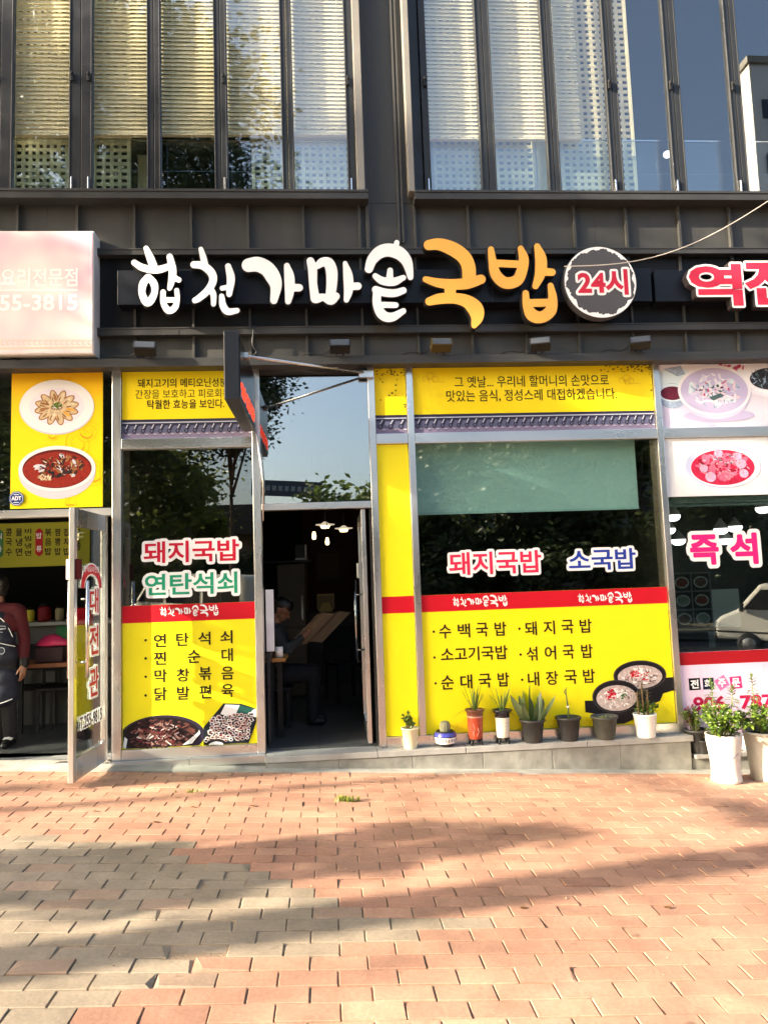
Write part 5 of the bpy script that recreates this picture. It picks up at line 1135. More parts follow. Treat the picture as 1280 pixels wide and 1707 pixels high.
# fridge
a, b_, z0, z1 = rect(462, 940, 510, 1040, 3.0)
fr_ = root('refrigerator', ((a+b_)/2, 3.0, 0.238), 'tall tan refrigerator in the gloom behind the reading person', 'refrigerator')
m = MB(); m.box(a, b_, 3.03, 3.6, 0.24, z1); m.build('cabinet', mat('tan_metal', rgb(92, 76, 54), 0.45), fr_, bevel=.01)
m = MB(); m.box(a+.005, b_-.005, 3.0, 3.0295, 0.26, 1.1); m.box(a+.005, b_-.005, 3.0, 3.0295, 1.105, z1-.005); m.build('door', MATS['tan_metal'], fr_, bevel=.006)
m = MB(); m.box(b_-.06, b_-.035, 2.965, 2.999, 1.2, 1.5); m.build('handle', M_CHROME, fr_)
sh = root('wall_rack', (at(480, 920, 3.0)[0], 3.0, at(480, 935, 3.0)[2]), 'small metal rack holding a white framed notice above the refrigerator', 'rack')
a, b_, z0, z1 = rect(492, 908, 511, 933, 3.0)
m = MB(); m.box(b_-.02, b_, 3.0, 3.02, z0, z1); m.box(a, b_-.021, 3.0, 3.02, z0, z0+.02); m.build('frame', M_WHITE, sh); m = MB(); m.box(a, b_-.022, 3.005, 3.015, z0+.021, z1); m.build('board', M_DARK, sh)
m = MB(); m.box(a-.5, b_+.05, 3.05, 3.3, z0-.03, z0-.005); m.build('shelf', M_DARK, sh)
nb = root('notice_board', (at(548, 940, 5.8)[0], 5.8, at(548, 968, 5.8)[2]), 'large brown framed picture on the red wall at the back of the restaurant', 'picture')
a, b_, z0, z1 = rect(527, 918, 570, 968, 5.8)
m = MB(); m.box(a, b_, 5.86, 5.895, z0, z1); m.build('frame', mat('brown_wood', rgb(46, 32, 20), 0.5), nb); m = MB(); m.box(a+.05, b_-.05, 5.852, 5.8595, z0+.05, z1-.05); m.build('print', mat('faded_print', rgb(84, 66, 44), 0.6, noise=0.35, nscale=2.5), nb)
red = MB().box(-0.45, 1.0, 5.88, 5.899, 0.9, 3.44).build('wall_panel', mat('red_wall', rgb(62, 20, 15), 0.7)); tag(red, 'dark red wall panel at the far end of the restaurant', 'wall panel')
# counter with till
ct = root('counter', (at(550, 1060, 4.0)[0], 4.0, 0.237), 'dark wooden serving counter deep inside the doorway', 'counter')
a, b_, z0, z1 = rect(512, 1020, 600, 1100, 4.0)
m = MB(); m.box(a, b_, 4.0, 4.6, 0.238, z1-.04); m.build('body', mat('dark_wood', rgb(30, 22, 17), 0.5), ct); m = MB(); m.box(a-.03, b_+.03, 3.96, 4.63, z1-.0395, z1); m.build('top', MATS['dark_wood'], ct, bevel=.005)
ti = root('till_screen', (at(545, 1020, 4.05)[0], 4.05, z1), 'tan till screen standing on the dark counter inside the doorway', 'till')
a, b_, z0, z2 = rect(528, 990, 558, 1019, 4.05)
m = MB(); m.box(a, b_, 4.08, 4.14, z0+.02, z2); m.build('monitor', mat('tan_plastic', rgb(160, 138, 92), 0.5), ti, bevel=.01); m = MB(); m.box(a+.03, b_-.03, 4.07, 4.0795, z0+.05, z2-.03); m.build('screen', mat('screen_tan', rgb(120, 100, 50), 0.3), ti)
m = MB(); m.prism([((a+b_)/2-.10, z1+.001), ((a+b_)/2+.10, z1+.001), ((a+b_)/2+.05, z0+.12), ((a+b_)/2-.05, z0+.12)], 4.03, 4.069); m.build('stand', mat('tan_card', rgb(200, 176, 110), 0.6), ti)
# table inside the doorway at the left
tb = root('table', (-0.75, 0.75, 0.237), 'dark table just inside the doorway on the left, beside the seated reader', 'table')
m = MB(); m.box(-1.35, -0.44, 0.45, 1.15, 0.93, 0.965); m.build('tabletop', mat('honey_wood', rgb(176, 124, 60), 0.45, noise=0.15, nscale=6), tb, bevel=.004)
for x in (-1.30, -0.52):
    for y_ in (0.50, 1.06): m = MB(); m.box(x, x+.045, y_, y_+.045, 0.238, 0.929); m.build('leg', M_BLACK, tb)
pn = root('notice_stand', (-0.56, 0.2, 0.237), 'white notice board on a dark stand against the left door jamb', 'notice board')
m = MB(); m.box(-0.585, -0.515, 0.15, 0.17, 1.055, 1.60); m.build('board', M_WHITE, pn, bevel=.003); m = MB(); m.box(-0.585, -0.56, 0.172, 0.62, 0.238, 1.04); m.build('side_panel', M_DARK, pn)
cp_ = root('condiment_holder', (-0.47, 0.6, 0.966), 'small white condiment holder on the table corner by the doorway', 'condiment holder')
m = MB(); m.lathe([(.035, 0.001), (.036, .09), (.03, .10)], (-0.50, 0.52, 0.966), 16); m.build('jar', M_WHITE, cp_); m = MB(); m.lathe([(.031, .1005), (.031, .12), (0, .125)], (-0.50, 0.52, 0.966), 16); m.build('lid', M_BLACK, cp_)
# dim furniture deeper in
def table4(x, y_, label, zf=0.237, w=0.9, d=0.6):
    t = root('table', (x, y_, zf), label, 'table', 'dining tables in the dim rooms'); m = MB(); m.box(x-w/2, x+w/2, y_-d/2, y_+d/2, zf+.70, zf+.735); m.build('tabletop', mat('brown_wood2', rgb(66, 42, 26), 0.4, noise=.15, nscale=6), t, bevel=.004)
    for sx in (-1, 1):
        for sy in (-1, 1): m = MB(); m.box(x+sx*(w/2-.05)-.02, x+sx*(w/2-.05)+.02, y_+sy*(d/2-.05)-.02, y_+sy*(d/2-.05)+.02, zf+.001, zf+.6995); m.build('leg', M_BLACK, t)
def chair(x, y_, label, rz=0.0, zf=0.237):
    c = root('chair', (x, y_, zf), label, 'chair', 'dark chairs in the dim rooms'); M = Matrix.Translation((x, y_, zf)) @ Matrix.Rotation(rz, 4, 'Z')
    m = MB(); m.box(-.2, .2, -.2, .2, .42, .455, M=M); m.build('seat', M_BLACK, c, bevel=.008)
    m = MB(); m.box(-.2, .2, .17, .2, .60, .88, M=M); m.build('backrest', M_BLACK, c, bevel=.008)
    for sx in (-.18, .18):
        for sy in (-.18, .18): m = MB(); m.box(sx-.015, sx+.015, sy-.015, sy+.015, .001, .4195 if sy < 0 else .60, M=M); m.build('leg', M_BLACK, c)
table4(2.1, 1.4, 'brown dining table behind the big window'); chair(1.5, 1.45, 'dark chair at the table behind the big window', math.pi/2); chair(2.75, 1.4, 'dark chair right of the table behind the big window', -math.pi/2)
chair(0.15, 2.6, 'dark chair in the shade beside the open door leaf', 0.4)
# ---- left eatery interior
mb_ = root('menu_board', (at(40, 905, 1.9)[0], 1.9, at(40, 945, 1.9)[2]), 'yellow green menu board of black Korean dish names inside the left eatery', 'menu board')
a, b_, z0, z1 = rect(-70, 872, 150, 945, 1.9)
m = MB(); m.box(a, b_, 1.9, 1.93, z0, z1); m.build('board', ink(176, 172, 48), mb_)
def ib(m, x0, y0, x1, y1, mi, yy=1.8988): q = rect(x0, y0, x1, y1, 1.9); m.flat([(q[0], q[2]), (q[1], q[2]), (q[1], q[3]), (q[0], q[3])], yy, mi)
m = MB()
for (x0, x1), s, y0, y1 in (((10, 21), '콩국수', 880, 929), ((27, 38), '물냉면', 880, 929), ((42, 53), '비빔냉면', 880, 929), ((75.5, 86.5), '볶음밥', 880, 928), ((92, 102), '짬뽕밥', 880, 928), ((106.5, 118), '잡채밥', 880, 928), ((124, 136), '우동', 880, 920)):
    n = len(s); h = (y1-y0)/n
    for k, c_ in enumerate(s): put_text(m, c_, rect(x0, y0+k*h+1, x1, y0+(k+1)*h-2.5, 1.9), 1.8985, 0, .02)
m.build('lettering', INKBLK, mb_)
m = MB(); q = rect(60, 881, 72, 927, 1.9); m.prism([(q[0], q[2]+.03), (q[0]+.03, q[2]), (q[1]-.03, q[2]), (q[1], q[2]+.03), (q[1], q[3]-.03), (q[1]-.03, q[3]), (q[0]+.03, q[3]), (q[0], q[3]-.03)], 1.894, 1.8995, 0)
q = rect(-6, 883, 6, 930, 1.9); m.prism([(q[0], q[2]+.03), (q[0]+.03, q[2]), (q[1]-.03, q[2]), (q[1], q[2]+.03), (q[1], q[3]-.03), (q[1]-.03, q[3]), (q[0]+.03, q[3]), (q[0], q[3]-.03)], 1.894, 1.8995, 1)
put_text(m, '밥', rect(61.5, 888, 70.5, 898, 1.9), 1.893, 2, .02); put_text(m, '류', rect(61.5, 910, 70.5, 920, 1.9), 1.893, 2, .02); put_text(m, '식', rect(-4, 889, 4, 899, 1.9), 1.893, 2, .02); put_text(m, '사', rect(-4, 910, 4, 920, 1.9), 1.893, 2, .02)
m.build('tab', [ink(190, 34, 44), ink(70, 130, 80), INKWHT], mb_)
cb = root('counter', (-3.3, 2.1, 0.217), 'white fronted counter inside the left eatery, loaded with jars and a plant', 'counter')
zc_ = at(60, 1036, 1.9)[2]
m = MB(); m.box(-4.6, -1.95, 1.95, 2.5, 0.218, zc_-.05); m.build('body', mat('cream_panel', rgb(84, 82, 78), 0.6), cb); m = MB(); m.box(-4.62, -1.93, 1.88, 2.55, zc_-.0495, zc_-.01); m.build('top', mat('white_top', rgb(150, 150, 145), 0.4), cb, bevel=.004)
cl_ = mat('green_sheet', rgb(30, 110, 60), 0.5); o = MB().box(at(95, 1050, 1.94)[0], at(125, 1050, 1.94)[0], 1.932, 1.9435, zc_-.38, zc_-.06).build('notice_sheet', cl_); tag(o, 'green notice sheet hanging on the counter front inside the left eatery', 'sheet')
r = random.Random(8)
jar = None
for k, (px, w, h, c_, lb) in enumerate(((48, .09, .16, ink(206, 190, 60), 'yellow topped jar on the counter by the worker'), (72, .14, .2, ink(120, 30, 34), 'dark red lacquered pot on the counter'), (97, .09, .17, ink(150, 138, 104), 'tan canister at the right end of the counter'), (28, .10, .12, ink(70, 70, 80), 'grey tin on the counter behind the worker'))):
    x = at(px, 1030, 2.0)[0]; o = root('jar', (x, 2.05, zc_-.009), lb, 'jar'); m = MB(); m.lathe([(w*.42, .001), (w*.5, h*.2), (w*.5, h*.75), (w*.35, h*.85)], (x, 2.05, zc_-.009), 18); m.build('body', c_, o); m = MB(); m.lathe([(w*.36, h*.8505), (w*.38, h*.95), (w*.1, h), (0, h)], (x, 2.05, zc_-.009), 18); m.build('lid', M_BLACK, o)
t1 = root('table', (at(85, 1110, 1.2)[0], 1.2, 0.217), 'orange brown table beside the worker in the left eatery', 'table'); x = at(85, 1110, 1.2)[0]; zt_ = at(85, 1105, 1.0)[2]
m = MB(); m.box(x-.45, x+.5, .95, 1.5, zt_-.04, zt_); m.build('tabletop', mat('orange_wood', rgb(110, 64, 34), 0.4, noise=.15, nscale=5), t1, bevel=.005)
for sx in (-.4, .42):
    for sy in (1.0, 1.42): m = MB(); m.box(x+sx, x+sx+.04, sy, sy+.04, .218, zt_-.0405); m.build('leg', M_BLACK, t1)
bx_ = root('tissue_box', (x, 1.15, zt_), 'dark box with a crumpled pink and white wrapper on the orange table', 'box'); m = MB(); m.box(at(62, 1080, 1.1)[0], at(108, 1080, 1.1)[0], 1.05, 1.25, zt_+.001, zt_+.15); m.build('body', mat('dark_box', rgb(52, 30, 34), 0.5), bx_, bevel=.008)
m = MB(); m.lathe([(.001, .26), (.06, .25), (.13, .20), (.17, .1515), (.0, .151)][::-1], (at(85, 1080, 1.1)[0], 1.15, zt_), 11, sx=1.0, sy=.5); 
for i, q in enumerate(m.v): m.v[i] = (q[0]+r.uniform(-.015, .015), q[1]+r.uniform(-.01, .01), q[2]+r.uniform(0, .012))
m.build('wrapper', mat('pink_wrap', rgb(226, 60, 110), 0.4, noise=.3, nscale=9), bx_)
for i, (px, Y) in enumerate(((60, 1.7), (100, 1.6))): chair(at(px, 1150, Y)[0], Y, ['dark chair behind the worker in the left eatery', 'dark chair beyond the orange table in the left eatery'][i], 0.2, 0.217)
# ---- right eatery interior
def dome(px, py, Y, label, w=.085):
    p = at(px, py, Y); o = root('pendant_lamp', tuple(p), label, 'lamp', 'white dome lamps glowing in the right eatery')
    w = w*(Y+6.6)/8.6; m = MB(); m.lathe([(0, -.6*w), (.5*w, -.55*w), (.85*w, -.3*w), (w, 0.0), (w, .02)], p, 20); m.build('glow', GLOWW, o); m = MB(); m.lathe([(w*1.02, .0205), (w*.9, .05), (w*.3, .12), (.012, .15)], p, 20); m.build('shade', mat('pale_shade', rgb(190, 190, 186), .5), o)
    m = MB(); m.tube([(p[0], p[1], p[2]+.15), (p[0], p[1], 3.448)], .006, 6); m.build('cord', M_BLACK, o)
for px, py, Y, lb in ((1121, 862, 1.4, 'dome lamp nearest the mullion in the right eatery'), (1130, 902, 3.2, 'dome lamp just left of the first magenta letter'), (1201, 884, 2.2, 'dome lamp touching the top right of the first magenta letter'), (1208, 901, 3.4, 'small dome lamp between the two magenta letters'), (1224, 880, 3.0, 'small dome lamp touching the second magenta letter'), (1271, 849, 1.2, 'largest dome lamp near the right edge'), (1113, 884, 2.4, 'dome lamp half hidden by the mullion')): dome(px, py, Y, lb)
pb_ = root('photo_menu', (at(1150, 1000, 2.4)[0], 2.4, at(1150, 1048, 2.4)[2]), 'dark photo menu of six dishes in a grid inside the right eatery', 'photo menu')
a, b_, z0, z1 = rect(1121, 954, 1186, 1048, 2.4); m = MB(); m.box(a, b_, 2.4, 2.43, z0, z1); m.build('board', ink(110, 116, 112), pb_)
m = MB(); cw, chh = (b_-a-.06)/2, (z1-z0-.08)/3
for i in range(2):
    for j in range(3):
        x0, zz0 = a+.02+i*(cw+.02), z0+.02+j*(chh+.02); fx = (x0, x0+cw, zz0, zz0+chh); m.flat([(fx[0], fx[2]), (fx[1], fx[2]), (fx[1], fx[3]), (fx[0], fx[3])], 2.3990, 0); m.flat(ell(x0+cw/2, zz0+chh/2, cw*.42, chh*.36, 24), 2.3980, 1); m.flat(ell(x0+cw/2, zz0+chh/2, cw*.33, chh*.26, 24, wob=.1, rnd=r), 2.3970, 2+(i+j) % 3)
m.build('dish_picture', [ink(44, 44, 46), ink(160, 168, 160), ink(90, 70, 60), ink(120, 128, 116), ink(110, 60, 50)], pb_)
slab('white_board', 1187, 982, 1233, 1046, 2.42, .03, ink(186, 196, 186), 'plain pale board beside the photo menu inside the right eatery', 'board')
rc = root('counter', (at(1160, 1075, 2.3)[0], 2.3, .041), 'pale kitchen counter below the photo menu inside the right eatery', 'counter'); a, b_, z0, z1 = rect(1112, 1054, 1192, 1100, 2.2)
m = MB(); m.box(a, b_, 2.2, 2.7, .042, z1-.04); m.build('body', mat('grey_front', rgb(120, 124, 118), .5), rc); m = MB(); m.box(a-.02, b_+.02, 2.16, 2.72, z1-.0395, z1); m.build('top', mat('grey_top', rgb(150, 152, 146), .4), rc)
table4(4.3, 1.3, 'brown dining table behind the right eatery glass', .041, .8, .7); chair(4.25, 1.9, 'dark chair behind the right eatery glass', 0, .041)

# ================================================================== people
def capsules(caps):
    bm = bmesh.new()
    for p0, p1, r0, r1 in caps:
        p0, p1 = Vector(p0), Vector(p1); d = p1-p0
        for p, r_ in ((p0, r0), (p1, r1)): bmesh.ops.create_icosphere(bm, subdivisions=3 if r_ > .03 else 2, radius=r_, matrix=Matrix.Translation(p))
        if d.length > 1e-4:
            q = d.to_track_quat('Z', 'Y').to_matrix().to_4x4(); bmesh.ops.create_cone(bm, cap_ends=True, segments=20 if max(r0, r1) > .03 else 10, radius1=r0, radius2=r1, depth=d.length, matrix=Matrix.Translation((p0+p1)/2) @ q)
    return bm
def fuse(name, caps, mats, parent, voxel=.009, smooth=6, scale=None):
    bm = capsules(caps); me = bpy.data.meshes.new('tmp'); bm.to_mesh(me); bm.free(); o = bpy.data.objects.new('tmp', me); COL.objects.link(o)
    rm = o.modifiers.new('r', 'REMESH'); rm.mode = 'VOXEL'; rm.voxel_size = voxel; rm.use_smooth_shade = True
    sm = o.modifiers.new('s', 'SMOOTH'); sm.iterations = smooth; sm.factor = .5
    dg = bpy.context.evaluated_depsgraph_get(); dg.update(); out = bpy.data.meshes.new_from_object(o.evaluated_get(dg)); bpy.data.objects.remove(o); bpy.data.meshes.remove(me)
    out.name = name; out.materials.clear(); x = link(name, out, mats, parent, smooth=True); return x
def hand(palm, dirv, side, back):
    """palm, five fingers and a thumb as capsules; dirv points to the fingertips, side to the thumb"""
    palm, d, s = Vector(palm), Vector(dirv).normalized(), Vector(side).normalized(); b = Vector(back).normalized(); c = []
    c.append((palm-d*.035, palm+d*.03, .024, .026)); c.append((palm+s*.018-d*.02, palm+s*.02+d*.03, .018, .018)); c.append((palm-s*.018-d*.02, palm-s*.02+d*.028, .017, .016))
    for k, (o_, l) in enumerate(((.027, .062), (.010, .070), (-.008, .066), (-.025, .052))):
        a = palm+s*o_+d*.045; m_ = a+d*l*.5-b*.006; e = m_+d*l*.42-b*.02; c.append((a-d*.015, m_, .0088, .0082)); c.append((m_, e, .0082, .0068))
    t = palm+s*.032-d*.012; c.append((t, t+s*.022+d*.026-b*.006, .0105, .0095)); c.append((t+s*.022+d*.026-b*.006, t+s*.026+d*.052-b*.014, .0095, .0078)); return c
SKIN = mat('skin', rgb(140, 98, 74), .5, noise=.05); HAIR = mat('black_hair', rgb(30, 25, 22), .45, noise=.2, nscale=60)
# standing worker
wx, wy, wz = at(0, 1230, 0.85)[0]-0.025, 0.85, 0.217
pw = root('person', (wx, wy, wz), 'worker in a navy apron over a dark red sweater, standing in the left eatery doorway', 'person')
def W(x, y_, z): return (wx+x, wy+y_, wz+z)
arm = [(W(.19, .0, 1.26), W(.235, .02, 1.00), .050, .040), (W(.235, .02, 1.00), W(.255, -.04, .78), .038, .028)]
arm2 = [(W(-.19, .0, 1.26), W(-.24, .02, 1.00), .050, .040), (W(-.24, .02, 1.00), W(-.22, -.08, .80), .038, .028)]
legs = [(W(.09, .0, .80), W(.10, .0, .44), .088, .058), (W(.10, 0, .44), W(.11, .03, .07), .055, .036), (W(-.09, 0, .80), W(-.10, -.02, .44), .088, .058), (W(-.10, -.02, .44), W(-.12, 0, .07), .055, .036)]
torso = [(W(-.07, 0, .86), W(.07, 0, .86), .115, .115), (W(0, 0, .90), W(0, .0, 1.14), .125, .125), (W(-.08, 0, 1.16), W(.08, 0, 1.16), .105, .105), (W(-.16, 0, 1.27), W(.16, 0, 1.27), .055, .055), (W(0, .0, 1.28), W(0, -.01, 1.40), .055, .048)]
hc = Vector(W(-.01, -.02, 1.475))
F_ = Vector((-.86, -.45, -.2)).normalized(); U_ = Vector((0, 0, 1)); S_ = F_.cross(U_).normalized()
head = [(hc+Vector((0, 0, .035)), hc+F_*.02+Vector((0, 0, .03)), .088, .084), (hc+F_*.03+Vector((0, 0, -.03)), hc+F_*.055+Vector((0, 0, -.075)), .066, .040), (hc+F_*.085+Vector((0, 0, .0)), hc+F_*.112+Vector((0, 0, -.025)), .012, .016), (hc+F_*.088+Vector((0, 0, -.058)), hc+F_*.088+Vector((0, 0, -.060)), .020, .020), (hc+F_*.08+Vector((0, 0, .028))+S_*.03, hc+F_*.08+Vector((0, 0, .028))-S_*.03, .018, .018)]
for sg in (-1, 1): head.append((hc+S_*sg*.082+Vector((0, 0, .01)), hc+S_*sg*.085-F_*.01+Vector((0, 0, -.02)), .018, .012))
body = torso+arm+arm2+legs+head+hand(W(.258, -.06, .715), (.05, -.12, -1), (-.5, -1, 0), (1, -.3, 0))+hand(W(-.21, -.11, .735), (.0, -.2, -1), (.5, -1, 0), (-1, -.3, 0))+[(W(.255, -.04, .78), W(.258, -.055, .735), .026, .022), (W(-.22, -.08, .80), W(-.212, -.10, .755), .026, .022)]
fuse('body', body, SKIN, pw, .0065, 3)
fuse('sweater', [(a, b_, r0+.014, r1+.014) for a, b_, r0, r1 in torso[:4]]+[(a, b_, r0+.016, r1+.014) for a, b_, r0, r1 in arm+arm2]+[(W(0, 0, 1.30), W(0, 0, 1.33), .066, .06)], mat('red_sweater', rgb(78, 15, 23), .85, noise=.2, nscale=14, bump=.8, bscale=9), pw, .009)
fuse('cuff', [(W(.254, -.035, .80), W(.2565, -.042, .755), .045, .044)], M_BLACK, pw, .008)
fuse('apron', [(W(-.08, -.03, .62), W(.08, -.03, .62), .135, .135), (W(-.08, -.035, .86), W(.08, -.035, .86), .12, .12), (W(-.06, -.035, 1.00), W(.06, -.035, 1.00), .115, .115), (W(-.07, -.045, 1.13), W(.07, -.045, 1.13), .088, .088), (W(-.08, -.05, .50), W(.09, -.05, .50), .12, .13), (W(-.05, -.05, 1.19), W(.05, -.05, 1.19), .075, .075)], mat('navy_apron', rgb(26, 30, 46), .8, noise=.2, nscale=20, bump=.7, bscale=8), pw, .009)
fuse('trousers', [(a, b_, r0+.016, r1+.024) for a, b_, r0, r1 in legs], mat('black_trousers', rgb(28, 27, 30), .85), pw, .009)
fuse('hair', [(hc+Vector((0, 0, .055))-F_*.01, hc+Vector((0, 0, .06))+F_*.03, .090, .076), (hc-F_*.03+Vector((0, 0, .02)), hc-F_*.035+Vector((0, 0, -.03)), .078, .06), (hc-F_*.02+S_*.04+Vector((0, 0, .01)), hc-F_*.02+S_*.04+Vector((0, 0, -.02)), .052, .04), (hc-F_*.02-S_*.04+Vector((0, 0, .01)), hc-F_*.02-S_*.04+Vector((0, 0, -.02)), .052, .04)], HAIR, pw, .006, 3)
for sg in (-1, 1):
    fuse('shoe', [(W(sg*.115, .05, .045), W(sg*.125, -.10, .04), .044, .040), (W(sg*.125, -.10, .035), W(sg*.13, -.16, .032), .038, .030)], M_BLACK, pw, .006, 3)
    m = MB(); m.tube([W(sg*.09, -.08, .078), W(sg*.13, -.09, .083), W(sg*.165, -.07, .07)], .006, 6); m.tube([W(sg*.09, -.05, .083), W(sg*.13, -.06, .089), W(sg*.162, -.04, .075)], .006, 6); m.build('shoe_lace', M_WHITE, pw)
def surf(x, z, base=-.03):   # front of the apron
    return -0.145-0.012*math.cos(x*9)
m = MB(); m.tube(smooth_path([W(-.10, -.118, 1.235), W(-.02, -.133, 1.225), W(.07, -.128, 1.20), W(.125, -.10, 1.12), W(.165, -.08, 1.02)]), .004, 6); m.tube(smooth_path([W(-.16, -.145, .99-.02), W(-.05, -.163, .985), W(.06, -.163, .975), W(.14, -.13, .95), W(.185, -.07, .93)]), .004, 6); m.tube(smooth_path([W(-.14, -.165, .40), W(-.02, -.178, .405), W(.10, -.178, .42), W(.19, -.13, .45)]), .0045, 6); m.build('piping', INKWHT, pw)
m = MB()
for pts in ([(-.04, 1.13), (.02, 1.14), (.03, 1.08), (-.03, 1.08)], [(.05, 1.13), (.12, 1.125), (.125, 1.10), (.06, 1.10)], [(-.02, 1.06), (-.02, 1.02)], [(.02, 1.06), (.03, 1.02)], [(.06, 1.075), (.10, 1.07)]):
    m.tube([W(x, -.155 if abs(x) < .09 else -.14, z) for x, z in pts], .0035, 5)
m.tube([W(.10+.03*math.cos(a), -.168+.0*a, .90+.03*math.sin(a)) for a in np.linspace(0, 6.283, 18)], .0025, 5); m.build('apron_mark', mat('pale_print', rgb(190, 196, 205), .7), pw)
# seated reader
sx_, sy_ = at(468, 1018, 1.15)[0], 1.30
ps = root('person', (sx_, sy_, .237), 'seated person with bowed dark hair reading a newspaper inside the doorway', 'person')
def Q(x, y_, z): return (sx_+x, sy_-.15+y_, z)
hq = Vector((sx_, sy_-.15, at(468, 1016, 1.15)[2])); F2 = Vector((.80, -.15, -.55)).normalized(); S2 = F2.cross(Vector((0, 0, 1))).normalized(); U2 = S2.cross(F2)
pt = [(Q(-.12, -.07, .74), Q(-.12, .09, .74), .115, .115), (Q(-.11, .01, .80), Q(-.07, .01, 1.02), .12, .125), (Q(-.06, -.10, 1.17), Q(-.06, .12, 1.17), .062, .062), (Q(-.07, .01, 1.08), Q(-.06, .01, 1.14), .125, .11), (Q(-.05, .01, 1.18), hq-U2*.06-F2*.02, .052, .048)]
pl_ = [(Q(-.08, -.09, .74), Q(.32, -.11, .74), .085, .060), (Q(.32, -.11, .74), Q(.30, -.11, .32), .056, .038), (Q(-.08, .11, .74), Q(.32, .13, .74), .085, .060), (Q(.32, .13, .74), Q(.30, .13, .32), .056, .038)]
pa = [(Q(-.05, -.14, 1.17), Q(.06, -.19, .97), .048, .040), (Q(.06, -.19, .97), Q(.20, -.15, 1.10), .037, .028), (Q(-.05, .16, 1.17), Q(.06, .20, .97), .048, .040), (Q(.06, .20, .97), Q(.22, .16, 1.10), .037, .028)]
hd = [(hq+U2*.03, hq+F2*.02+U2*.03, .086, .082), (hq+F2*.03-U2*.03, hq+F2*.055-U2*.07, .064, .040), (hq+F2*.085, hq+F2*.112-U2*.025, .012, .016), (hq+F2*.088-U2*.058, hq+F2*.088-U2*.06, .02, .02)]+[(hq+S2*g*.082, hq+S2*g*.085-U2*.02, .017, .012) for g in (-1, 1)]
fuse('body', pt+pl_+pa+hd+hand(Q(.235, -.135, 1.125), (.7, .2, .6), (-.3, .3, 1), (.4, -1, 0))+hand(Q(.255, .145, 1.125), (.7, -.2, .6), (-.3, -.3, 1), (.4, 1, 0))+[(Q(.20, -.15, 1.10), Q(.225, -.14, 1.115), .026, .022), (Q(.22, .16, 1.10), Q(.245, .15, 1.115), .026, .022)], SKIN, ps, .0065, 3)
fuse('jacket', [(a, b_, r0+.018, r1+.018) for a, b_, r0, r1 in pt[:4]]+[(a, b_, r0+.018, r1+.014) for a, b_, r0, r1 in pa], mat('grey_jacket', rgb(44, 46, 48), .85, noise=.1, nscale=30), ps)
fuse('trousers', [(a, b_, r0+.016, r1+.02) for a, b_, r0, r1 in pl_]+[(Q(-.12, -.07, .74), Q(-.12, .09, .74), .125, .125)], mat('dark_jeans', rgb(13, 14, 19), .85), ps)
fuse('hair', [(hq+U2*.05-F2*.01, hq+U2*.06+F2*.03, .090, .076), (hq-F2*.03+U2*.02, hq-F2*.04-U2*.03, .078, .06)], HAIR, ps, .006, 3)
for yy in (-.11, .13): fuse('shoe', [(Q(.28, yy, .285), Q(.40, yy, .275), .042, .034)], M_BLACK, ps, .006, 3)
sc = root('chair', (sx_-.12, sy_-.14, .237), 'dark chair carrying the newspaper reader inside the doorway', 'chair')
m = MB(); m.box(sx_-.33, sx_+.10, sy_-.35, sy_+.07, .595, .628); m.build('seat', M_BLACK, sc, bevel=.008); m = MB(); m.box(sx_-.36, sx_-.335, sy_-.35, sy_+.07, .80, 1.08); m.build('backrest', M_BLACK, sc, bevel=.008)
for ax in (-.34, .07):
    for ay in (-.34, .03): m = MB(); m.box(sx_+ax-.015, sx_+ax+.015, sy_+ay, sy_+ay+.03, .238, .5945 if ax > 0 else .80); m.build('leg', M_BLACK, sc)
# newspaper: two half sheets folded along the spine
NP_ = bpy.data.materials.new('newsprint'); NP_.use_nodes = True; nt = NP_.node_tree; b0 = nt.nodes['Principled BSDF']; tcn = nt.nodes.new('ShaderNodeTexCoord'); wv = nt.nodes.new('ShaderNodeTexBrick'); wv.inputs['Scale'].default_value = 1; wv.inputs['Brick Width'].default_value = .07; wv.inputs['Row Height'].default_value = .012; wv.inputs['Mortar Size'].default_value = .0035; wv.inputs['Color1'].default_value = rgb(140, 122, 98); wv.inputs['Color2'].default_value = rgb(96, 84, 70); wv.inputs['Mortar'].default_value = rgb(156, 138, 112)
mpn = nt.nodes.new('ShaderNodeMapping'); mpn.inputs['Rotation'].default_value = (0, math.radians(90), 0); nt.links.new(tcn.outputs['Object'], wv.inputs[0]); nt.links.new(wv.outputs[0], b0.inputs['Base Color']); b0.inputs['Roughness'].default_value = .9
m = MB(); c0 = Vector(Q(.24, .01, 1.03)); up_ = Vector((.30, -.05, .30))
for sg in (-1, 1):
    e_ = Vector((.17*sg, sg*.18, .0)); th = Vector((.003, 0, -.003)); cv = Vector((-.03, 0, .02))
    a, b_, c_, d_ = c0, c0+e_, c0+e_+up_, c0+up_; mA, mB = c0+e_*.5+cv, c0+e_*.5+cv+up_
    q = [a, mA, b_, c_, mB, d_]; q = [tuple(p) for p in q]+[tuple(p+th) for p in q]
    m.add(q, [(0, 1, 4, 5), (1, 2, 3, 4), (11, 10, 7, 6), (10, 9, 8, 7), (0, 6, 7, 1), (1, 7, 8, 2), (2, 8, 9, 3), (3, 9, 10, 4), (4, 10, 11, 5)], 0, False)
o = m.build('newspaper', NP_); tag(o, 'open newspaper in the hands of the seated reader', 'newspaper')

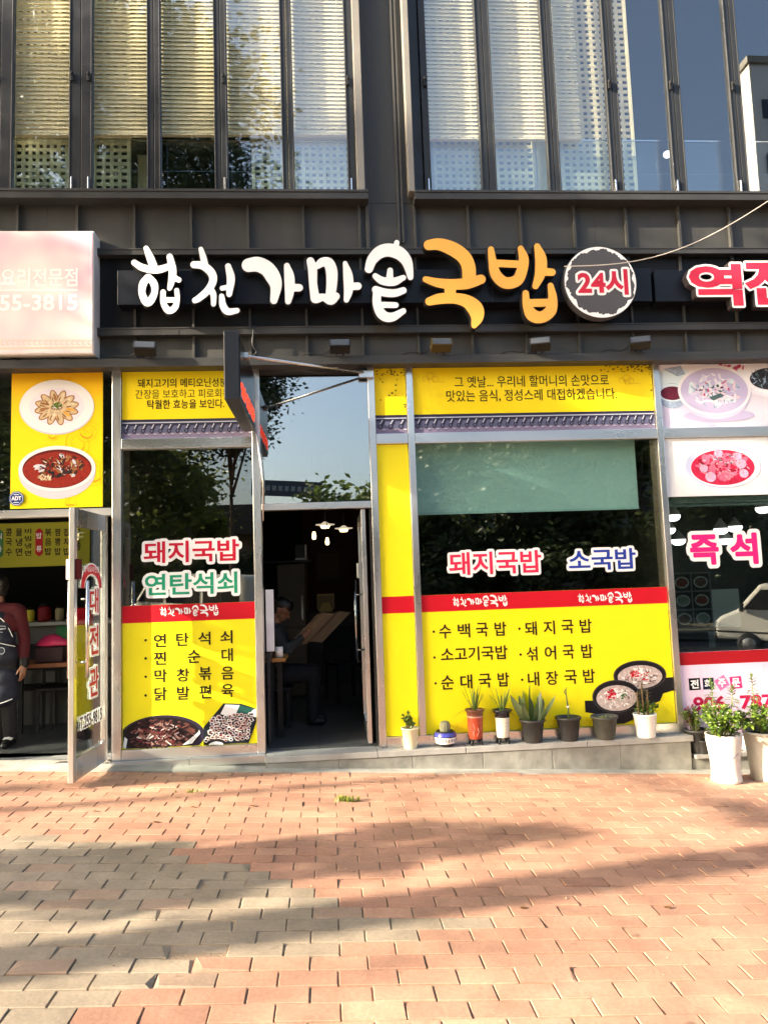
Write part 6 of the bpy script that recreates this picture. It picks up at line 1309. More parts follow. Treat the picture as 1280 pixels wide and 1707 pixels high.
# ================================================================== potted plants
M_SOIL = mat('potting_soil', rgb(66, 52, 40), .95, noise=.3, nscale=40, bump=.5, bscale=90)
def leaf(mb, p, d, L, w, droop=0.0, up=(0, 0, 1), fold=.25, mi=0, n=3):
    p, d = Vector(p), Vector(d).normalized(); s = d.cross(Vector(up))
    s = s.normalized() if s.length > 1e-3 else Vector((1, 0, 0)); u = s.cross(d)
    rows = []
    for i in range(n+1):
        t = i/n; c = p+d*L*t+Vector((0, 0, -droop*L*t*t)); ww = w*math.sin(math.pi*min(.97, .12+.86*t))**.8 if i < n else 0.0
        rows.append((c-s*ww+u*ww*fold, c, c+s*ww+u*ww*fold) if i < n else (c,))
    vs = [q for r_ in rows for q in r_]; fs = []
    for i in range(n-1):
        a = 3*i; fs += [(a, a+1, a+4, a+3), (a+1, a+2, a+5, a+4)]
    a = 3*(n-1); fs += [(a, a+1, a+3), (a+1, a+2, a+3)]; mb.add(vs, fs, mi, True)
def pot_root(x, y, z, label, cat='potted plant', name='potted_plant', group=None): return root(name, (x, y, z), label, cat, group)
def plastic_pot(o, c, r0, r1, h, m_, lip=.012, rimh=.02, holes=True):
    m = MB(); prof = [(r0*.96, .001), (r0, .006), (r1, h-rimh), (r1+lip, h-rimh+.002), (r1+lip, h), (r1-.004, h), (r1-.012, h-.03)]
    m.lathe(prof, c, 32, cap=False); m.lathe([(0.0, .001), (r0*.96, .001)], c, 32, cap=False); m.build('pot', m_, o)
    m = MB(); m.lathe([(0, h-.028), (r1-.0125, h-.030)], c, 24, cap=False)
    r = random.Random(int(c[0]*999)); 
    for k in range(14): a = r.uniform(0, 6.28); q = r.uniform(0, r1-.03); m.lathe([(.0, .012), (.010, .004), (.006, -.004)], (c[0]+q*math.cos(a), c[1]+q*math.sin(a), c[2]+h-.026), 6, cap=False)
    m.build('soil', M_SOIL, o)
G_JADE = leafmat('jade_leaf', rgb(70, 100, 40), rgb(120, 146, 60), .15, .35); G_GRASS = leafmat('blade_leaf', rgb(80, 110, 50), rgb(140, 160, 84), .25); G_SANS = leafmat('sansevieria_leaf', rgb(72, 94, 58), rgb(118, 132, 86), .1, .4)
G_SUC = leafmat('succulent_leaf', rgb(74, 108, 44), rgb(134, 164, 74), .2, .4); G_LILY = leafmat('lily_leaf', rgb(62, 96, 42), rgb(116, 146, 76), .25); G_SHRUB = leafmat('shrub_leaf', rgb(62, 96, 34), rgb(138, 166, 62), .3); G_RED = leafmat('red_leaf', rgb(140, 40, 60), rgb(190, 80, 90), .3); G_FLOW = leafmat('cream_petal', rgb(240, 238, 200), rgb(250, 246, 226), .3); M_STEM = mat('green_stem', rgb(110, 116, 66), .7); M_BARK = mat('brown_stem', rgb(116, 94, 66), .8, noise=.2, nscale=30)
def rosette(mb, c, r, n, L, w, el0, el1, droop=.1, mi=0):
    for k in range(n):
        a = r.uniform(0, 6.283); e = math.radians(r.uniform(el0, el1)); leaf(mb, c, (math.cos(a)*math.cos(e), math.sin(a)*math.cos(e), math.sin(e)), L*r.uniform(.75, 1.15), w*r.uniform(.8, 1.2), droop, mi=mi)
def bushy(o, c, r, n, spread, h, L, w, lm, stem=M_STEM, per=9, el=(-10, 70), flowers=0, flm=None):
    st_ = MB(); lf = MB(); fl = MB(); ends = []
    for k in range(n):
        a = r.uniform(0, 6.283); q = spread*math.sqrt(r.random()); hh = h*r.uniform(.55, 1.05)*(1-.35*(q/max(spread, 1e-6))**2); e = Vector((c[0]+q*math.cos(a), c[1]+q*math.sin(a)*.8, c[2]+hh)); b_ = Vector((c[0]+q*.15*math.cos(a), c[1]+q*.15*math.sin(a), c[2])); mid = (b_+e)/2+Vector((0, 0, .10*hh))
        pts = smooth_path([tuple(b_), tuple(mid), tuple(e)], 4); st_.tube(pts, .0028, 5); ends.append(e)
        for t in (.45, .6, .75, .88, 1.0):
            p = pts[min(len(pts)-1, int(t*(len(pts)-1)))]; rosette(lf, p, r, per//3 if t < 1 else per//2+1, L*(.8+.2*t), w, el[0], el[1], .15)
    for k in range(flowers):
        e = r.choice(ends)+Vector((r.gauss(0, .012), r.gauss(0, .012), r.uniform(0, .02)))
        for j in range(5): a = j*1.2566+r.random(); leaf(fl, e, (math.cos(a), math.sin(a), .7), .013, .0055, 0.1, n=2)
    st_.build('stem', stem, o); lf.build('leaves', lm, o)
    if flowers: fl.build('flowers', flm or G_FLOW, o)
YP = -0.095; r = random.Random(77)
def px_x(px, Y=YP): return at(px, 1225, Y)[0]
# 1 cream pot, jade plant
c = (px_x(683.5), YP, ZP); o = pot_root(*c, 'small jade plant in a cream plastic pot, leftmost on the plinth'); plastic_pot(o, c, .056, .072, .172, mat('cream_plastic', rgb(236, 226, 190), .45), .007, .012)
st_ = MB(); lf = MB()
for k in range(9):
    a = r.uniform(0, 6.28); e = Vector((c[0]-.005+.055*math.cos(a)*r.random(), c[1]+.04*math.sin(a), c[2]+r.uniform(.20, .29))); st_.tube([(c[0]+r.uniform(-.02, .02), c[1], c[2]+.14), tuple((Vector(c)+Vector((0, 0, .15))+e)/2+Vector((r.uniform(-.01, .01), 0, 0))), tuple(e)], [.006, .005, .004], 6)
    for t in (0, -.028, -.055): rosette(lf, e+Vector((r.uniform(-.012, .012), 0, t)), r, 6, .030, .011, -5, 70, -.1)
st_.build('stem', M_BARK, o); lf.build('leaves', G_JADE, o)
# 2 patterned bowl, cactus
c = (px_x(742), YP, ZP); o = pot_root(*c, 'round blue, white and black patterned bowl holding a small dome cactus'); 
prof = [(.045, .001), (.055, .004), (.082, .03), (.094, .062), (.096, .085), (.090, .112), (.078, .130), (.074, .134), (.068, .128), (.066, .10)]
def band(a, b_): return [q for q in prof if a <= q[1] <= b_]
m = MB(); m.lathe(prof, c, 40, cap=False); m.lathe([(0, .001), (.045, .001)], c, 40, cap=False); m.build('bowl', mat('black_glaze', rgb(34, 32, 40), .2), o)
m = MB(); m.lathe([(.0829, .031), (.0950, .062), (.0970, .083)], c, 40, cap=False); m.build('white_band', mat('white_glaze', rgb(235, 232, 226), .25), o)
m = MB(); m.lathe([(.0969, .090), (.0912, .1125), (.0852, .121)], c, 40, cap=False); m.build('blue_band', mat('blue_glaze', rgb(64, 66, 150), .2), o)
m = MB()
for k in range(22):
    a = k*2*math.pi/22; sgn = 1 if math.cos(a+1.57) > 0 else -1
    def W_(da, z): q = .0985-.012*max(0, (.062-z)/.031); return (c[0]+q*math.cos(a+da), c[1]+q*math.sin(a+da), c[2]+z)
    for s_ in (1, -1): m.add([W_(-.06*sgn, .060+.001), W_(.05*sgn, .060+s_*.013), W_(.10*sgn, .060+s_*.013), W_(.02*sgn, .0605)], [(0, 1, 2, 3), (3, 2, 1, 0)])
m.build('leaf_pattern', M_BLACK, o)
m = MB(); m.lathe([(0, .105), (.067, .102)], c, 24, cap=False); m.build('gravel', mat('pale_gravel', rgb(170, 160, 140), .9, noise=.3, nscale=80, bump=.6, bscale=120), o)
m = MB(); ribs = 18; prof2 = [(.036, .10), (.043, .135), (.043, .175), (.036, .198), (.02, .211), (.002, .214)]
vs = []; n_ = ribs*4
for j in range(n_):
    a = 2*math.pi*j/n_; q = 1+.07*math.cos(ribs*a)
    for rr, z in prof2: vs.append((c[0]+rr*q*math.cos(a), c[1]+rr*q*math.sin(a), c[2]+z))
k_ = len(prof2); m.add(vs, [(j*k_+i, ((j+1) % n_)*k_+i, ((j+1) % n_)*k_+i+1, j*k_+i+1) for j in range(n_) for i in range(k_-1)], 0, True); m.build('cactus', mat('grey_cactus', rgb(128, 128, 100), .8, noise=.25, nscale=60), o)
m = MB()
for k in range(420):
    a = round(r.random()*ribs)*2*math.pi/ribs+r.gauss(0, .04); z = r.uniform(.115, .212); rr = float(np.interp(z, [q[1] for q in prof2], [q[0] for q in prof2]))*1.05; p = Vector((c[0]+rr*math.cos(a), c[1]+rr*math.sin(a), c[2]+z)); d = Vector((math.cos(a)+r.gauss(0, .5), math.sin(a)+r.gauss(0, .5), r.gauss(.3, .4))).normalized()*.010; s_ = Vector((-math.sin(a), math.cos(a), 0))*.0005; m.add([p-s_, p+s_, p+d], [(0, 1, 2), (2, 1, 0)])
m.build('spines', mat('spine', rgb(214, 206, 186), .7), o)
# 3 and 4 tall ceramic pots with blades of grass
def tall_pot(c, o, rim, neck, body_m, h, foot_m, r_rim, r_w, r_b):
    m = MB(); m.lathe([(r_w*.72, .045), (r_b, .055), (r_w*.98, h*.45), (r_w, h*.62), (r_w*1.05, h*.78)], c, 32, cap=False); m.build('pot', body_m, o)
    m = MB(); m.lathe([(r_w*1.055, h*.7805), (r_w*1.07, h*.80), (r_w*1.05, h*.82)], c, 32, cap=False); m.build('band', rim, o)
    m = MB(); m.lathe([(r_w*1.05, h*.8205), (r_w*1.06, h*.87), (r_rim*.93, h*.955), (r_rim, h*.97), (r_rim, h), (r_rim*.9, h), (r_rim*.82, h*.95)], c, 32, cap=False); m.lathe([(0, h*.95), (r_rim*.825, h*.95)], c, 24, cap=False); m.build('collar', neck, o)
    m = MB(); m.lathe([(r_b*.6, .0446), (r_b*1.02, .045), (r_b*1.04, .054)], c, 28)
    for k in range(4):
        a = math.pi/4+k*math.pi/2; bx, by = c[0]+r_b*.8*math.cos(a), c[1]+r_b*.8*math.sin(a); m.tube([(bx, by, c[2]+.05), (bx+.010*math.cos(a), by+.010*math.sin(a), c[2]+.025), (bx+.022*math.cos(a), by+.022*math.sin(a), c[2]+.004)], [.016, .012, .009], 8)
    m.build('foot', foot_m, o)
def blades(o, c, h, n, L, seed, extra=()):
    r = random.Random(seed); m = MB()
    spec = [(r.uniform(0, 6.28), r.uniform(58, 88), L*r.uniform(.6, 1.1), r.uniform(.05, .5)) for _ in range(n)]+list(extra)
    for a, e, l, dr in spec:
        e = math.radians(e); leaf(m, (c[0]+.016*math.cos(a), c[1]+.016*math.sin(a), c[2]+h), (math.cos(a)*math.cos(e), math.sin(a)*math.cos(e), math.sin(e)), l, .0058, dr*.35, n=6, fold=.5)
    m.build('leaves', G_GRASS, o)
c = (px_x(792.5), YP, ZP); o = pot_root(*c, 'grassy blades in a tall rust red ceramic pot on dark feet'); tall_pot(c, o, mat('pink_glaze', rgb(200, 150, 130), .3), mat('brown_glaze', rgb(110, 66, 50), .3, noise=.4, nscale=30), mat('rust_glaze', rgb(170, 66, 40), .35, noise=.30, nscale=22), .30, M_BLACK, .086, .066, .058); blades(o, c, .285, 14, .25, 5, [(3.0, 66, .27, .3), (3.2, 20, .20, 1.9), (2.8, 72, .28, .1), (.2, 82, .26, .1)])
m = MB()
for q in ([(-.03, .10), (-.015, .14), (-.03, .19)], [(.0, .08), (.02, .12), (.01, .15)], [(-.02, .08), (-.03, .12)]): m.tube([(c[0]+x, c[1]-math.sqrt(max(0, .0660**2-x*x))-.0002, c[2]+z) for x, z in q], .002, 5)
m.build('brush_line', mat('pink_glaze', rgb(200, 150, 130)), o)
c = (px_x(838), YP, ZP); o = pot_root(*c, 'grassy blades in a tall white ceramic pot with black collar and feet'); tall_pot(c, o, M_BLACK, mat('black_glaze', rgb(34, 32, 40), .2), mat('ivory_glaze', rgb(238, 234, 212), .3), .285, M_BLACK, .088, .060, .054); blades(o, c, .27, 13, .23, 8, [(2.9, 70, .26, .1), (.3, 68, .22, .2), (.2, -5, .12, 1.2), (3.0, 60, .2, .2)])
m = MB()
for z in (.10, .125, .15, .18): m.lathe([(0, -.003), (.004, -.001), (.0, .003)], (c[0]+.02, c[1]-.0585, c[2]+z), 6, cap=False)
m.build('dot_mark', M_BLACK, o)
BP = mat('black_pot', rgb(50, 50, 50), .5, noise=.15, nscale=20); BP2 = mat('grey_black_pot', rgb(70, 72, 66), .6, noise=.25, nscale=12)
# 5 snake plant
c = (px_x(887.5), YP-.01, ZP); o = pot_root(*c, 'snake plant of broad upright leaves in a black plastic pot'); plastic_pot(o, c, .076, .100, .195, BP)
m = MB()
for x, y_, a, e, L, w in ((-.05, 0, 3.3, 62, .30, .030), (-.03, .02, 2.8, 74, .26, .03), (-.015, -.02, 4.5, 82, .24, .034), (.0, .03, 1.2, 84, .35, .034), (.02, -.03, 5.2, 82, .25, .032), (.03, .01, .3, 76, .28, .034), (.045, -.01, 6.2, 56, .30, .030), (.05, .03, .4, 68, .22, .03), (-.02, .04, 2.0, 76, .30, .032), (.0, -.05, 4.7, 70, .16, .026), (-.045, -.03, 3.9, 66, .2, .028), (.03, -.045, 5.6, 66, .18, .028)):
    e = math.radians(e); leaf(m, (c[0]+x, c[1]+y_, c[2]+.155), (math.cos(a)*math.cos(e), math.sin(a)*math.cos(e), math.sin(e)), L, w, .02, up=(math.cos(a+.9), math.sin(a+.9)-.6, .2), n=6, fold=.35)
m.build('leaves', G_SANS, o)
# 6 bare stick
c = (px_x(947.5), YP-.01, ZP); o = pot_root(*c, 'single bare green stick in a black plastic pot'); plastic_pot(o, c, .076, .100, .20, BP)
m = MB(); m.tube([(c[0]+.008, c[1], c[2]+.16), (c[0]+.004, c[1], c[2]+.26), (c[0]-.002, c[1], c[2]+.34), (c[0]-.008, c[1], c[2]+.42)], [.009, .008, .006, .005], 8); m.tube([(c[0]-.004, c[1], c[2]+.38), (c[0]-.022, c[1], c[2]+.41), (c[0]-.025, c[1], c[2]+.425)], [.005, .004, .003], 6); m.tube([(c[0]-.008, c[1], c[2]+.415), (c[0]+.002, c[1], c[2]+.45)], [.005, .003], 6); m.tube([(c[0]-.01, c[1], c[2]+.415), (c[0]-.016, c[1], c[2]+.44)], [.004, .003], 6)
m.build('stem', mat('green_stick', rgb(96, 112, 60), .6, noise=.2, nscale=50), o)
m = MB(); m.lathe([(.011, 0), (.012, .008), (.011, .016)], (c[0]+.003, c[1], c[2]+.275), 10); m.build('tie', M_WHITE, o)
# 7 low sprouts
c = (px_x(1007), YP-.02, ZP); o = pot_root(*c, 'low green sprouts barely topping a dusty black plastic pot'); plastic_pot(o, c, .080, .106, .195, BP2)
m = MB()
for k in range(40): rosette(m, (c[0]+r.gauss(0, .03), c[1]+r.gauss(0, .03), c[2]+.168), r, 4, .022, .007, 20, 80)
m.build('leaves', leafmat('sprout_leaf', rgb(90, 110, 50), rgb(150, 160, 90), .2), o)
# 8 white pot
c = (px_x(1074), YP-.03, ZP); o = pot_root(*c, 'leafy succulents around a spiny stem in a plain white pot, rightmost on the plinth'); plastic_pot(o, c, .078, .097, .20, mat('white_plastic', rgb(245, 244, 240), .4), .003, .012)
bushy(o, (c[0]+.03, c[1], c[2]+.165), r, 11, .10, .16, .040, .013, G_SUC, per=9, el=(-20, 60))
m = MB(); lf = MB()
for x, h in ((-.01, .30), (.03, .24), (-.05, .22)):
    m.tube([(c[0]+x, c[1], c[2]+.16), (c[0]+x*1.2, c[1], c[2]+.16+h)], [.010, .008], 8)
    for k in range(60): a = r.uniform(0, 6.28); z = r.uniform(.06, h); leaf(lf, (c[0]+x*(1+.2*z/h)+.008*math.cos(a), c[1]+.008*math.sin(a), c[2]+.16+z), (math.cos(a), math.sin(a), .35), r.uniform(.022, .042), .0045, .1, n=2)
m.build('spiny_stem', M_BARK, o); lf.build('spiny_leaves', leafmat('spiny_leaf', rgb(80, 96, 60), rgb(140, 140, 96), .2), o)
# right hand group -----------------------------------------------
def gp(px, py, z):
    d = _f*FPX+_r*(px-640)-_u*(py-853.5); t = (z-CAM[2])/d[2]; return CAM+d*t
ZE = 0.0525
x = at(1161, 1225, -.09)[0]; c = (x, -.09, ZE); o = pot_root(*c, 'black pot of reddish leaves and pale flowering stems against the right mullion'); plastic_pot(o, c, .075, .100, .20, BP)
bushy(o, (c[0]-.01, c[1], c[2]+.17), r, 18, .11, .22, .036, .009, G_SHRUB, per=9, flowers=26); bushy_stem = MB(); lf = MB()
for k in range(5):
    b_ = Vector((c[0]-.04+.02*k, c[1]+.02, c[2]+.17)); e = b_+Vector((r.uniform(-.05, .03), .02, r.uniform(.18, .30))); bushy_stem.tube([tuple(b_), tuple((b_+e)/2+Vector((.01, 0, 0))), tuple(e)], .003, 5)
    for j in range(8): rosette(lf, b_.lerp(e, .4+.6*j/8), r, 3, .034, .010, 0, 60, .2)
bushy_stem.build('red_stem', mat('red_stem', rgb(96, 40, 48), .7), o); lf.build('red_leaves', G_RED, o)
p = gp(1164, 1252, ZE); c = (p[0], -.135, ZE); o = pot_root(*c, 'small black pot of cream flowers on the lower ledge'); plastic_pot(o, c, .050, .062, .115, BP, .004, .01); bushy(o, (c[0]-.01, c[1], c[2]+.09), r, 10, .06, .08, .022, .006, G_SHRUB, per=6, flowers=46)
CER = mat('white_ceramic', rgb(216, 213, 203), .3, noise=.05)
def smallwhite(px, label, Y=-.11, hh=.13):
    x = at(px, 1240, Y)[0]; c = (x, Y, ZE); o = pot_root(*c, label); m = MB(); m.lathe([(.055, .001), (.07, .012), (.078, .05), (.079, hh), (.074, hh), (.068, hh-.025)], c, 28, cap=False); m.lathe([(0, .001), (.055, .001)], c, 28, cap=False); m.build('pot', CER, o); m = MB(); m.lathe([(0, hh-.024), (.0685, hh-.024)], c, 20, cap=False); m.build('soil', M_SOIL, o); return o, c
o, c = smallwhite(1190, 'white ceramic pot with low green leaves between the black pot and the big white planter'); bushy(o, (c[0], c[1], c[2]+.11), r, 8, .08, .12, .03, .008, G_SHRUB, per=7)
o, c = smallwhite(1247, 'white ceramic pot with a leafy shrub behind the right shoulder of the big planter'); bushy(o, (c[0], c[1], c[2]+.11), r, 8, .09, .16, .035, .009, G_SUC, per=7)
def lily(o, c, r, L, n=1, lean=(0, 0)):
    st_ = MB(); lf = MB(); p0 = Vector(c); p1 = p0+Vector((lean[0], lean[1], L)); mid = (p0+p1)/2+Vector((lean[0]*-.1, 0, 0)); pts = smooth_path([tuple(p0), tuple(mid), tuple(p1)], 10); st_.tube(pts, [.005-.002*i/len(pts) for i in range(len(pts))], 6)
    z = .2
    while z < 1.0:
        q = Vector(pts[min(len(pts)-1, int(z*(len(pts)-1)))])
        for k in range(7): a = r.uniform(0, 6.28); leaf(lf, q, (math.cos(a), math.sin(a), .45+1.2*max(0, z-.75)), (.095 if z < .8 else .06)*r.uniform(.8, 1.1), .0055, .55 if z < .85 else .1, n=5, fold=.4)
        z += .05
    rosette(lf, p1, r, 10, .05, .005, 40, 85); return st_, lf
# big white planter on the bricks
p = gp(1221.5, 1308, gz(3.25)); c = (p[0], p[1]+.10, gz(p[0])-.004); o = pot_root(*c, 'big white glazed planter with blue brush marks, standing on the bricks full of leafy shoots'); hh = .385
m = MB(); m.lathe([(.112, .004), (.119, .012), (.119, .03), (.116, .04), (.112, .10), (.118, .20), (.130, .27), (.139, .33), (.140, hh-.012), (.142, hh), (.130, hh), (.126, hh-.05)], c, 40, cap=False); m.lathe([(0, .004), (.112, .004)], c, 40, cap=False); m.build('pot', CER, o)
m = MB(); m.lathe([(0, hh-.03), (.1275, hh-.032)], c, 28, cap=False); m.build('soil', M_SOIL, o)
m = MB()
def onpot(a, z): q = float(np.interp(z, [.1, .2, .27, .33], [.112, .118, .130, .139]))+.0006; return (c[0]+q*math.sin(a), c[1]-q*math.cos(a), c[2]+z)
for a, z, l, dz_ in ((-.75, .255, .3, -.02), (-.7, .245, .2, .02), (-.45, .225, .35, -.03), (-.35, .205, .3, -.02), (-.1, .20, .3, .02), (.1, .21, .25, .03), (-.55, .15, .2, .015), (-.5, .145, .15, -.02), (.2, .225, .3, .02), (-.3, .29, .15, .01)):
    for t in range(4): m.add([onpot(a+l*t/4, z+dz_*t/4-.004*math.sin(3*t/4)), onpot(a+l*(t+1)/4, z+dz_*(t+1)/4-.002), onpot(a+l*(t+1)/4, z+dz_*(t+1)/4+.003), onpot(a+l*t/4, z+dz_*t/4+.004*math.sin(.3+2*t/4))], [(0, 1, 2, 3)])
m.build('brush_mark', mat('cobalt_brush', rgb(110, 116, 160), .35), o)
bushy(o, (c[0]-.03, c[1], c[2]+hh-.03), r, 46, .27, .25, .050, .011, G_SHRUB, per=12, el=(-30, 60), flowers=46)
s1, l1 = lily(o, (c[0]-.05, c[1]+.02, c[2]+hh-.03), r, .44, lean=(.0, .02)); s2, l2 = lily(o, (c[0]+.085, c[1]+.03, c[2]+hh-.03), r, .38, lean=(.05, .02))
s1.build('lily_stem', M_STEM, o); l1.build('lily_leaves', G_LILY, o); s2.build('lily_stem', M_STEM, o); l2.build('lily_leaves', G_LILY, o)
# grey white planter at the frame edge
p = gp(1284, 1305, gz(3.6)); c = (p[0]+.02, p[1]+.10, gz(p[0])-.004); o = pot_root(*c, 'tall off white planter of shoots cut by the right edge'); hh = .40
m = MB(); m.lathe([(.105, .004), (.112, .012), (.135, .25), (.150, hh-.02), (.156, hh-.018), (.156, hh), (.144, hh), (.138, hh-.05)], c, 36, cap=False); m.lathe([(0, .004), (.105, .004)], c, 36, cap=False); m.build('pot', mat('grey_ceramic', rgb(176, 176, 165), .4, noise=.06), o)
m = MB(); m.lathe([(0, hh-.03), (.1405, hh-.032)], c, 28, cap=False); m.build('soil', M_SOIL, o)
bushy(o, (c[0], c[1], c[2]+hh-.03), r, 34, .24, .24, .05, .011, G_SHRUB, per=12, el=(-30, 60), flowers=8)
s1, l1 = lily(o, (c[0]-.04, c[1]+.02, c[2]+hh-.03), r, .46, lean=(.01, .02)); s1.build('lily_stem', M_STEM, o); l1.build('lily_leaves', G_LILY, o)

# ================================================================== street side: trees, van and buildings seen in the glass
M_TRUNK = mat('tree_bark', rgb(92, 80, 66), .9, noise=.3, nscale=12, bump=.6, bscale=25)
G_TREE = leafmat('street_leaf', (.05, .085, .022), (.13, .17, .04), .35); G_DARK = leafmat('dark_leaf', (.022, .042, .014), (.055, .085, .024), .25); G_YEL = leafmat('ginkgo_leaf', (.12, .16, .03), (.30, .32, .06), .4)
def tree(x, y, h_tr, cz, rx, rz, n, ls, seed, label, lm, tr=.16, cat='tree', ncl=40, group='street trees across from the shops', droop=0.0, name='street_tree', straight=False):
    r = random.Random(seed); z0 = gz(x)-.03 if y > -18 else -.05; o = root(name, (x, y, z0), label, cat, group); m = MB(); top = z0+cz+rz*.6; cl = []
    lx, ly = (0.0, 0.0) if straight else (r.uniform(-.15, .15), r.uniform(-.15, .15))
    m.tube(smooth_path([(x, y, z0), (x+lx, y+ly, z0+h_tr*.6), (x+lx*1.5, y+ly, z0+h_tr), (x+lx, y+ly*2, top)], 5), [tr*(1.25 if i == 0 else (1-.35*i/15 if straight else 1-.9*i/15)) for i in range(16)], 10)
    for k in range(ncl):
        while True:
            u = Vector((r.uniform(-1, 1), r.uniform(-1, 1), r.uniform(-1, 1)))
            if .25 < u.length < 1: break
        u = u.normalized()*(u.length**.45); p = Vector((x+lx+u.x*rx, y+ly+u.y*rx, z0+cz+u.z*rz)); cl.append((p, r.uniform(.45, 1.0)))
        if k < 14:
            b_ = Vector((x+lx, y+ly, z0+min(h_tr+(k/14)*rz*1.2, cz+rz*.4))); m.tube([tuple(b_), tuple((b_+p)/2+Vector((0, 0, .15))), tuple(p)], [tr*.38, tr*.22, tr*.06], 6)
    m.build('trunk', M_TRUNK, o); V = []; F = []
    for i in range(n):
        p, s_ = cl[i % len(cl)]; q = Vector((r.gauss(0, 1), r.gauss(0, 1), r.gauss(0, .75)))*rx*.20*s_; c = p+q; c.z -= droop*abs(r.gauss(0, 1)); a, b_, g = r.uniform(0, 6.28), r.uniform(-1.2, .6), r.uniform(0, 6.28); E_ = Euler((b_, g*.3, a)).to_matrix(); l = ls*r.uniform(.6, 1.3); k = len(V)
        for v in ((0, -l, 0), (l*.5, -.1*l, .12*l), (0, l, 0), (-l*.5, -.1*l, .12*l)): V.append(tuple(c+E_ @ Vector(v)))
        F.append((k, k+1, k+2, k+3))
    c_ = MB(); c_.v = V; c_.f = F; c_.m = [0]*len(F); c_.sm = [False]*len(F); c_.build('crown', lm, o); return o
# shade trees left of the camera
SH = 'trees standing along the pavement to the left of the shops'
def shade(x, y, *a, **k): return tree(x, y, *a, group=SH, **k)
shade(-9.6, -5.89, 6.2, 8.4, 1.9, 2.0, 3200, .085, 31, 'straight trunked street tree whose trunk throws the longest shadow band on the bricks', G_TREE, tr=.185, straight=True)
shade(-7.2, -4.25, 1.0, 1.72, .44, 1.45, 12000, .05, 32, 'narrow conical evergreen on the left pavement shading the grey bricks', G_TREE, tr=.08, straight=True)
shade(-23.0, -7.23, 7.0, 11.9, 1.45, 2.75, 9000, .11, 35, 'tall high crowned tree farthest along the left pavement', G_TREE, tr=.13)  # unseen tree, crown height and size set to shade the lower facade
shade(-13.0, -2.8, 4.6, 7.6, 1.0, 2.2, 3600, .09, 36, 'upright tree nearest the shop wall on the left pavement', G_TREE, tr=.09)  # unseen tree, put in to keep sun off the pink box and left poster
lmp = root('street_lamp', (-15.0, -5.24, gz(-15)), 'slender grey street lamp beyond the left shade trees', 'street lamp')
m = MB(); m.tube([(-15.0, -5.24, gz(-15)-.02), (-15.0, -5.24, 6.5)], [.075, .05], 12); m.build('pole', M_TRIM, lmp, ); m = MB(); m.tube(smooth_path([(-15.0, -5.24, 6.5), (-14.9, -5.6, 6.9), (-14.7, -6.5, 7.0)]), .035, 8); m.build('arm', M_TRIM, lmp); m = MB(); m.box(-14.82, -14.58, -7.05, -6.45, 6.93, 7.05); m.build('lamp_head', M_TRIM, lmp, bevel=.03)
# roadside trees in front of the shops, seen in the glass
tree(-5.8, -12.4, 5.0, 10.8, 4.6, 6.0, 64000, .115, 41, 'tall dark tree mirrored in the glass above the doorway', G_DARK, tr=.28, ncl=240, droop=.4)
for i, (x, y, h, cz, rx, rz, lb, lm) in enumerate(((-13, -21, 2.2, 5.0, 4.0, 3.4, 'broad dark tree across the road, far to the left', G_DARK), (-7.5, -22.5, 2.0, 4.4, 3.4, 3.0, 'dark tree across the road mirrored in the left window', G_YEL), (1.5, -23, 1.6, 3.2, 3.0, 2.3, 'rounded tree mirrored under the roof sign above the doorway', G_TREE), (6.5, -22, 2.0, 4.6, 3.6, 3.3, 'dark tree across the road mirrored in the big window', G_DARK), (11.5, -20.5, 2.0, 4.2, 3.0, 3.2, 'green tree mirrored at the right end of the big window', G_TREE), (18, -22, 2.0, 5.0, 4.0, 3.6, 'broad tree across the road to the right', G_DARK), (25, -24, 2.0, 5.4, 4.5, 4.0, 'broad tree across the road, farthest to the right', G_DARK))):
    tree(x, y, h, cz, rx, rz, 15000, .15, 50+i, lb, lm, tr=.2, ncl=46)
for i, (x, y) in enumerate(((-3.5, -19.5), (3.6, -20), (8.8, -19), (14.5, -19.5))):
    tree(x, y, .3, 1.5, 2.0, 1.5, 6000, .13, 70+i, ['low shrub across the road left of the doorway reflection', 'low shrub across the road behind the big window reflection', 'low shrub across the road near the green tree', 'low shrub across the road behind the white van'][i], G_DARK, tr=.08, cat='shrub', group='roadside shrubs', ncl=24, name='roadside_shrub')
tree(-2.7, -14.6, 4.0, 7.5, 1.6, 1.9, 14000, .075, 44, 'smaller tree whose drooping leaves mirror at the top left of the doorway transom', G_DARK, tr=.12, ncl=60, droop=.3)
# low building with a roof sign
M_TILE = mat('roof_tiles', rgb(84, 74, 68), .8, noise=.2, nscale=2); M_HWALL = mat('plaster_wall', rgb(150, 132, 110), .85, noise=.1)
hb = root('tiled_house', (-4, -31, 0), 'low brown building with a tiled roof and a dark roof sign, mirrored above the doorway', 'house')
m = MB(); m.box(-10, 0.5, -36, -30, -.1, 4.2); m.build('wall', M_HWALL, hb); m = MB(); m.prism([(-11, 4.201), (1.4, 4.201), (0.2, 5.6), (-9.8, 5.6)], -37, -29.2); m.build('roof', M_TILE, hb)
rsg = root('roof_sign', (-2.2, -29, 5.6), 'dark banner sign on posts above the tiled house roof', 'sign'); M = Matrix.Translation((-2.0, -29.6, 6.35)) @ Matrix.Rotation(math.radians(4), 4, 'Y')
m = MB(); m.box(-1.7, 1.7, -.05, .05, -.38, .38, M=M); m.build('panel', mat('dark_banner', rgb(54, 58, 70), .6), rsg); m = MB(); m.box(-1.5, -1.45, -.05, 0, -1.2, -.381, M=M); m.box(1.45, 1.5, -.05, 0, -1.2, -.381, M=M); m.build('post', M_DARK, rsg)
m = MB(); 
for k in range(9): m.box(-1.3+k*.3, -1.12+k*.3, .051, .056, -.12, .12, M=M)
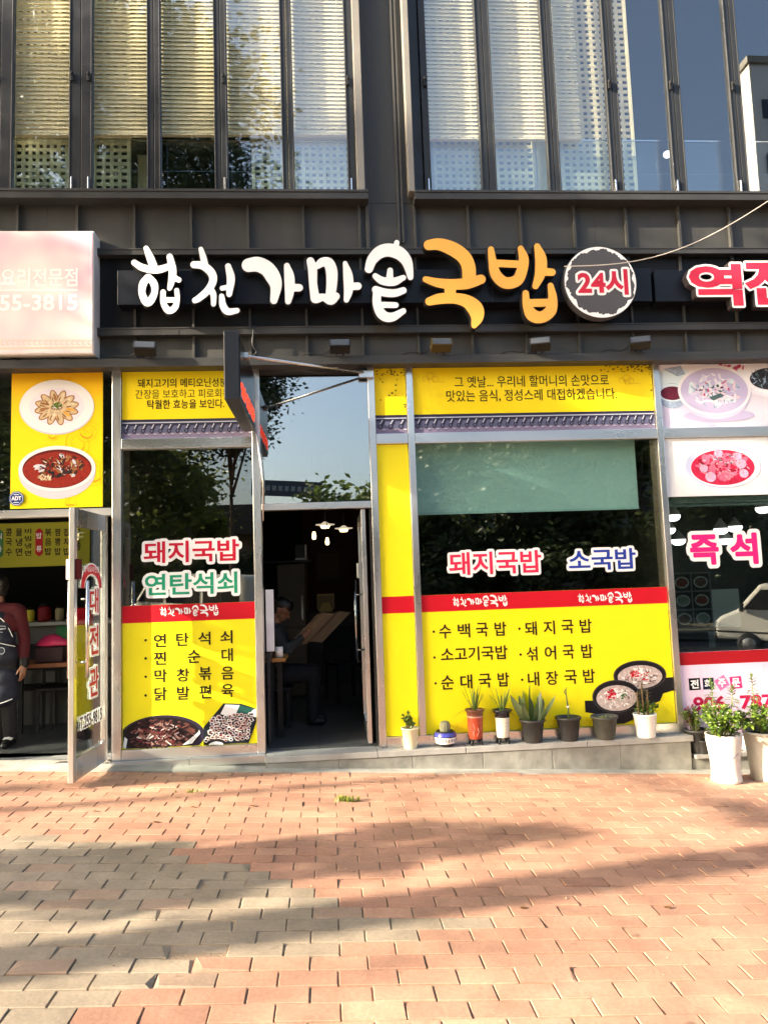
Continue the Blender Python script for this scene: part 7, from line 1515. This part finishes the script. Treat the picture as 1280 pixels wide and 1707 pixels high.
m.build('lettering', mat('grey_letters', rgb(130, 134, 140), .6), rsg)
# pale buildings
def block(x0, x1, y0, y1, h, m_, label, fl, seed, wm):
    o = root('apartment_block', ((x0+x1)/2, y1, 0), label, 'building', 'buildings across the road'); MB().box(x0, x1, y0, y1, -2, h).build('wall', m_, o); MB().box(x0-.2, x1+.2, y0-.2, y1+.2, h+.001, h+.5).build('roof', M_CONC, o)
    n = 0
    for f_ in range(fl):
        for k in range(int((x1-x0)/2.4)):
            if n >= 90: break
            n += 1; a = x0+.7+k*2.4; z = 1.4+f_*(h-1.5)/fl; m = MB(); m.box(a, a+1.3, y1+.002, y1+.05, z, z+1.4); m.build('window', wm, o)
M_WIN = mat('far_window', rgb(50, 60, 72), .1)
block(31, 42, -43.4, -42, 38, mat('white_block', rgb(226, 226, 222), .7), 'white tower block mirrored in the rightmost upstairs window', 9, 1, M_WIN)
block(-40, -22, -52, -42, 13, mat('tan_block', rgb(170, 160, 146), .8), 'tan low rise across the road at the far left', 4, 2, M_WIN)
block(44, 62, -50, -40, 15, mat('grey_block', rgb(150, 152, 154), .8), 'grey low rise across the road at the far right', 4, 3, M_WIN)
block(3.4, 24, -36, -31, 9.5, mat('sage_block', rgb(112, 120, 112), .8), 'sage grey low building behind the trees mirrored in the big window', 3, 4, M_WIN)
block(-26, -11.5, -36, -31, 8.5, mat('stone_block', rgb(108, 114, 106), .8), 'stone grey low building behind the trees mirrored in the left window', 3, 5, M_WIN)
# hills
m = MB(); r = random.Random(9); n = 60; ridge = [(-180+360*k/n, -150+10*math.sin(k*.7), 9+7*math.sin(k*.33+.5)+4*math.sin(k*.9)+r.uniform(-.8, .8)) for k in range(n+1)]
for (x0, y0, h0), (x1, y1, h1) in zip(ridge[:-1], ridge[1:]): m.add([(x0, y0+45, -6), (x1, y1+45, -6), (x1, y1, h1), (x0, y0, h0), (x1, y1-50, -6), (x0, y0-50, -6)], [(0, 1, 2, 3), (3, 2, 4, 5)], 0, True)
o = m.build('hills', mat('hill_forest', (.045, .07, .03), .9, noise=.35, nscale=.6, bump=1, bscale=1.5)); tag(o, kind='structure')
# white delivery van, nose towards the left
VW = mat('van_white', rgb(226, 222, 208), .3); VG = mat('van_window', rgb(24, 28, 32), .08); VB = mat('van_black', rgb(26, 26, 27), .6)
vx, vy = 11.4, -15.0; vz = gz(12)-.12+.0
vn = root('delivery_van', (vx+1.9, vy, vz), 'white delivery van standing on the road, mirrored in the right eatery glass', 'van')
VM = Matrix.Translation((vx, vy, vz)) @ Matrix.Rotation(math.radians(35), 4, 'Z') @ Matrix.Rotation(math.radians(3), 4, 'Y')
def van_prism(prof, y0, y1, m_, nm, bev=.03, par=vn):
    m = MB(); m.prism(prof, y0, y1); m.v = [tuple(VM @ Vector(p)) for p in m.v]; return m.build(nm, m_, par, bevel=bev)
van_prism([(0, .42), (4.4, .42), (4.4, 2.0), (1.15, 2.0), (.55, 1.25), (.12, 1.05), (0, .9)], -.85, .85, VW, 'body', .08)
for yy in (.852, -.862): 
    van_prism([(.72, 1.28), (1.62, 1.28), (1.62, 1.84), (1.16, 1.84)], yy, yy+.01, VG, 'side_window', 0)
    van_prism([(1.75, 1.28), (2.9, 1.28), (2.9, 1.84), (1.75, 1.84)], yy, yy+.01, VG, 'side_window', 0); van_prism([(3.02, 1.28), (4.2, 1.28), (4.2, 1.84), (3.02, 1.84)], yy, yy+.01, VG, 'side_window', 0)
    van_prism([(.0, .62), (4.4, .62), (4.4, .66), (0, .66)], yy, yy+.012, VB, 'trim_strip', 0)
van_prism([(.575, 1.295), (1.13, 1.985), (1.12, 1.995), (.560, 1.305)], -.74, .74, VG, 'windscreen', 0)
van_prism([(-.06, .40), (.02, .40), (.02, .60), (-.06, .60)], -.84, .84, VB, 'bumper', .02)
for s_ in (-1, 1):
    van_prism([(.0, .72), (.06, .72), (.06, .92), (-.015, .92)], s_*.68-.14, s_*.68+.14, mat('headlight', rgb(220, 224, 226), .1), 'headlight', .01)
    van_prism([(.62, 1.22), (.74, 1.22), (.74, 1.46), (.62, 1.46)], s_*.98-.08, s_*.98+.08, VB, 'mirror', .02)
for X in (.85, 3.55):
    for s_ in (-1, 1):
        m = MB(); m.lathe([(.0, -.09), (.24, -.09), (.31, -.06), (.31, .06), (.24, .09), (0, .09)], (0, 0, 0), 24); Mw = VM @ Matrix.Translation((X, s_*.80, .31)) @ Matrix.Rotation(math.pi/2, 4, 'X'); m.v = [tuple(Mw @ Vector(p)) for p in m.v]; w = m.build('wheel', VB, vn)
        m = MB(); m.lathe([(0, -.097), (.17, -.097), (.18, -.0905)], (0, 0, 0), 18); m.lathe([(.18, .0905), (.17, .097), (0, .097)], (0, 0, 0), 18); m.v = [tuple(Mw @ Vector(p)) for p in m.v]; m.build('rim', M_STEEL, w)

v2 = dup(vn, (-16.6, 0.35, gz(-3)-gz(12)), 'white delivery van standing on the road, mirrored low in the left restaurant window', 'white vans on the road')
vn['group'] = 'white vans on the road'
